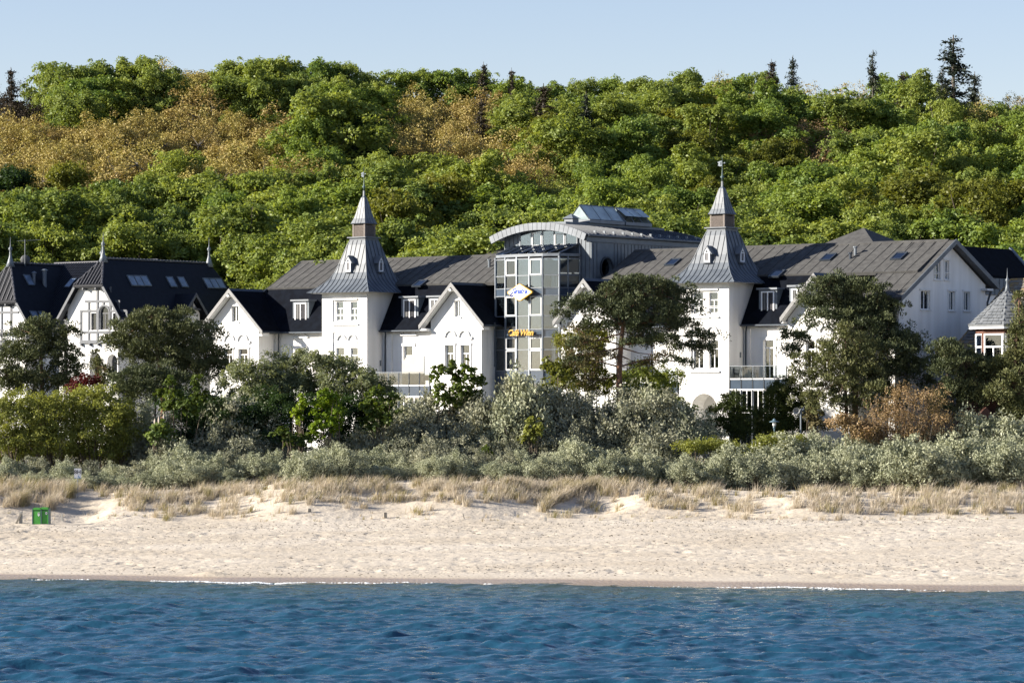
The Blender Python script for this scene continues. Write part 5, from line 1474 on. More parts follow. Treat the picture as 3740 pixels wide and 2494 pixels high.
# beach section sign
Ys = 219.5; xs_ = X(284, Ys); z0 = gz0(xs_, Ys)
top = Zw(1710, Ys); bot = Zw(1746, Ys)
sgn = thing('beach_sign', 'white beach section sign reading 8H on a grey pole', 'sign', (xs_, Ys, z0 - .2), radians(4))
s = MB(); s.tube([(0, 0, 0), (0, 0, top - z0 + .15)], .028, 8); s.build('pole', 'steel', sgn)
b0 = bot - z0 + .2; b1 = top - z0 + .2; w2 = .23
s = MB(); s.box(-w2, w2, -.05, -.03, b0, b1); s.build('board', 'white_paint', sgn)
lettering('lettering', '8H', .36, 'sign_black', sgn, (-.01, -.056, b0 + (b1 - b0) * .62), extrude=.003, offset=.006)
s = MB(); s.prism([(-w2 + i * .046, b0 + .035 + .018 * sin(i * 1.1)) for i in range(11)] + [(w2, b0), (-w2, b0)], -.056, -.051); s.build('wave_mark', 'sign_wave', sgn)
s = MB(); s.prism([(.0, b0 + .08), (.10, b0 + .06), (.15, b0 + .09), (.07, b0 + .13), (.04, b0 + .22), (.02, b0 + .14)], -.056, -.051); s.build('seal_mark', 'sign_wave', sgn)

# loudspeaker pole
Yl = 233.5; xl = X(2925, Yl); z0 = 4.1
zt_ = Zw(1492, Yl)
lp = thing('loudspeaker_pole', 'slim grey pole carrying a round white horn loudspeaker above the shrubs', 'loudspeaker', (xl, Yl, z0), 0)
s = MB(); s.tube([(0, 0, 0), (0, 0, zt_ - z0)], [.075, .055], 8); s.build('pole', 'steel', lp)
hz_ = Zw(1500, Yl) - z0
s = MB(); s.tube([(-.02, 0, hz_), (-.24, -.05, hz_)], .025, 5); s.tube([(-.02, 0, hz_ - .14), (-.2, -.05, hz_ - .1)], .02, 5); s.build('bracket', 'steel', lp)
s = MB(); s.lathe([(.05, .30), (.07, .28), (.08, .12), (.12, .05), (.22, 0), (.235, -.01), (.22, .015), (.12, .075), (.06, .12), (.045, .02), (.0, .0)], 18)
for i, (x, y, z) in enumerate(s.v): s.v[i] = (x - .31, z - .12, y + hz_)
ho = s.build('horn', 'horn', lp, smooth=True); ho.rotation_euler = (0, 0, 0)
for k in range(4): s = MB(); s.tube([(.055, -.03, 1 + k * .35), (.12, -.03, 1.02 + k * .35)], .012, 4); s.build('step_bolt', 'steel', lp)

# promenade lamp
Yq = 233.5; xq = X(2828, Yq); zq = Zw(1529, Yq)
pm = thing('promenade_lamp', 'blue-grey lamp with a wide hat-shaped shade above the silver shrubs', 'street lamp', (xq, Yq, 4.1), 0)
hh = zq - 4.1
s = MB(); s.tube([(0, 0, 0), (0, 0, hh - .55)], [.07, .05], 8); s.build('post', 'lamp_metal', pm)
s = MB(); s.lathe([(.36, -.13), (.34, -.10), (.16, -.03), (.11, .0), (.10, .06), (.07, .09), (.03, .10), (.02, .13)], 20, (0, 0, hh - .1)); s.build('shade', 'lamp_metal', pm, smooth=True)
s = MB(); s.lathe([(.07, -.42), (.12, -.38), (.13, -.14)], 12, (0, 0, hh - .1)); s.build('glass', 'white_trim', pm)
s = MB(); s.lathe([(.04, -.60), (.10, -.52), (.08, -.43)], 12, (0, 0, hh - .1)); s.build('collar', 'lamp_metal', pm)
# ============================================================ plants
def leaf_mat(name, cols, trans=.42, rough=.6, gloss=.04, nscale=.5, tcol=None):
    """cols: ramp of leaf colours picked by a per-leaf number, shifted per plant; noise by place adds patches"""
    m = bpy.data.materials.new(name); m.use_nodes = True; nt = m.node_tree; nt.nodes.clear()
    o = nt.nodes.new('ShaderNodeOutputMaterial')
    at_ = nt.nodes.new('ShaderNodeAttribute'); at_.attribute_name = 'tone'
    oi = nt.nodes.new('ShaderNodeObjectInfo')
    g = nt.nodes.new('ShaderNodeNewGeometry'); n = nt.nodes.new('ShaderNodeTexNoise'); n.inputs['Scale'].default_value = nscale; n.inputs['Detail'].default_value = 2
    nt.links.new(g.outputs['Position'], n.inputs['Vector'])
    def math_(op, a, b_):
        x = nt.nodes.new('ShaderNodeMath'); x.operation = op
        for i, v in enumerate((a, b_)):
            if isinstance(v, (int, float)): x.inputs[i].default_value = v
            else: nt.links.new(v, x.inputs[i])
        return x.outputs[0]
    f = math_('ADD', math_('MULTIPLY', at_.outputs['Fac'], .40), math_('ADD', math_('MULTIPLY', oi.outputs['Random'], .35), math_('MULTIPLY', math_('SUBTRACT', n.outputs[0], .35), .8)))
    r = nt.nodes.new('ShaderNodeValToRGB'); cr = r.color_ramp
    for i, c in enumerate(cols):
        p = i / (len(cols) - 1)
        if i == 0: e = cr.elements[0]; e.position = 0
        elif i == len(cols) - 1: e = cr.elements[1]; e.position = 1
        else: e = cr.elements.new(p)
        e.color = (*c, 1)
    nt.links.new(f, r.inputs[0])
    d = nt.nodes.new('ShaderNodeBsdfDiffuse'); t = nt.nodes.new('ShaderNodeBsdfTranslucent'); gl = nt.nodes.new('ShaderNodeBsdfGlossy')
    gl.inputs['Roughness'].default_value = .45; gl.inputs[0].default_value = (.5, .5, .5, 1)
    nt.links.new(r.outputs[0], d.inputs[0])
    tc = nt.nodes.new('ShaderNodeMix'); tc.data_type = 'RGBA'; tc.blend_type = 'MULTIPLY'; tc.inputs[0].default_value = 1; tc.inputs[7].default_value = (*(tcol or (1.15, 1.1, .5)), 1)
    nt.links.new(r.outputs[0], tc.inputs[6]); nt.links.new(tc.outputs[2], t.inputs[0])
    m1 = nt.nodes.new('ShaderNodeMixShader'); m1.inputs[0].default_value = trans
    m2 = nt.nodes.new('ShaderNodeMixShader'); m2.inputs[0].default_value = gloss * .5
    nt.links.new(d.outputs[0], m1.inputs[1]); nt.links.new(t.outputs[0], m1.inputs[2]); nt.links.new(m1.outputs[0], m2.inputs[1]); nt.links.new(gl.outputs[0], m2.inputs[2]); nt.links.new(m2.outputs[0], o.inputs[0])
    MAT[name] = m; return m

leaf_mat('leaf_beech', [(0.089, 0.158, 0.045), (0.138, 0.221, 0.045), (0.212, 0.305, 0.058), (0.290, 0.347, 0.067)])
leaf_mat('leaf_green', [(0.089, 0.149, 0.052), (0.149, 0.226, 0.056), (0.236, 0.309, 0.066), (0.334, 0.372, 0.078)])
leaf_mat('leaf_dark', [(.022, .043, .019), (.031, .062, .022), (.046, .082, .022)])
leaf_mat('leaf_bud', [(0.297, 0.194, 0.086), (0.413, 0.281, 0.110), (0.492, 0.341, 0.131), (0.387, 0.354, 0.108)], trans=.2)
leaf_mat('leaf_rust', [(0.259, 0.158, 0.096), (0.308, 0.211, 0.113), (0.356, 0.275, 0.130)], trans=.2)
leaf_mat('leaf_yellow', [(0.099, 0.121, 0.030), (0.149, 0.167, 0.030), (0.208, 0.209, 0.033)])
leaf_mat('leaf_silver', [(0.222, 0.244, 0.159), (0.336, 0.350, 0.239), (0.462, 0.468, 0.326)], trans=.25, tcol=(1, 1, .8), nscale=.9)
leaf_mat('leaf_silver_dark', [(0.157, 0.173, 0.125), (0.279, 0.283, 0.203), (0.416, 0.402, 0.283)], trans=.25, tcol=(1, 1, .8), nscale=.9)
leaf_mat('leaf_olive', [(0.145, 0.169, 0.058), (0.242, 0.265, 0.064), (0.353, 0.364, 0.072)], nscale=.9)
leaf_mat('leaf_lime', [(0.121, 0.194, 0.022), (0.194, 0.279, 0.026), (0.267, 0.352, 0.032)])
leaf_mat('leaf_maple', [(0.061, 0.094, 0.023), (0.099, 0.143, 0.030), (0.143, 0.187, 0.036)])
leaf_mat('leaf_bush', [(0.114, 0.138, 0.097), (0.179, 0.212, 0.120), (0.268, 0.295, 0.150)], nscale=.9)
leaf_mat('leaf_yew', [(0.031, 0.047, 0.017), (0.052, 0.072, 0.019), (0.081, 0.101, 0.026)], trans=.1, nscale=.9)
leaf_mat('needle', [(0.047, 0.066, 0.038), (0.081, 0.100, 0.049), (0.129, 0.138, 0.060)], trans=.1, nscale=.9)
leaf_mat('needle_brown', [(0.075, 0.068, 0.034), (0.111, 0.094, 0.044), (0.144, 0.122, 0.055)], trans=.1, nscale=.9)
leaf_mat('needle_light', [(0.069, 0.088, 0.041), (0.111, 0.128, 0.051), (0.163, 0.163, 0.066)], trans=.1, nscale=.9)
leaf_mat('needle_spruce', [(0.019, 0.029, 0.022), (0.032, 0.045, 0.032), (0.056, 0.064, 0.040)], trans=.05)
leaf_mat('needle_dead', [(.030, .024, .018), (.045, .034, .024), (.06, .048, .03)], trans=.05)
leaf_mat('leaf_red', [(.06, .010, .012), (.10, .018, .018), (.14, .03, .022)], trans=.3, tcol=(1.2, .5, .5))
leaf_mat('grass_dry', [(0.353, 0.293, 0.205), (0.488, 0.414, 0.317), (0.597, 0.528, 0.439)], trans=.25, tcol=(1.0, .95, .7), nscale=.6)
leaf_mat('grass_green', [(0.188, 0.187, 0.088), (0.297, 0.260, 0.136), (0.437, 0.357, 0.214)], trans=.25, tcol=(1.0, 1.0, .6), nscale=.6)
mat('bark', (.085, .065, .05), .9, scale=6, col2=(.045, .035, .028), bump=.4)
mat('bark_grey', (.14, .125, .105), .9, scale=5, col2=(.08, .07, .06), bump=.3)
mat('bark_pine', (.20, .10, .055), .9, scale=4, col2=(.07, .05, .04), bump=.4)
mat('twig', (.16, .125, .09), .9, scale=5, col2=(.09, .07, .05))
mat('candle_flower', (.5, .42, .36), .8)

def quads_mesh(name, co, tone, material):
    """co: (n,4,3) leaf corners; tone: one number per leaf"""
    n = len(co); me = bpy.data.meshes.new(name)
    me.vertices.add(n * 4); me.vertices.foreach_set('co', co.astype(np.float32).ravel())
    me.loops.add(n * 4); me.loops.foreach_set('vertex_index', np.arange(n * 4, dtype=np.int32))
    me.polygons.add(n); me.polygons.foreach_set('loop_start', np.arange(0, n * 4, 4, dtype=np.int32)); me.polygons.foreach_set('loop_total', np.full(n, 4, np.int32))
    me.update(calc_edges=True)
    a = me.attributes.new('tone', 'FLOAT', 'FACE'); a.data.foreach_set('value', tone.astype(np.float32))
    me.materials.append(MAT[material] if isinstance(material, str) else material)
    return me
def unit(a): return a / np.maximum(np.linalg.norm(a, axis=-1, keepdims=True), 1e-9)
def leaf_quads(c, nrm, size, aspect, g):
    n = len(c); r_ = unit(g.normal(size=(n, 3))); t = unit(np.cross(nrm, r_)); b_ = np.cross(nrm, t)
    s = size * g.uniform(.65, 1.35, (n, 1))
    t = t * s; b_ = b_ * s * aspect
    return np.stack([c + t, c + b_, c - t, c - b_], 1)

def clump_foliage(blobs, g, clump_r, per, leaf, aspect=.6, flat=.5, dens=1.0, jit=.55, up=.5, inner=.5, low=.35, ragged=.25, spiky=False, skin=1.0, mode='leaf'):
    """blobs: (x,y,z,rx,ry,rz). Leaf clumps are scattered over each blob's shell, denser on top; returns corner array, tones and clump centres"""
    cs_, ns_, rs_, tn_ = [], [], [], []
    for bi, (x, y, z, rx, ry, rz) in enumerate(blobs):
        area = 4 * pi * (((rx * ry) ** 1.6 + (rx * rz) ** 1.6 + (ry * rz) ** 1.6) / 3) ** (1 / 1.6)
        n = max(4, int(dens * area / (clump_r * clump_r * 2.2)))
        d = unit(g.normal(size=(n * 2, 3)))
        keep = (d[:, 2] > -.25) | (g.random(n * 2) < low); d = d[keep][:n]; n = len(d)
        ph = g.uniform(0, 6, 6)
        rr = 1 + ragged * (np.sin(d[:, 0] * 4 + ph[0]) * np.sin(d[:, 2] * 5 + ph[1]) + .6 * np.sin(d[:, 1] * 7 + ph[2] + d[:, 2] * 6))
        depth = 1 - inner * g.random(n) ** 1.8
        c = np.array([x, y, z]) + d * np.array([rx, ry, rz]) * (rr * depth)[:, None]
        nn = unit(d * np.array([1 / rx, 1 / ry, 1 / rz]))
        cs_.append(c); ns_.append(unit(nn * (1 - up) + np.array([0, 0, up]) + g.normal(size=(n, 3)) * .12)); rs_.append(clump_r * g.uniform(.6, 1.35, n)); tn_.append(g.uniform(0, 1, n))
    c = np.concatenate(cs_); nn = np.concatenate(ns_); rr = np.concatenate(rs_); tn = np.concatenate(tn_)
    n = len(c); k = per
    C0 = np.repeat(c, k, 0); N0 = np.repeat(nn, k, 0); R0 = np.repeat(rr, k)[:, None]; T0 = np.repeat(tn, k)
    m_ = len(C0)
    v = unit(g.normal(size=(m_, 3))) * (g.random((m_, 1)) ** (1 / 2.4))
    along = (v * N0).sum(1, keepdims=True)
    v = v - N0 * along * (1 - flat)
    rad2 = (v * v).sum(1, keepdims=True)
    pos = C0 + v * R0 - np.array([0, 0, 1]) * rad2 * R0 * .25
    ln = unit(N0 + v * .5 + g.normal(size=(m_, 3)) * jit)
    if mode == 'needle':
        # short stiff shoots pointing up and out of the clump
        dirv = unit(v * .9 + N0 * .5 + np.array([0, 0, .35]) + g.normal(size=(m_, 3)) * .35)
        s = (leaf * g.uniform(.6, 1.4, (m_, 1))); side = unit(np.cross(dirv, g.normal(size=(m_, 3)))) * s * aspect
        q = np.stack([pos - dirv * s * .5, pos + side, pos + dirv * s, pos - side], 1)
    else: q = leaf_quads(pos, ln, leaf, aspect, g)
    tone = np.clip(T0 * .6 + g.random(m_) * .4, 0, 1)
    return q, tone, c

def wood(mb, base, targets, r0, g, fork=.5, r_tip=.02, wiggle=.35, n=5, bend=.25):
    for t in targets:
        b_ = Vector(base); t = Vector(t); mid = b_.lerp(t, .5) + Vector((g.normal(0, wiggle), g.normal(0, wiggle), bend * (t - b_).length * .3))
        mb.tube([b_, b_.lerp(mid, .6), mid, mid.lerp(t, .6), t], [r0, r0 * .8, r0 * .55, r0 * .35, r_tip], n, cap=False)

def plant_thing(name, label, cat, base, blobs, foliage, leafmat, group=None, bark='bark', trunk=None, crown_name='crown', seed=1, stems=0, stem_r=.05, twigs=0, extra=None):
    """world blobs (x,y,z,rx,ry,rz); foliage kwargs; trunk: list of world points with radii"""
    g = np.random.default_rng(seed)
    bx_, by_, bz_ = base
    loc_bl = [(b[0] - bx_, b[1] - by_, b[2] - bz_, *b[3:6]) for b in blobs]
    q, tone, cc = clump_foliage(loc_bl, g, **foliage)
    t = thing(name, label, cat, base, 0, group)
    me = quads_mesh(crown_name, q, tone, leafmat); o = bpy.data.objects.new(crown_name, me); C.objects.link(o); o.parent = t
    mb = MB()
    if trunk:
        mb.tube([tuple(Vector(p[:3]) - Vector(base)) for p in trunk], [p[3] for p in trunk], 8)
        tp = [Vector(p[:3]) - Vector(base) for p in trunk]
        for b in loc_bl:
            cen = Vector(b[:3]); near = min(tp[1:], key=lambda p: abs(p.z - (cen.z - .5)) + .3 * (p - cen).length)
            tg = [tuple(cen)] ; wood(mb, near, tg, max(.05, trunk[-1][3] * .8), g, wiggle=.3)
            idx = [i for i in g.integers(0, len(cc), 60) if (Vector(cc[i]) - cen).length < max(b[3:6]) * 1.2][:max(3, twigs // max(1, len(loc_bl)))]
            wood(mb, cen, [tuple(cc[i]) for i in idx], .035, g, wiggle=.12)
    if stems:
        for i in g.integers(0, len(cc), stems):
            p = cc[i]; b0 = (p[0] * .35 + g.normal(0, .15), p[1] * .35 + g.normal(0, .15), 0)
            wood(mb, b0, [tuple(p)], stem_r, g, wiggle=.15, r_tip=.012, n=4)
    if mb.v: mb.build('trunk' if trunk else 'stems', bark, t)
    if extra: extra(t, cc)
    return t

def copy_tree(src, loc3, rz, sc, label=None, group=None, mats=None, tilt=0.0):
    r_ = src.copy(); C.objects.link(r_); r_.location = loc3; r_.rotation_euler = (tilt, 0, rz); r_.scale = sc
    if label: r_['label'] = label
    if group: r_['group'] = group
    for ch in src.children:
        c = ch.copy(); C.objects.link(c); c.parent = r_
        if mats and ch.name.split('.')[0] in ('crown', 'foliage'):
            c.material_slots[0].link = 'OBJECT'; c.material_slots[0].material = MAT[mats]
    return r_

FLEAF = dict(clump_r=.58, per=34, leaf=.12, aspect=.65, flat=.45, dens=1.2, jit=.8, up=.35, inner=.5, low=.2, ragged=.42)
def forest_proto(i):
    """broadleaf tree standing 15 m tall, several lobes"""
    g = np.random.default_rng(100 + i)
    bl = [(0, 0, 8.8, 2.6, 2.6, 4.2)]
    a0 = g.uniform(0, 6)
    for k in range(13):
        a = a0 + k * 2.4; z = 5.0 + 8.2 * (k / 12) + g.uniform(-.5, .5); rmax = 3.7 * sqrt(max(.05, 1 - ((z - 8.5) / 6.2) ** 2)); rr = rmax * g.uniform(.6, 1.0)
        bl.append((rr * cos(a), rr * sin(a), z, g.uniform(.9, 1.9), g.uniform(.9, 1.9), g.uniform(.5, 1.5)))
    for k in range(5): bl.append((g.uniform(-1.6, 1.6), g.uniform(-1.6, 1.6), g.uniform(12.6, 14.0), g.uniform(.7, 1.3), g.uniform(.7, 1.3), g.uniform(.5, 1.1)))
    q, tone, cc = clump_foliage(bl, g, **FLEAF)
    t = thing('broadleaf_tree', 'x', 'tree', (0, 0, 0))
    me = quads_mesh('crown', q, tone, 'leaf_beech'); o = bpy.data.objects.new('crown', me); C.objects.link(o); o.parent = t
    mb = MB(); mb.tube([(0, 0, -.5), (.1, 0, 3), (0, .1, 7), (0, 0, 11)], [.26, .22, .16, .07], 6)
    wood(mb, (0, 0, 5), [tuple(cc[j]) for j in g.integers(0, len(cc), 14)], .09, g, n=3)
    mb.build('trunk', 'bark', t)
    return t
def bud_proto(i):
    """oak coming into bud: fine crown with the limbs showing"""
    g = np.random.default_rng(200 + i)
    bl = [(0, 0, 9.0, 3.6, 3.6, 4.4)]
    for k in range(6):
        a = g.uniform(0, 2 * pi); rr = g.uniform(1.8, 3.2); z = g.uniform(6.5, 12.0)
        bl.append((rr * cos(a), rr * sin(a), z, g.uniform(1.4, 2.2), g.uniform(1.4, 2.2), g.uniform(1.2, 1.9)))
    q, tone, cc = clump_foliage(bl, g, clump_r=.75, per=58, leaf=.088, aspect=.7, flat=.8, dens=1.15, jit=1.0, up=.25, inner=.75, low=.5, ragged=.2)
    t = thing('budding_tree', 'x', 'tree', (0, 0, 0))
    me = quads_mesh('crown', q, tone, 'leaf_bud'); o = bpy.data.objects.new('crown', me); C.objects.link(o); o.parent = t
    mb = MB(); mb.tube([(0, 0, -.5), (.15, 0, 3), (0, .1, 6.5)], [.28, .24, .17], 6)
    for j in range(9):
        a = j * .7; L1 = (1.9 * cos(a), 1.9 * sin(a), 9.0 + (j % 3)); wood(mb, (0, .1, 5.5 + .1 * j), [L1], .11, g, n=4, r_tip=.05)
        idx = np.argsort(((cc - np.array(L1)) ** 2).sum(1))[:60:5]; wood(mb, L1, [tuple(cc[k]) for k in idx], .05, g, n=3, wiggle=.15)
    mb.build('trunk', 'bark_grey', t)
    return t
def spruce_proto(i, dead=False, sparse=False):
    g = np.random.default_rng(300 + i)
    Ht = 16.0; cs_, ns_ = [], []
    mb = MB(); mb.tube([(0, 0, -.5), (0, 0, Ht * .5), (0, 0, Ht)], [.24, .15, .03], 6)
    Q, TN = [], []
    for k in range(120 if not sparse else 95):
        z = 2.5 + (Ht - 2.8) * g.random() ** .85
        L = ((Ht - z) * (.21 if not sparse else .23) + .2) * g.uniform(.45, 1.25)
        a = g.uniform(0, 2 * pi); dr = g.uniform(-.28, .22)
        tip = np.array([L * cos(a), L * sin(a), z + L * dr])
        mb.tube([(0, 0, z), tuple(tip)], [.035, .01], 3, cap=False)
        n = int(16 + 42 * L); t_ = g.uniform(.12, 1, n)[:, None]
        p = np.array([0, 0, z]) * (1 - t_) + tip * t_ + g.normal(size=(n, 3)) * np.array([.17, .17, .08])
        p[:, 2] -= np.abs(g.normal(0, .12, n))
        Q.append(leaf_quads(p, unit(g.normal(size=(n, 3)) + np.array([0, 0, .5])), .12, .45, g)); TN.append(g.random(n))
    t = thing('spruce_tree', 'x', 'tree', (0, 0, 0))
    me = quads_mesh('crown', np.concatenate(Q), np.concatenate(TN), 'needle_dead' if dead else 'needle_spruce'); o = bpy.data.objects.new('crown', me); C.objects.link(o); o.parent = t
    mb.build('trunk', 'bark_grey', t)
    return t
# ============================================================ the wooded hill
protos = [forest_proto(i) for i in range(8)]
buds = [bud_proto(i) for i in range(4)]
spruces = [spruce_proto(0), spruce_proto(1, sparse=True), spruce_proto(2, dead=True)]

def interp(pts, x):
    for (a, b_), (c, d) in zip(pts[:-1], pts[1:]):
        if x <= c: return b_ + (d - b_) * (x - a) / max(1e-6, (c - a)) if x >= a else b_
    return pts[-1][1]
SKYLINE = [(-200, 270), (0, 262), (70, 270), (150, 215), (350, 215), (480, 205), (560, 185), (680, 190), (760, 225), (850, 200), (1000, 182), (1180, 195), (1330, 235), (1400, 255), (1500, 225), (1640, 215), (1750, 245), (1880, 268), (2000, 278), (2120, 262), (2250, 255), (2370, 262), (2450, 240), (2560, 228), (2700, 245), (2800, 262), (2950, 265), (3100, 270), (3230, 262), (3330, 240), (3450, 262), (3600, 300), (3740, 318), (3900, 330)]
def zone(px, py):
    """(kind, leaf material, tone word) by where the crown shows"""
    r_ = R.random()
    if py < 345:                                              # crest
        if px < 90: return ('bud', 'needle_dead', 'bare dark')
        if px > 2480 and r_ < .55: return ('bud', R.choice(['leaf_bud', 'leaf_olive', 'leaf_bud']), 'brown budding')
        if 640 < px < 740: return ('bud', 'leaf_bud', 'brown budding')
        if 1400 < px < 1830 and py > 262: return ('bud', 'leaf_bud', 'golden budding')
        return ('leaf', R.choice(['leaf_green', 'leaf_green', 'leaf_beech']), 'fresh green')
    if px < 1190 and 330 < py < 545 - max(0, (px - 700)) * .05 : 
        return ('bud', 'leaf_bud', 'golden budding')
    if 1330 < px < 1990 and 300 < py < 470 + (0 if px < 1600 else 60): return ('bud', 'leaf_bud', 'golden budding')
    if 1400 < px < 1560 and 470 < py < 560 and r_ < .6: return ('bud', 'leaf_bud', 'golden budding')
    if 1900 < px < 2080 and 520 < py < 600: return ('bud', 'leaf_olive', 'olive brown')
    if 2720 < px < 3050 and 395 < py < 480: return ('bud', 'leaf_rust', 'orange budding')
    if px < 130 and 500 < py < 620: return ('leaf', 'leaf_dark', 'dark green')
    if py > 700 and r_ < .5: return ('leaf', 'leaf_green', 'deep green')
    if px > 3300 and py > 620: return ('leaf', 'leaf_yellow' if r_ < .6 else 'leaf_beech', 'yellow-green')
    if r_ < .42: return ('leaf', 'leaf_beech', 'bright green')
    if r_ < .52: return ('leaf', 'leaf_yellow', 'yellow-green')
    return ('leaf', 'leaf_green', 'mid green')
COLS = [(-300, 'above the dish'), (260, 'above the timbered gable'), (620, 'above the black roof'), (980, 'beside the villa-side spire'), (1240, 'behind the villa-side spire'), (1480, 'before the glass bay'), (1800, 'above the glass bay'), (2150, 'above the glass lantern'), (2470, 'behind the turret-side spire'), (2780, 'over the vent pipes'), (3100, 'above the pavilion roof'), (3400, 'above the shaded gable'), (3620, 'above the slate turret')]
ROWS = [(0, 'on the hill crest'), (330, 'just under the crest'), (440, 'high on the slope'), (560, 'upper mid slope'), (680, 'lower mid slope'), (790, 'low on the slope'), (890, 'right behind the roofs')]
def where(px, py):
    c = [w_ for p, w_ in COLS if px >= p][-1]; r_ = [w_ for p, w_ in ROWS if py >= p][-1]
    return r_, c
placed = []
HGT = 15.2
def add_tree(px, Y, top_py, kindset=None, width=1.0):
    x = X(px, Y); z0 = float(ground_z(np.array([x]), np.array([Y]))[0])
    h = Zw(top_py, Y) - z0
    kind_, m_, word = kindset or zone(px, top_py)
    h = min(max(h, 7.5), 21)
    src = R.choice(protos if kind_ == 'leaf' else buds) if kind_ != 'spruce' else None
    s = h / 15.0; w_ = s * R.uniform(.82, 1.28) * width
    placed.append([px, top_py, Y, x, z0, src, (w_, w_, s), m_, word, kind_])
# crest row(s) follow the skyline
px = -120
while px < 3860:
    if not (3440 < px < 3500): add_tree(px, 430 + R.uniform(-4, 6), interp(SKYLINE, px) + R.uniform(-2, 20), width=.92)
    px += R.uniform(78, 112)
px = -60
while px < 3860:
    add_tree(px, 416 + R.uniform(-4, 4), interp(SKYLINE, px) + 48 + R.uniform(-12, 22)); px += R.uniform(115, 150)
# rows down the slope
rows_ = [(402, 352), (388, 412), (374, 470), (360, 532), (346, 592), (333, 652), (320, 712), (309, 772), (299, 835), (291, 895)]
for ri, (Y, py) in enumerate(rows_):
    step = F / Y * 6.0
    px = -100 + (ri % 2) * step * .5 + R.uniform(-20, 20)
    while px < 3840:
        p = py + R.gauss(0, 30) + 10 * sin(px * .004 + ri)
        if ri == len(rows_) - 1 and (1750 < px < 2350): px += step; continue
        if Y < 312 and px < 1080: px += step; continue
        add_tree(px + R.uniform(-.18, .18) * step, Y + R.uniform(-4, 4), p, width=1.08)
        px += step * R.uniform(.8, 1.12)
for px_, p_ in ((-60, 800), (60, 850), (200, 790), (330, 860), (450, 800), (560, 860), (700, 815), (820, 880), (930, 835), (1030, 870)): add_tree(px_, 314 + R.uniform(-3, 3), p_, width=1.1)
for px_, p_ in ((2740, 425), (2820, 408), (2905, 415), (2990, 425), (3050, 440)): add_tree(px_, 394, p_, ('bud', 'leaf_rust', 'orange budding'), .9)
# landmark crowns
add_tree(1205, 372, 318, ('leaf', 'leaf_green', 'tall dense green'), 1.12)
add_tree(1300, 376, 400, ('leaf', 'leaf_dark', 'dark green'), 1.0)
add_tree(1120, 368, 400, ('leaf', 'leaf_beech', 'tall bright green'), 1.0)
# unique labels
cells = {}
for t in placed:
    key = (t[8], t[9], *where(t[0], t[1])); cells.setdefault(key, []).append(t)
ORD = ['first', 'second', 'third', 'fourth', 'fifth', 'sixth', 'seventh', 'eighth', 'ninth', 'tenth']
n_tree = 0
used_src = set()
for key, ts in cells.items():
    ts.sort(key=lambda t: t[0])
    for i, (px, py, Y, x, z0, src, sc, m_, word, kind_) in enumerate(ts):
        nm = 'broadleaf tree' if kind_ == 'leaf' else 'oak'
        lab = f"{word} {nm} {key[2]}, {key[3]}"
        if len(ts) > 1: lab += f", {ORD[min(i, 9)]} one"
        copy_tree(src, (x, Y, z0), R.uniform(0, 2 * pi), sc, lab, 'trees on the wooded hill', mats=m_)
        n_tree += 1
for p in protos + buds:
    for ch in list(p.children): bpy.data.objects.remove(ch)
    bpy.data.objects.remove(p)
# spruces
def add_spruce(i, px, top, Y, w_, label, z0=None):
    x = X(px, Y); z0 = float(ground_z(np.array([x]), np.array([Y]))[0]); h = Zw(top, Y) - z0; s = h / 16.0
    copy_tree(spruces[i], (x, Y, z0), R.uniform(0, 6), (s * w_, s * w_, s), label, 'spruces on the hill')
add_spruce(1, 3482, 128, 424, 1.6, 'tallest dark spruce with open branches, standing clear above the crest')
add_spruce(1, 3188, 182, 424, .75, 'slender spruce spire piercing the skyline above the little pavilion roof')
add_spruce(0, 2896, 202, 422, .85, 'narrow dark spruce on the crest over the two vent pipes')
add_spruce(2, 2818, 216, 424, .9, 'brownish spruce beside the narrow dark one on the crest')
add_spruce(2, 1766, 226, 424, .8, 'small brown spruce tip on the crest over the gable beside the glass bay')
add_spruce(2, 1868, 248, 424, .8, 'stubby dark spruce on the crest above the glass bay')
add_spruce(2, 1985, 305, 398, 1.35, 'big half-dead brown spruce with a pale trunk below the crest')
add_spruce(2, 1757, 360, 396, 1.0, 'thin brown spruce among golden oaks beside the half-dead one')
add_spruce(0, 2140, 335, 400, 1.0, 'small black spruce between bright crowns next to the half-dead spruce')
add_spruce(0, 3440, 250, 420, 1.0, 'low dark spruce at the foot of the tallest one')
add_spruce(0, 3560, 262, 420, 1.1, 'broad dark spruce on the crest beyond the tallest one')
add_spruce(2, 3300, 262, 422, 1.0, 'brown tattered spruce between the slender spire and the tallest spruce')
add_spruce(2, 40, 246, 424, 1.1, 'dark bare-topped spruce at the very end of the crest over the dish')
for p in spruces:
    for ch in list(p.children): bpy.data.objects.remove(ch)
    bpy.data.objects.remove(p)
print('forest trees', n_tree)
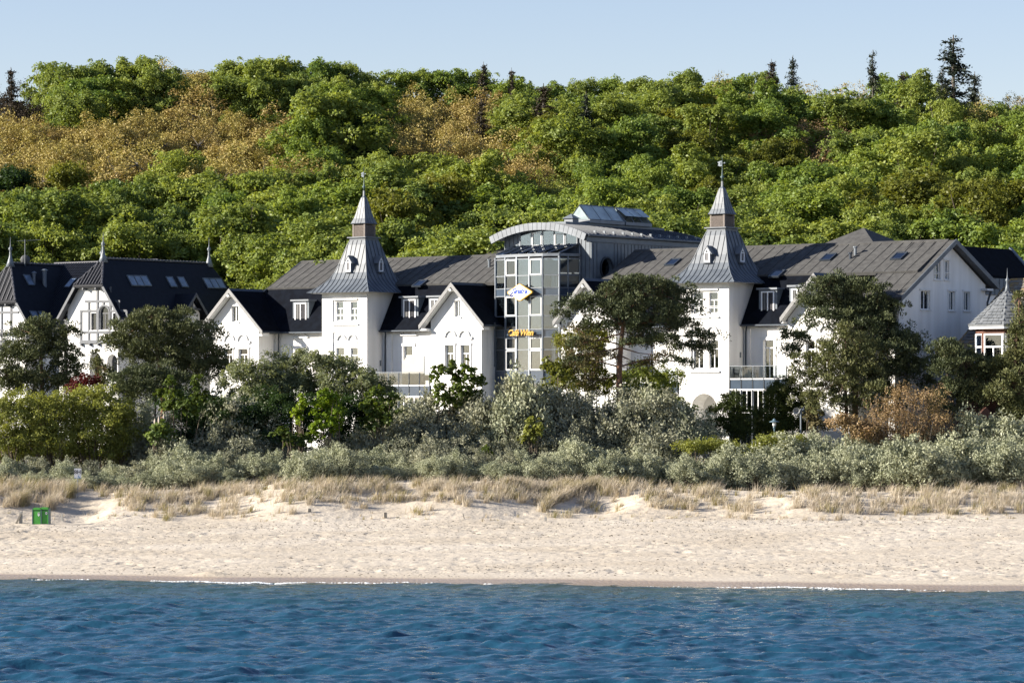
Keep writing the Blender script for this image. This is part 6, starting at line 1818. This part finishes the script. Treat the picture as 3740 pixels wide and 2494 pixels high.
# ============================================================ dune plants and pines in front of the hotel
def gzz(x, Y): return float(beach_z(np.array([x]), np.array([Y]))[0]) if Y < 226 else float(ground_z(np.array([x]), np.array([Y]))[0])
def BL(px, py, rx, rz, Y, dy=0.0, ry=None):
    k = Y / F
    return (X(px, Y), Y + dy, Zw(py, Y), rx * k, (ry * k if ry else max(rx, rz) * k * .85), rz * k)
PINE = dict(clump_r=.50, per=66, leaf=.12, aspect=.30, flat=.50, dens=1.35, up=.45, inner=.6, low=.35, ragged=.46, mode='needle')
def pine(px_base, Y, blobs, label, seed, trunk_px=None, leafm='needle', base_dy=0, group='dark pines in front of the buildings', bark='bark_pine', r0=.2, dens=1.35, twigs=30, low=.45):
    x = X(px_base, Y); z0 = gzz(x, Y)
    bl = [BL(b[0], b[1], b[2], b[3], Y, b[4] if len(b) > 4 else R.uniform(-.8, .8)) for b in blobs]
    if trunk_px: tr = [(X(p[0], Y), Y, Zw(p[1], Y) if p[1] else z0 - .2, p[2]) for p in trunk_px]
    else:
        top = max(bl, key=lambda b: b[2])
        tr = [(x, Y, z0 - .2, r0), (x + .1, Y, (z0 + top[2]) / 2, r0 * .75), (top[0], top[1], top[2], r0 * .3)]
    k = dict(PINE); k['dens'] = dens; k['low'] = low
    return plant_thing('pine_tree', label, 'tree', (x, Y, z0), bl, k, leafm, group=group, bark=bark, trunk=tr, seed=seed, twigs=twigs)

pine(150, 243, [(142, 1175, 50, 32), (110, 1215, 80, 42), (190, 1240, 85, 45), (60, 1290, 80, 60), (150, 1300, 110, 55), (250, 1330, 60, 60), (215, 1400, 90, 55), (90, 1400, 110, 60), (20, 1370, 60, 80), (262, 1210, 35, 30)],
     'broad dark pine hiding the foot of the timbered wing below the dish', 1)
pine(370, 241, [(352, 1340, 26, 50), (385, 1350, 24, 40), (365, 1400, 40, 40)], 'small pine standing in front of the villa arcade', 2, r0=.08, leafm='needle_light', dens=.9)
pine(590, 241.5, [(560, 1150, 60, 28), (640, 1150, 60, 26), (500, 1190, 95, 38), (610, 1195, 110, 42), (700, 1215, 100, 45), (450, 1245, 70, 40), (560, 1260, 130, 50), (740, 1275, 90, 50), (640, 1310, 120, 50), (790, 1325, 60, 40), (500, 1300, 70, 35), (720, 1350, 90, 38), (830, 1345, 30, 22)],
     'wide flat-topped pine covering the villa slope beside the first white gable', 3)
pine(560, 238.5, [(480, 1375, 80, 35), (570, 1365, 90, 40), (650, 1385, 70, 40), (520, 1425, 120, 45), (640, 1440, 80, 40), (440, 1430, 50, 40)], 'low rounded dark pine below the wide flat-topped one', 4, r0=.12, bark='bark')
# the big one before the glass bay
pine(2290, 238, [(2330, 1022, 85, 26), (2260, 1050, 75, 34), (2420, 1045, 75, 32), (2480, 1075, 55, 36), (2200, 1110, 75, 28), (2100, 1120, 70, 26), (2150, 1092, 60, 18), (2340, 1090, 120, 42), (2450, 1130, 95, 42), (2520, 1110, 40, 38), (2255, 1140, 90, 32), (2060, 1145, 40, 20), (2380, 1170, 110, 34), (2500, 1195, 75, 30), (2560, 1230, 60, 26), (2580, 1275, 48, 22), (2500, 1265, 45, 18), (2300, 1195, 70, 25), (2175, 1185, 70, 26), (2420, 1235, 80, 26), (2120, 1245, 55, 22), (2330, 1250, 60, 22), (2470, 1320, 50, 18), (2110, 1315, 55, 22)],
     'tall spreading pine with a bare reddish trunk in front of the glass bay', 5,
     trunk_px=[(2278, 0, .30), (2276, 1510, .27), (2262, 1420, .22), (2262, 1340, .19), (2268, 1260, .17), (2275, 1190, .14), (2330, 1080, .09)], twigs=70, dens=1.15)
# sparse brownish lower boughs of the same species
tpine = [o for o in C.objects if o.get('label', '').startswith('tall spreading pine')][0]
g5 = np.random.default_rng(55)
bl = [BL(*b, 238, dy) for b, dy in (((2110, 1200, 55, 20), .5), ((2140, 1250, 60, 22), -.6), ((2200, 1300, 70, 22), .3), ((2130, 1330, 70, 30), 0), ((2080, 1300, 35, 25), .2), ((2390, 1240, 70, 25), .4), ((2430, 1300, 55, 22), -.4), ((2350, 1330, 60, 25), .3), ((2160, 1390, 50, 25), .3))]
bl = [(b[0] - tpine.location.x, b[1] - tpine.location.y, b[2] - tpine.location.z, *b[3:]) for b in bl]
k = dict(PINE); k.update(dens=1.5, per=26, leaf=.11); q, tone, cc = clump_foliage(bl, g5, **k)
me = quads_mesh('sparse_boughs', q, tone, 'needle_brown'); o = bpy.data.objects.new('sparse_boughs', me); C.objects.link(o); o.parent = tpine
mb = MB()
for b in bl:
    tgt = Vector(b[:3]); st = Vector((X(2266, 238) - tpine.location.x, 0, min(tgt.z + .6, Zw(1200, 238) - tpine.location.z)))
    wood(mb, st, [tuple(tgt)], .06, g5, wiggle=.3, bend=-.1)
    idx = np.argsort(((cc - np.array(b[:3])) ** 2).sum(1))[:40:5]; wood(mb, tgt, [tuple(cc[i]) for i in idx], .03, g5, wiggle=.15)
mb.build('dead_branches', 'bark_pine', tpine)

pine(3120, 240, [(3040, 1025, 60, 30), (3130, 1035, 55, 34), (3000, 1060, 70, 36), (3180, 1060, 70, 40), (2960, 1110, 60, 36), (3080, 1100, 110, 50), (3210, 1120, 70, 55), (3010, 1160, 90, 40), (3150, 1180, 120, 55), (3260, 1200, 60, 45), (2910, 1230, 55, 28), (2870, 1215, 25, 14), (3300, 1240, 75, 40), (3340, 1270, 50, 40), (3200, 1270, 120, 55), (3330, 1330, 60, 45), (3260, 1360, 120, 60), (2900, 1275, 50, 22), (3380, 1390, 35, 40), (3235, 1430, 60, 46), (3245, 1500, 60, 36)],
     'massive dark pine in front of the white gable and the shaded end wall', 6, r0=.26)
pine(3080, 236.5, [(3090, 1190, 35, 34), (3110, 1235, 70, 32), (3050, 1265, 60, 30), (3140, 1290, 90, 36), (3020, 1320, 90, 38), (3110, 1350, 120, 40), (2960, 1370, 70, 30), (3050, 1410, 120, 38), (3170, 1420, 80, 40), (2980, 1450, 80, 36), (3090, 1470, 90, 34), (2925, 1330, 35, 16), (2905, 1300, 26, 12)],
     'lighter olive pine with thin trunks standing before the massive dark one', 7, leafm='needle_light', trunk_px=[(3092, 0, .14), (3092, 1530, .13), (3088, 1400, .10), (3090, 1200, .04)], dens=1.0)
pine(3480, 236.5, [(3440, 1262, 50, 28), (3480, 1275, 60, 34), (3540, 1300, 45, 24), (3420, 1310, 50, 40), (3520, 1320, 90, 40), (3600, 1330, 50, 30), (3450, 1350, 60, 40), (3590, 1370, 70, 40), (3480, 1420, 80, 45), (3540, 1450, 70, 45), (3430, 1480, 60, 50), (3640, 1330, 40, 26)],
     'hunched dark pine below the lichened slate roof', 8, bark='twig', r0=.16)
pine(3700, 235.5, [(3725, 1085, 30, 24), (3725, 1130, 30, 30), (3722, 1180, 34, 34), (3725, 1220, 50, 45), (3712, 1265, 40, 34), (3720, 1310, 60, 40), (3660, 1340, 70, 34), (3710, 1390, 80, 45), (3640, 1430, 70, 32), (3720, 1480, 70, 45), (3600, 1420, 40, 22), (3770, 1250, 50, 100), (3680, 1500, 60, 36)],
     'tall brownish pine at the end of the row, partly hiding the slate turret', 9, leafm='needle_light', r0=.16)

# ---- shrubs and broad-leaved trees
def shrub(name, cat, px, Y, blobs, label, leafm, fol, seed, stems=14, bark='twig', group=None, stem_r=.04, crown='foliage', extra=None):
    x = X(px, Y); z0 = gzz(x, Y)
    bl = [BL(b[0], b[1], b[2], b[3], Y, b[4] if len(b) > 4 else R.uniform(-.5, .5)) for b in blobs]
    return plant_thing(name, label, cat, (x, Y, z0 - .05), bl, fol, leafm, group=group, bark=bark, crown_name=crown, seed=seed, stems=stems, stem_r=stem_r, extra=extra)
OLIVE = dict(clump_r=.42, per=50, leaf=.072, aspect=.55, flat=.75, dens=1.6, jit=.9, up=.3, inner=.7, low=.55, ragged=.28)
BUSH = dict(clump_r=.42, per=60, leaf=.070, aspect=.6, flat=.6, dens=1.5, jit=.85, up=.3, inner=.5, low=.5, ragged=.40)
SILV = dict(clump_r=.34, per=44, leaf=.062, aspect=.5, flat=.7, dens=1.35, jit=1.0, up=.3, inner=.55, low=.6, ragged=.28)
MAPL = dict(clump_r=.30, per=20, leaf=.105, aspect=.8, flat=.35, dens=1.0, jit=.6, up=.6, inner=.6, low=.5, ragged=.34)
YEW = dict(clump_r=.30, per=46, leaf=.075, aspect=.4, flat=.8, dens=1.6, up=.4, inner=.4, low=.6, ragged=.22, mode='needle')
oliveL = ['yellow-olive bush at the end of the thicket, under the broad dark pine', 'yellow-olive bush with many bare stems behind the 8H sign', 'tall yellow-olive bush between the 8H sign and the low rounded pine', 'yellow-olive bush tapering towards the silver thicket', 'thin yellow-olive bush behind the silver shrubs near the bins']
for i, (px, bl_) in enumerate([(60, [(20, 1480, 90, 55), (80, 1520, 90, 60), (0, 1590, 80, 70), (110, 1600, 70, 70)]), (190, [(160, 1470, 70, 45), (200, 1500, 90, 60), (150, 1580, 90, 70), (240, 1590, 80, 70)]),
                              (350, [(320, 1450, 100, 45), (300, 1510, 110, 60), (400, 1500, 90, 60), (350, 1590, 110, 80)]), (460, [(440, 1510, 60, 55), (460, 1580, 70, 70), (420, 1640, 60, 50)]), (110, [(60, 1650, 90, 45), (200, 1655, 90, 45), (330, 1650, 80, 45)])]):
    shrub('olive_bush', 'bush', px, 231.5 + i * .6, bl_, oliveL[i], 'leaf_olive', OLIVE, 20 + i, stems=26, group='yellow-olive bushes', stem_r=.05)
greens = [(930, [(880, 1350, 60, 40), (950, 1360, 70, 50), (900, 1430, 90, 60), (980, 1440, 80, 60)], 'green willow bush in front of the recessed wall beside the first gable', 'leaf_bush', 239),
          (1090, [(1040, 1330, 60, 45), (1110, 1320, 70, 45), (1060, 1400, 100, 60), (1150, 1400, 80, 60)], 'tall green bush under the flat-roofed dormer near the villa-side tower', 'leaf_bush', 240),
          (1240, [(1180, 1320, 55, 40), (1250, 1345, 80, 45), (1220, 1420, 110, 60), (1320, 1400, 70, 55)], 'green bush covering the foot of the villa-side tower', 'leaf_bush', 239.5),
          (1360, [(1340, 1390, 50, 35), (1390, 1430, 55, 45), (1350, 1490, 80, 55)], 'dark green bush in front of the terrace with the cream screen', 'leaf_bush', 238.5),
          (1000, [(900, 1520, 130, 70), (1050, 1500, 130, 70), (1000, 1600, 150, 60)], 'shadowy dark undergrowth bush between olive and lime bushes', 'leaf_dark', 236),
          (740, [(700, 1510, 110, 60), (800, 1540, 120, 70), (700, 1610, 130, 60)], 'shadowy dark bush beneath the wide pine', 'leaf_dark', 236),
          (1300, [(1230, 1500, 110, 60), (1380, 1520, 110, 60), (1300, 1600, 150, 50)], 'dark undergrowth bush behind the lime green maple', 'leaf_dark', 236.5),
          (2490, [(2470, 1500, 50, 40), (2510, 1520, 45, 45), (2480, 1560, 60, 35)], 'fresh green bush beside the arched tower, past the pine trunk', 'leaf_green', 236.5),
          (2140, [(2060, 1350, 50, 40), (2150, 1330, 60, 50), (2090, 1410, 80, 44), (2200, 1400, 70, 50), (2180, 1270, 40, 30)], 'sunlit yellow-green tree glowing behind the spreading pine', 'leaf_yellow', 241),
          (2380, [(2340, 1380, 80, 50), (2430, 1400, 80, 55), (2380, 1450, 110, 45)], 'dark green tree behind the pine trunk, in front of the hidden terrace', 'leaf_green', 241.5),
          (2110, [(2080, 1250, 60, 50), (2180, 1230, 60, 50)], 'yellow-green twig-thin tree rising behind the pine boughs', 'leaf_yellow', 242)]
for i, (px, bl_, lab, lm_, Y) in enumerate(greens):
    shrub('green_bush', 'bush', px, Y, bl_, lab, lm_, BUSH, 40 + i, stems=14, group='green bushes before the hotel')
maples = [(1190, 232.0, [(1185, 1440, 26, 30), (1215, 1455, 24, 34), (1170, 1490, 36, 36), (1225, 1510, 38, 40), (1190, 1550, 55, 40)], 'vivid lime-green young maple in front of the dark bushes', 'leaf_lime'),
          (1380, 232.5, [(1375, 1440, 26, 34), (1345, 1480, 30, 36), (1410, 1490, 36, 36), (1375, 1530, 55, 36), (1440, 1460, 25, 22)], 'green maple sapling below the terrace rail, next to the lime one', 'leaf_maple'),
          (1640, 235.5, [(1585, 1375, 13, 30), (1612, 1350, 12, 34), (1650, 1345, 14, 36), (1672, 1380, 16, 36), (1700, 1350, 13, 34), (1728, 1375, 15, 36), (1755, 1400, 13, 30), (1610, 1420, 30, 30), (1680, 1420, 40, 30), (1730, 1440, 34, 28), (1640, 1460, 50, 26)], 'young maple with separate leafy shoots in front of the gable windows', 'leaf_maple'),
          (640, 232.5, [(620, 1400, 16, 32), (590, 1430, 28, 16), (640, 1445, 30, 24), (720, 1400, 14, 36), (735, 1450, 40, 26), (680, 1480, 60, 28), (620, 1480, 36, 20)], 'spiky young maple with raised shoots in front of the low rounded pine', 'leaf_maple'),
          (1945, 231.5, [(1940, 1535, 14, 22), (1965, 1560, 22, 34), (1935, 1590, 24, 30)], 'rusty-green maple sapling in the middle of the silver thicket', 'leaf_olive'),
          (1060, 231.0, [(1030, 1580, 30, 22), (1075, 1610, 36, 26), (1120, 1600, 24, 20)], 'little yellow-green maple half buried in silver shrubs', 'leaf_maple'),
          (1790, 230.5, [(1770, 1650, 22, 24), (1745, 1670, 20, 20)], 'tiny green sapling peeping from silver shrubs below the glass bay', 'leaf_maple'),
          (2020, 237.5, [(2010, 1330, 34, 24), (2040, 1370, 50, 30), (2000, 1420, 40, 30)], 'yellow maple boughs beside the glass bay, at the edge of the pine', 'leaf_yellow'),
          (1105, 231.6, [(1100, 1470, 14, 30), (1085, 1510, 20, 34)], 'slim lime shoot just villa-side of the vivid young maple', 'leaf_lime')]
for i, (px, Y, bl_, lab, lm_) in enumerate(maples):
    shrub('maple_sapling', 'tree', px, Y, bl_, lab, lm_, MAPL, 60 + i, stems=10, group='young maples in the thicket')
def candles(t, cc):
    gg = np.random.default_rng(3); top = cc[np.argsort(-cc[:, 2])[:14:2]]
    for p in top:
        s = MB(); s.tube([tuple(p), (p[0], p[1], p[2] + .2), (p[0], p[1], p[2] + .42)], [.06, .08, .015], 6); s.build('flower_spike', 'candle_flower', t)
shrub('chestnut_bush', 'tree', 585, 231, [(590, 1555, 38, 24), (570, 1590, 46, 30), (615, 1590, 36, 30)], 'small dark green chestnut with pale flower candles in the thicket', 'leaf_green', MAPL, 75, stems=8, extra=candles)
shrub('red_bush', 'bush', 310, 240, [(300, 1395, 40, 24), (340, 1385, 26, 20), (280, 1420, 36, 20)], 'dark red-leaved bush at the foot of the villa arcade', 'leaf_red', BUSH, 76, stems=8)
# yews
shrub('yew_bush', 'bush', 2660, 237.5, [(2655, 1462, 26, 26), (2690, 1470, 36, 34), (2640, 1500, 50, 34), (2710, 1520, 48, 48), (2620, 1550, 56, 36), (2690, 1570, 60, 34)], 'sunny yellow-tipped yew in front of the arched tower', 'leaf_yew', YEW, 80, stems=6)
shrub('yew_bush', 'bush', 2850, 239, [(2870, 1400, 42, 26), (2840, 1440, 62, 40), (2900, 1450, 56, 42), (2820, 1510, 76, 46), (2910, 1510, 70, 46), (2860, 1560, 100, 36), (2960, 1480, 30, 34)], 'large dark yew behind the hat-shaped lamp and the loudspeaker', 'leaf_yew', YEW, 81, stems=6)
shrub('brown_bush', 'bush', 2990, 237, [(2975, 1520, 34, 26), (3000, 1550, 40, 22)], 'brown-tinged bush just past the loudspeaker pole', 'needle_brown', BUSH, 82, stems=8)
# rust-coloured poplar scrub with upright whips
def whips(t, cc):
    g_ = np.random.default_rng(9); mb = MB(); Q = []; T = []
    for i in range(64):
        x0 = g_.uniform(-3.6, 2.8); y0 = g_.uniform(-1, 1); h = g_.uniform(3.2, 5.0) + 1.6 * math.exp(-((x0 + 1.6) / 1.2) ** 2); lean = g_.normal(-.05, .16)
        p = [(x0, y0, .3), (x0 + lean * h * .5, y0, h * .55), (x0 + lean * h, y0 + g_.normal(0, .1), h)]
        mb.tube(p, [.03, .02, .007], 4, cap=False)
        n = 110; tt = g_.uniform(.25, 1, n)[:, None]; pp = np.array(p[0]) * (1 - tt) + np.array(p[2]) * tt + g_.normal(size=(n, 3)) * np.array([.10, .10, .05])
        Q.append(leaf_quads(pp, unit(g_.normal(size=(n, 3))), .055, .6, g_)); T.append(g_.random(n))
    me = quads_mesh('leaves', np.concatenate(Q), np.concatenate(T), 'leaf_rust'); o = bpy.data.objects.new('leaves', me); C.objects.link(o); o.parent = t
    mb.build('whip_stems', 'twig', t)
RUSTF = dict(OLIVE); RUSTF.update(per=30, leaf=.055, dens=1.1)
shrub('rusty_bush', 'bush', 3330, 232, [(3300, 1450, 80, 50), (3400, 1450, 70, 50), (3280, 1520, 90, 50), (3390, 1530, 100, 50), (3330, 1590, 120, 36)], 'rust-orange bush of upright whips in front of the massive pine', 'leaf_rust', RUSTF, 90, stems=30, extra=whips, bark='bark_grey')
mixL = ['brown and green scrub below the lighter olive pine', 'ochre scrub among silver shrubs near the loudspeaker pole', 'rusty low scrub beside the sawn grey post', 'ochre scrub patch beneath the sunny yew']
for i, (px, Y, bl_, lm_) in enumerate([(3140, 231.5, [(3080, 1540, 60, 26), (3150, 1560, 70, 34), (3200, 1590, 60, 30)], 'leaf_rust'), (2870, 229.5, [(2820, 1610, 60, 24), (2900, 1615, 60, 26)], 'leaf_olive'), (2560, 229.0, [(2530, 1625, 60, 20), (2600, 1620, 60, 22)], 'leaf_olive'), (2700, 228.6, [(2660, 1640, 60, 34), (2720, 1660, 50, 34)], 'leaf_olive')]):
    shrub('scrub_bush', 'bush', px, Y, bl_, mixL[i], lm_, OLIVE, 95 + i, stems=12, group='rust and ochre scrub')

# ---- grey-green oleaster: a few shapes, many individual shrubs
def silver_proto(i):
    g = np.random.default_rng(400 + i)
    bl = [(0, 0, 1.0, 1.25, 1.1, .8)]
    for k_ in range(4 + i % 3):
        a = g.uniform(0, 2 * pi); bl.append((1.05 * cos(a), .7 * sin(a), g.uniform(.6, 1.5), g.uniform(.5, .85), g.uniform(.5, .8), g.uniform(.45, .8)))
    for k_ in range(4): bl.append((g.uniform(-1, 1), g.uniform(-.5, .5), g.uniform(1.6, 2.1), g.uniform(.18, .3), g.uniform(.18, .3), g.uniform(.35, .5)))
    q, tone, cc = clump_foliage(bl, g, clump_r=.26, per=24, leaf=.058, aspect=.5, flat=.8, dens=1.0, jit=1.0, up=.3, inner=.6, low=.5, ragged=.3)
    t = thing('oleaster_shrub', 'x', 'shrub', (0, 0, 0))
    me = quads_mesh('foliage', q, tone, 'leaf_silver'); o = bpy.data.objects.new('foliage', me); C.objects.link(o); o.parent = t
    mb = MB()
    for j in g.integers(0, len(cc), 26): wood(mb, (g.normal(0, .25), g.normal(0, .2), 0), [tuple(cc[j])], .028, g, n=3, wiggle=.12, r_tip=.008)
    mb.build('stems', 'bark_grey', t)
    return t
sp = [silver_proto(i) for i in range(6)]
spots = []
# front rank along the dune crest: (column, base depth, top row)
TOPF = [(0, 1690), (130, 1660), (200, 1700), (300, 1650), (420, 1700), (520, 1690), (620, 1620), (760, 1650), (900, 1640), (1100, 1640), (1300, 1640), (1450, 1620), (1650, 1640), (1900, 1650), (2100, 1620), (2300, 1640), (2500, 1650), (2700, 1640), (2850, 1590), (3000, 1590), (3150, 1620), (3300, 1600), (3450, 1590), (3600, 1600), (3740, 1610)]
px = -70
while px < 3830:
    spots.append((px, 224.5 + R.uniform(-1.0, 1.2), interp(TOPF, px) + R.uniform(-25, 75), 'leaf_silver')); px += R.uniform(62, 92)
px = -40
while px < 3830:
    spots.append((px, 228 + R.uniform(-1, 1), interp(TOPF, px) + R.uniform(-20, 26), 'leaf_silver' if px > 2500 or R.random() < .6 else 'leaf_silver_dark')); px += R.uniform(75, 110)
px = 540
while px < 2560:
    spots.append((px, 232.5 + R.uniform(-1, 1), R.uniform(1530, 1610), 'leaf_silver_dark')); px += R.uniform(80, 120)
MID = [(2300, 1420), (2360, 1425), (2420, 1415), (2250, 1440), (2300, 1470), (2390, 1455), (2450, 1465), (2520, 1500), (2350, 1500), (2270, 1520), (1950, 1430), (1720, 1430), (1560, 1480), (1460, 1460), (2170, 1500), (2060, 1480), (1250, 1560), (960, 1540), (870, 1520), (700, 1560), (1480, 1430), (1560, 1440), (1780, 1400), (1850, 1380), (1930, 1360), (1990, 1400), (2060, 1430), (2120, 1470), (2200, 1450), (2330, 1450), (2420, 1440), (1700, 1450), (1640, 1500), (1880, 1460), (2010, 1500), (540, 1470), (500, 1520), (840, 1400), (810, 1450), (1500, 1520), (1400, 1570), (1800, 1500)]
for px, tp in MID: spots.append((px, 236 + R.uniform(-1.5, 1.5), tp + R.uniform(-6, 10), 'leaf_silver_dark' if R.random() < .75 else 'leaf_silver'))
for px in range(2900, 3800, 110): spots.append((px, 232.5 + R.uniform(-1, 1), R.uniform(1545, 1590) - (60 if px > 3480 else 0), 'leaf_silver'))
MARK = [(-200, 'below the yellow-olive thicket'), (240, 'by the 8H sign'), (420, 'below the low rounded pine'), (720, 'below the shadowy dark bush'), (1000, 'below the lime-green maple'), (1280, 'below the green maple sapling'), (1540, 'below the gable windows'), (1800, 'below the glass bay'), (2080, 'just before the pine trunk'), (2280, 'just past the pine trunk'), (2520, 'below the arched tower'), (2760, 'below the lamp and loudspeaker'), (2980, 'below the olive pine'), (3220, 'below the rust-orange bush'), (3480, 'below the hunched pine'), (3640, 'below the slate turret')]
cells = {}
for s_ in spots:
    rank = 'at the dune edge' if s_[1] < 226.2 else 'in the second rank' if s_[1] < 230.2 else 'farther back' if s_[1] < 234.2 else 'tall, behind the others'
    w_ = [m_ for p, m_ in MARK if s_[0] >= p][-1]
    cells.setdefault((rank, w_), []).append(s_)
for (rank, w_), ss in cells.items():
    ss.sort(key=lambda s_: s_[0])
    for i, (px, Y, tp, lm_) in enumerate(ss):
        x = X(px, Y); z0 = gzz(x, Y); h = max(1.2, min(7.2, Zw(tp, Y) - z0)); src = R.choice(sp)
        sz = h / 2.25; wd = min(max(.85, sz * .95), 1.9) * R.uniform(.9, 1.15)
        tone_w = 'silvery' if lm_ == 'leaf_silver' else 'grey-green'
        lab = f'{tone_w} oleaster {rank}, {w_}' + (f', {ORD[min(i, 9)]} one' if len(ss) > 1 else '')
        copy_tree(src, (x, Y, z0 - .1), R.uniform(0, 6.28), (wd, wd, sz), lab, 'oleaster shrubs on the dune', mats=lm_)
for p in sp:
    for ch in list(p.children): bpy.data.objects.remove(ch)
    bpy.data.objects.remove(p)
print('oleasters', len(spots))

# ---- marram grass
def tufts(name, label, leafm, spots_, seed):
    g = np.random.default_rng(seed); Q = []; T = []
    for (x, y, h, w_, n) in spots_:
        z = float(beach_surface(np.array([x]), np.array([y]))[0])
        a = g.uniform(0, 2 * pi, n); r_ = np.abs(g.normal(0, w_ * .45, n)); bx0 = x + r_ * np.cos(a); by0 = y + r_ * np.sin(a) * .8
        zz = beach_z(bx0, by0) - .05
        hh = h * g.uniform(.4, 1.1, n); lean = np.stack([np.cos(a), np.sin(a)], 1) * (g.uniform(.05, .38, n) * hh)[:, None] * (.4 + r_[:, None] / (w_ * .5))
        lean[:, 0] += hh * g.uniform(-.05, .5, n)                 # combed by the wind
        p0 = np.stack([bx0, by0, zz], 1); p1 = p0 + np.stack([lean[:, 0] * .35, lean[:, 1] * .35, hh * .62], 1); p2 = p0 + np.stack([lean[:, 0], lean[:, 1], hh], 1)
        side = np.stack([-np.sin(a + .7), np.cos(a + .7), 0 * a], 1) * g.uniform(.006, .013, (n, 1))
        Q.append(np.stack([p0 - side, p0 + side, p1 + side * .8, p1 - side * .8], 1)); Q.append(np.stack([p1 - side * .8, p1 + side * .8, p2 + side * .15, p2 - side * .15], 1))
        t_ = g.uniform(0, 1) * .5 + g.random(n) * .5; T += [t_, t_]
    me = quads_mesh(name, np.concatenate(Q), np.concatenate(T), leafm); o = bpy.data.objects.new(name, me); C.objects.link(o)
    return tag(o, label, 'grass', kind='stuff')
dry, grn = [], []
def T_(px, py, h, w_, n, Yg=None):
    """tuft rooted where the dune surface shows at this row"""
    lo, hi = 209.0, 225.5
    for _ in range(24):
        m_ = (lo + hi) / 2; x = X(px, m_)
        if Zw(py, m_) > gzz(x, m_): lo = m_
        else: hi = m_
    (dry if R.random() < .78 else grn).append((X(px, lo), lo, h, w_, n))
FRONT = [(0, 1860), (60, 1840), (150, 1850), (260, 1830), (330, 1800), (420, 1850), (560, 1880), (700, 1890), (860, 1890), (1000, 1850), (1150, 1850), (1300, 1850), (1500, 1830), (1700, 1850), (1850, 1840), (2000, 1870), (2200, 1870), (2400, 1860), (2600, 1870), (2800, 1880), (3000, 1870), (3200, 1880), (3400, 1880), (3740, 1880)]
REAR = 1745
for i in range(2600):
    px = R.uniform(-60, 3800); f_ = interp(FRONT, px)
    t_ = R.random() ** 1.55
    dens = .40 + 1.1 * float(fbm(np.array([px * .012]), np.array([t_ * 2.2]), 1.0, 2, 44)[0]) + (.42 if (430 < px < 900 or px > 2950 or px < 240) else 0) + (1 - t_) * .35
    if px > 2380: dens += .22 * t_
    if 900 < px < 2000 and t_ > .45: dens -= .28
    if R.random() > dens: continue
    if 2010 < px < 2110 and t_ > .3: continue
    py = REAR + 25 + (f_ - REAR - 25) * t_
    T_(px, py, R.uniform(.3, .85), R.uniform(.25, .8), R.randint(30, 80))
for px, py in ((60, 1840), (90, 1835), (45, 1800), (110, 1800), (150, 1790), (180, 1850), (210, 1800), (20, 1790), (240, 1820)):
    for _ in range(4): T_(px + R.uniform(-26, 26), py + R.uniform(-14, 14), R.uniform(.9, 1.25), .5, 110)
for t_ in np.linspace(0, 1, 16):                              # the dark curving ridge of grass
    px = 1985 + 190 * t_; py = 1870 - 95 * t_ ** .7
    for _ in range(3): T_(px + R.uniform(-8, 8), py + R.uniform(-4, 4), R.uniform(.7, .95), .4, 90)
for px in range(2180, 2340, 14): T_(px, 1790 + R.uniform(-14, 20), .9, .5, 90)
for i in range(150): T_(R.uniform(0, 3740), R.uniform(1872, 1905), R.uniform(.15, .4), .25, 16)
for px, py in ((1300, 1860), (1550, 1870), (2110, 1880), (2050, 1890), (2700, 1895), (3030, 1900), (570, 1895), (850, 1885), (1040, 1880)):
    for _ in range(3): T_(px + R.uniform(-40, 40), py + R.uniform(-8, 8), R.uniform(.4, .65), .5, 60)
tufts('marram_grass', 'dry straw-coloured marram grass in tufts on the dune', 'grass_dry', dry, 1)
tufts('green_marram_grass', 'greener marram grass tufts mixed among the dry ones', 'grass_green', grn, 2)
print('tufts', len(dry), len(grn))

# dark seaweed bits and driftwood scraps on the sand
def debris():
    vs_, fs = [], []
    for i in range(4200):
        y = R.choice([R.uniform(173, 180), R.uniform(176, 211), R.gauss(198, 5), R.gauss(207.5, 1.6)]); y = max(172.5, min(211.5, y)); x = R.uniform(-33, 30)
        if y < shore(np.float64(x)) + 1.6: continue
        z = float(beach_surface(np.array([x]), np.array([y]))[0]); s = R.uniform(.025, .08) * (1.8 if R.random() < .06 else 1); a = R.uniform(-.5, .5)
        n = len(vs_)
        for (dx, dy, dz) in ((-s, 0, 0), (0, -s * .4, .0), (s, 0, 0), (0, s * .4, 0), (0, 0, s * .45)):
            vs_.append((x + dx * cos(a) - dy * sin(a), y + dx * sin(a) + dy * cos(a), z + dz))
        fs += [(n, n + 1, n + 4), (n + 1, n + 2, n + 4), (n + 2, n + 3, n + 4), (n + 3, n, n + 4)]
    me = bpy.data.meshes.new('debris'); me.from_pydata(vs_, [], fs); me.materials.append(MAT['seaweed']); o = bpy.data.objects.new('seaweed_debris', me); C.objects.link(o)
    tag(o, 'scattered dark seaweed and twig scraps on the sand', 'debris', kind='stuff')
mat('seaweed', (.10, .085, .065), .9, .3, scale=3)
debris()
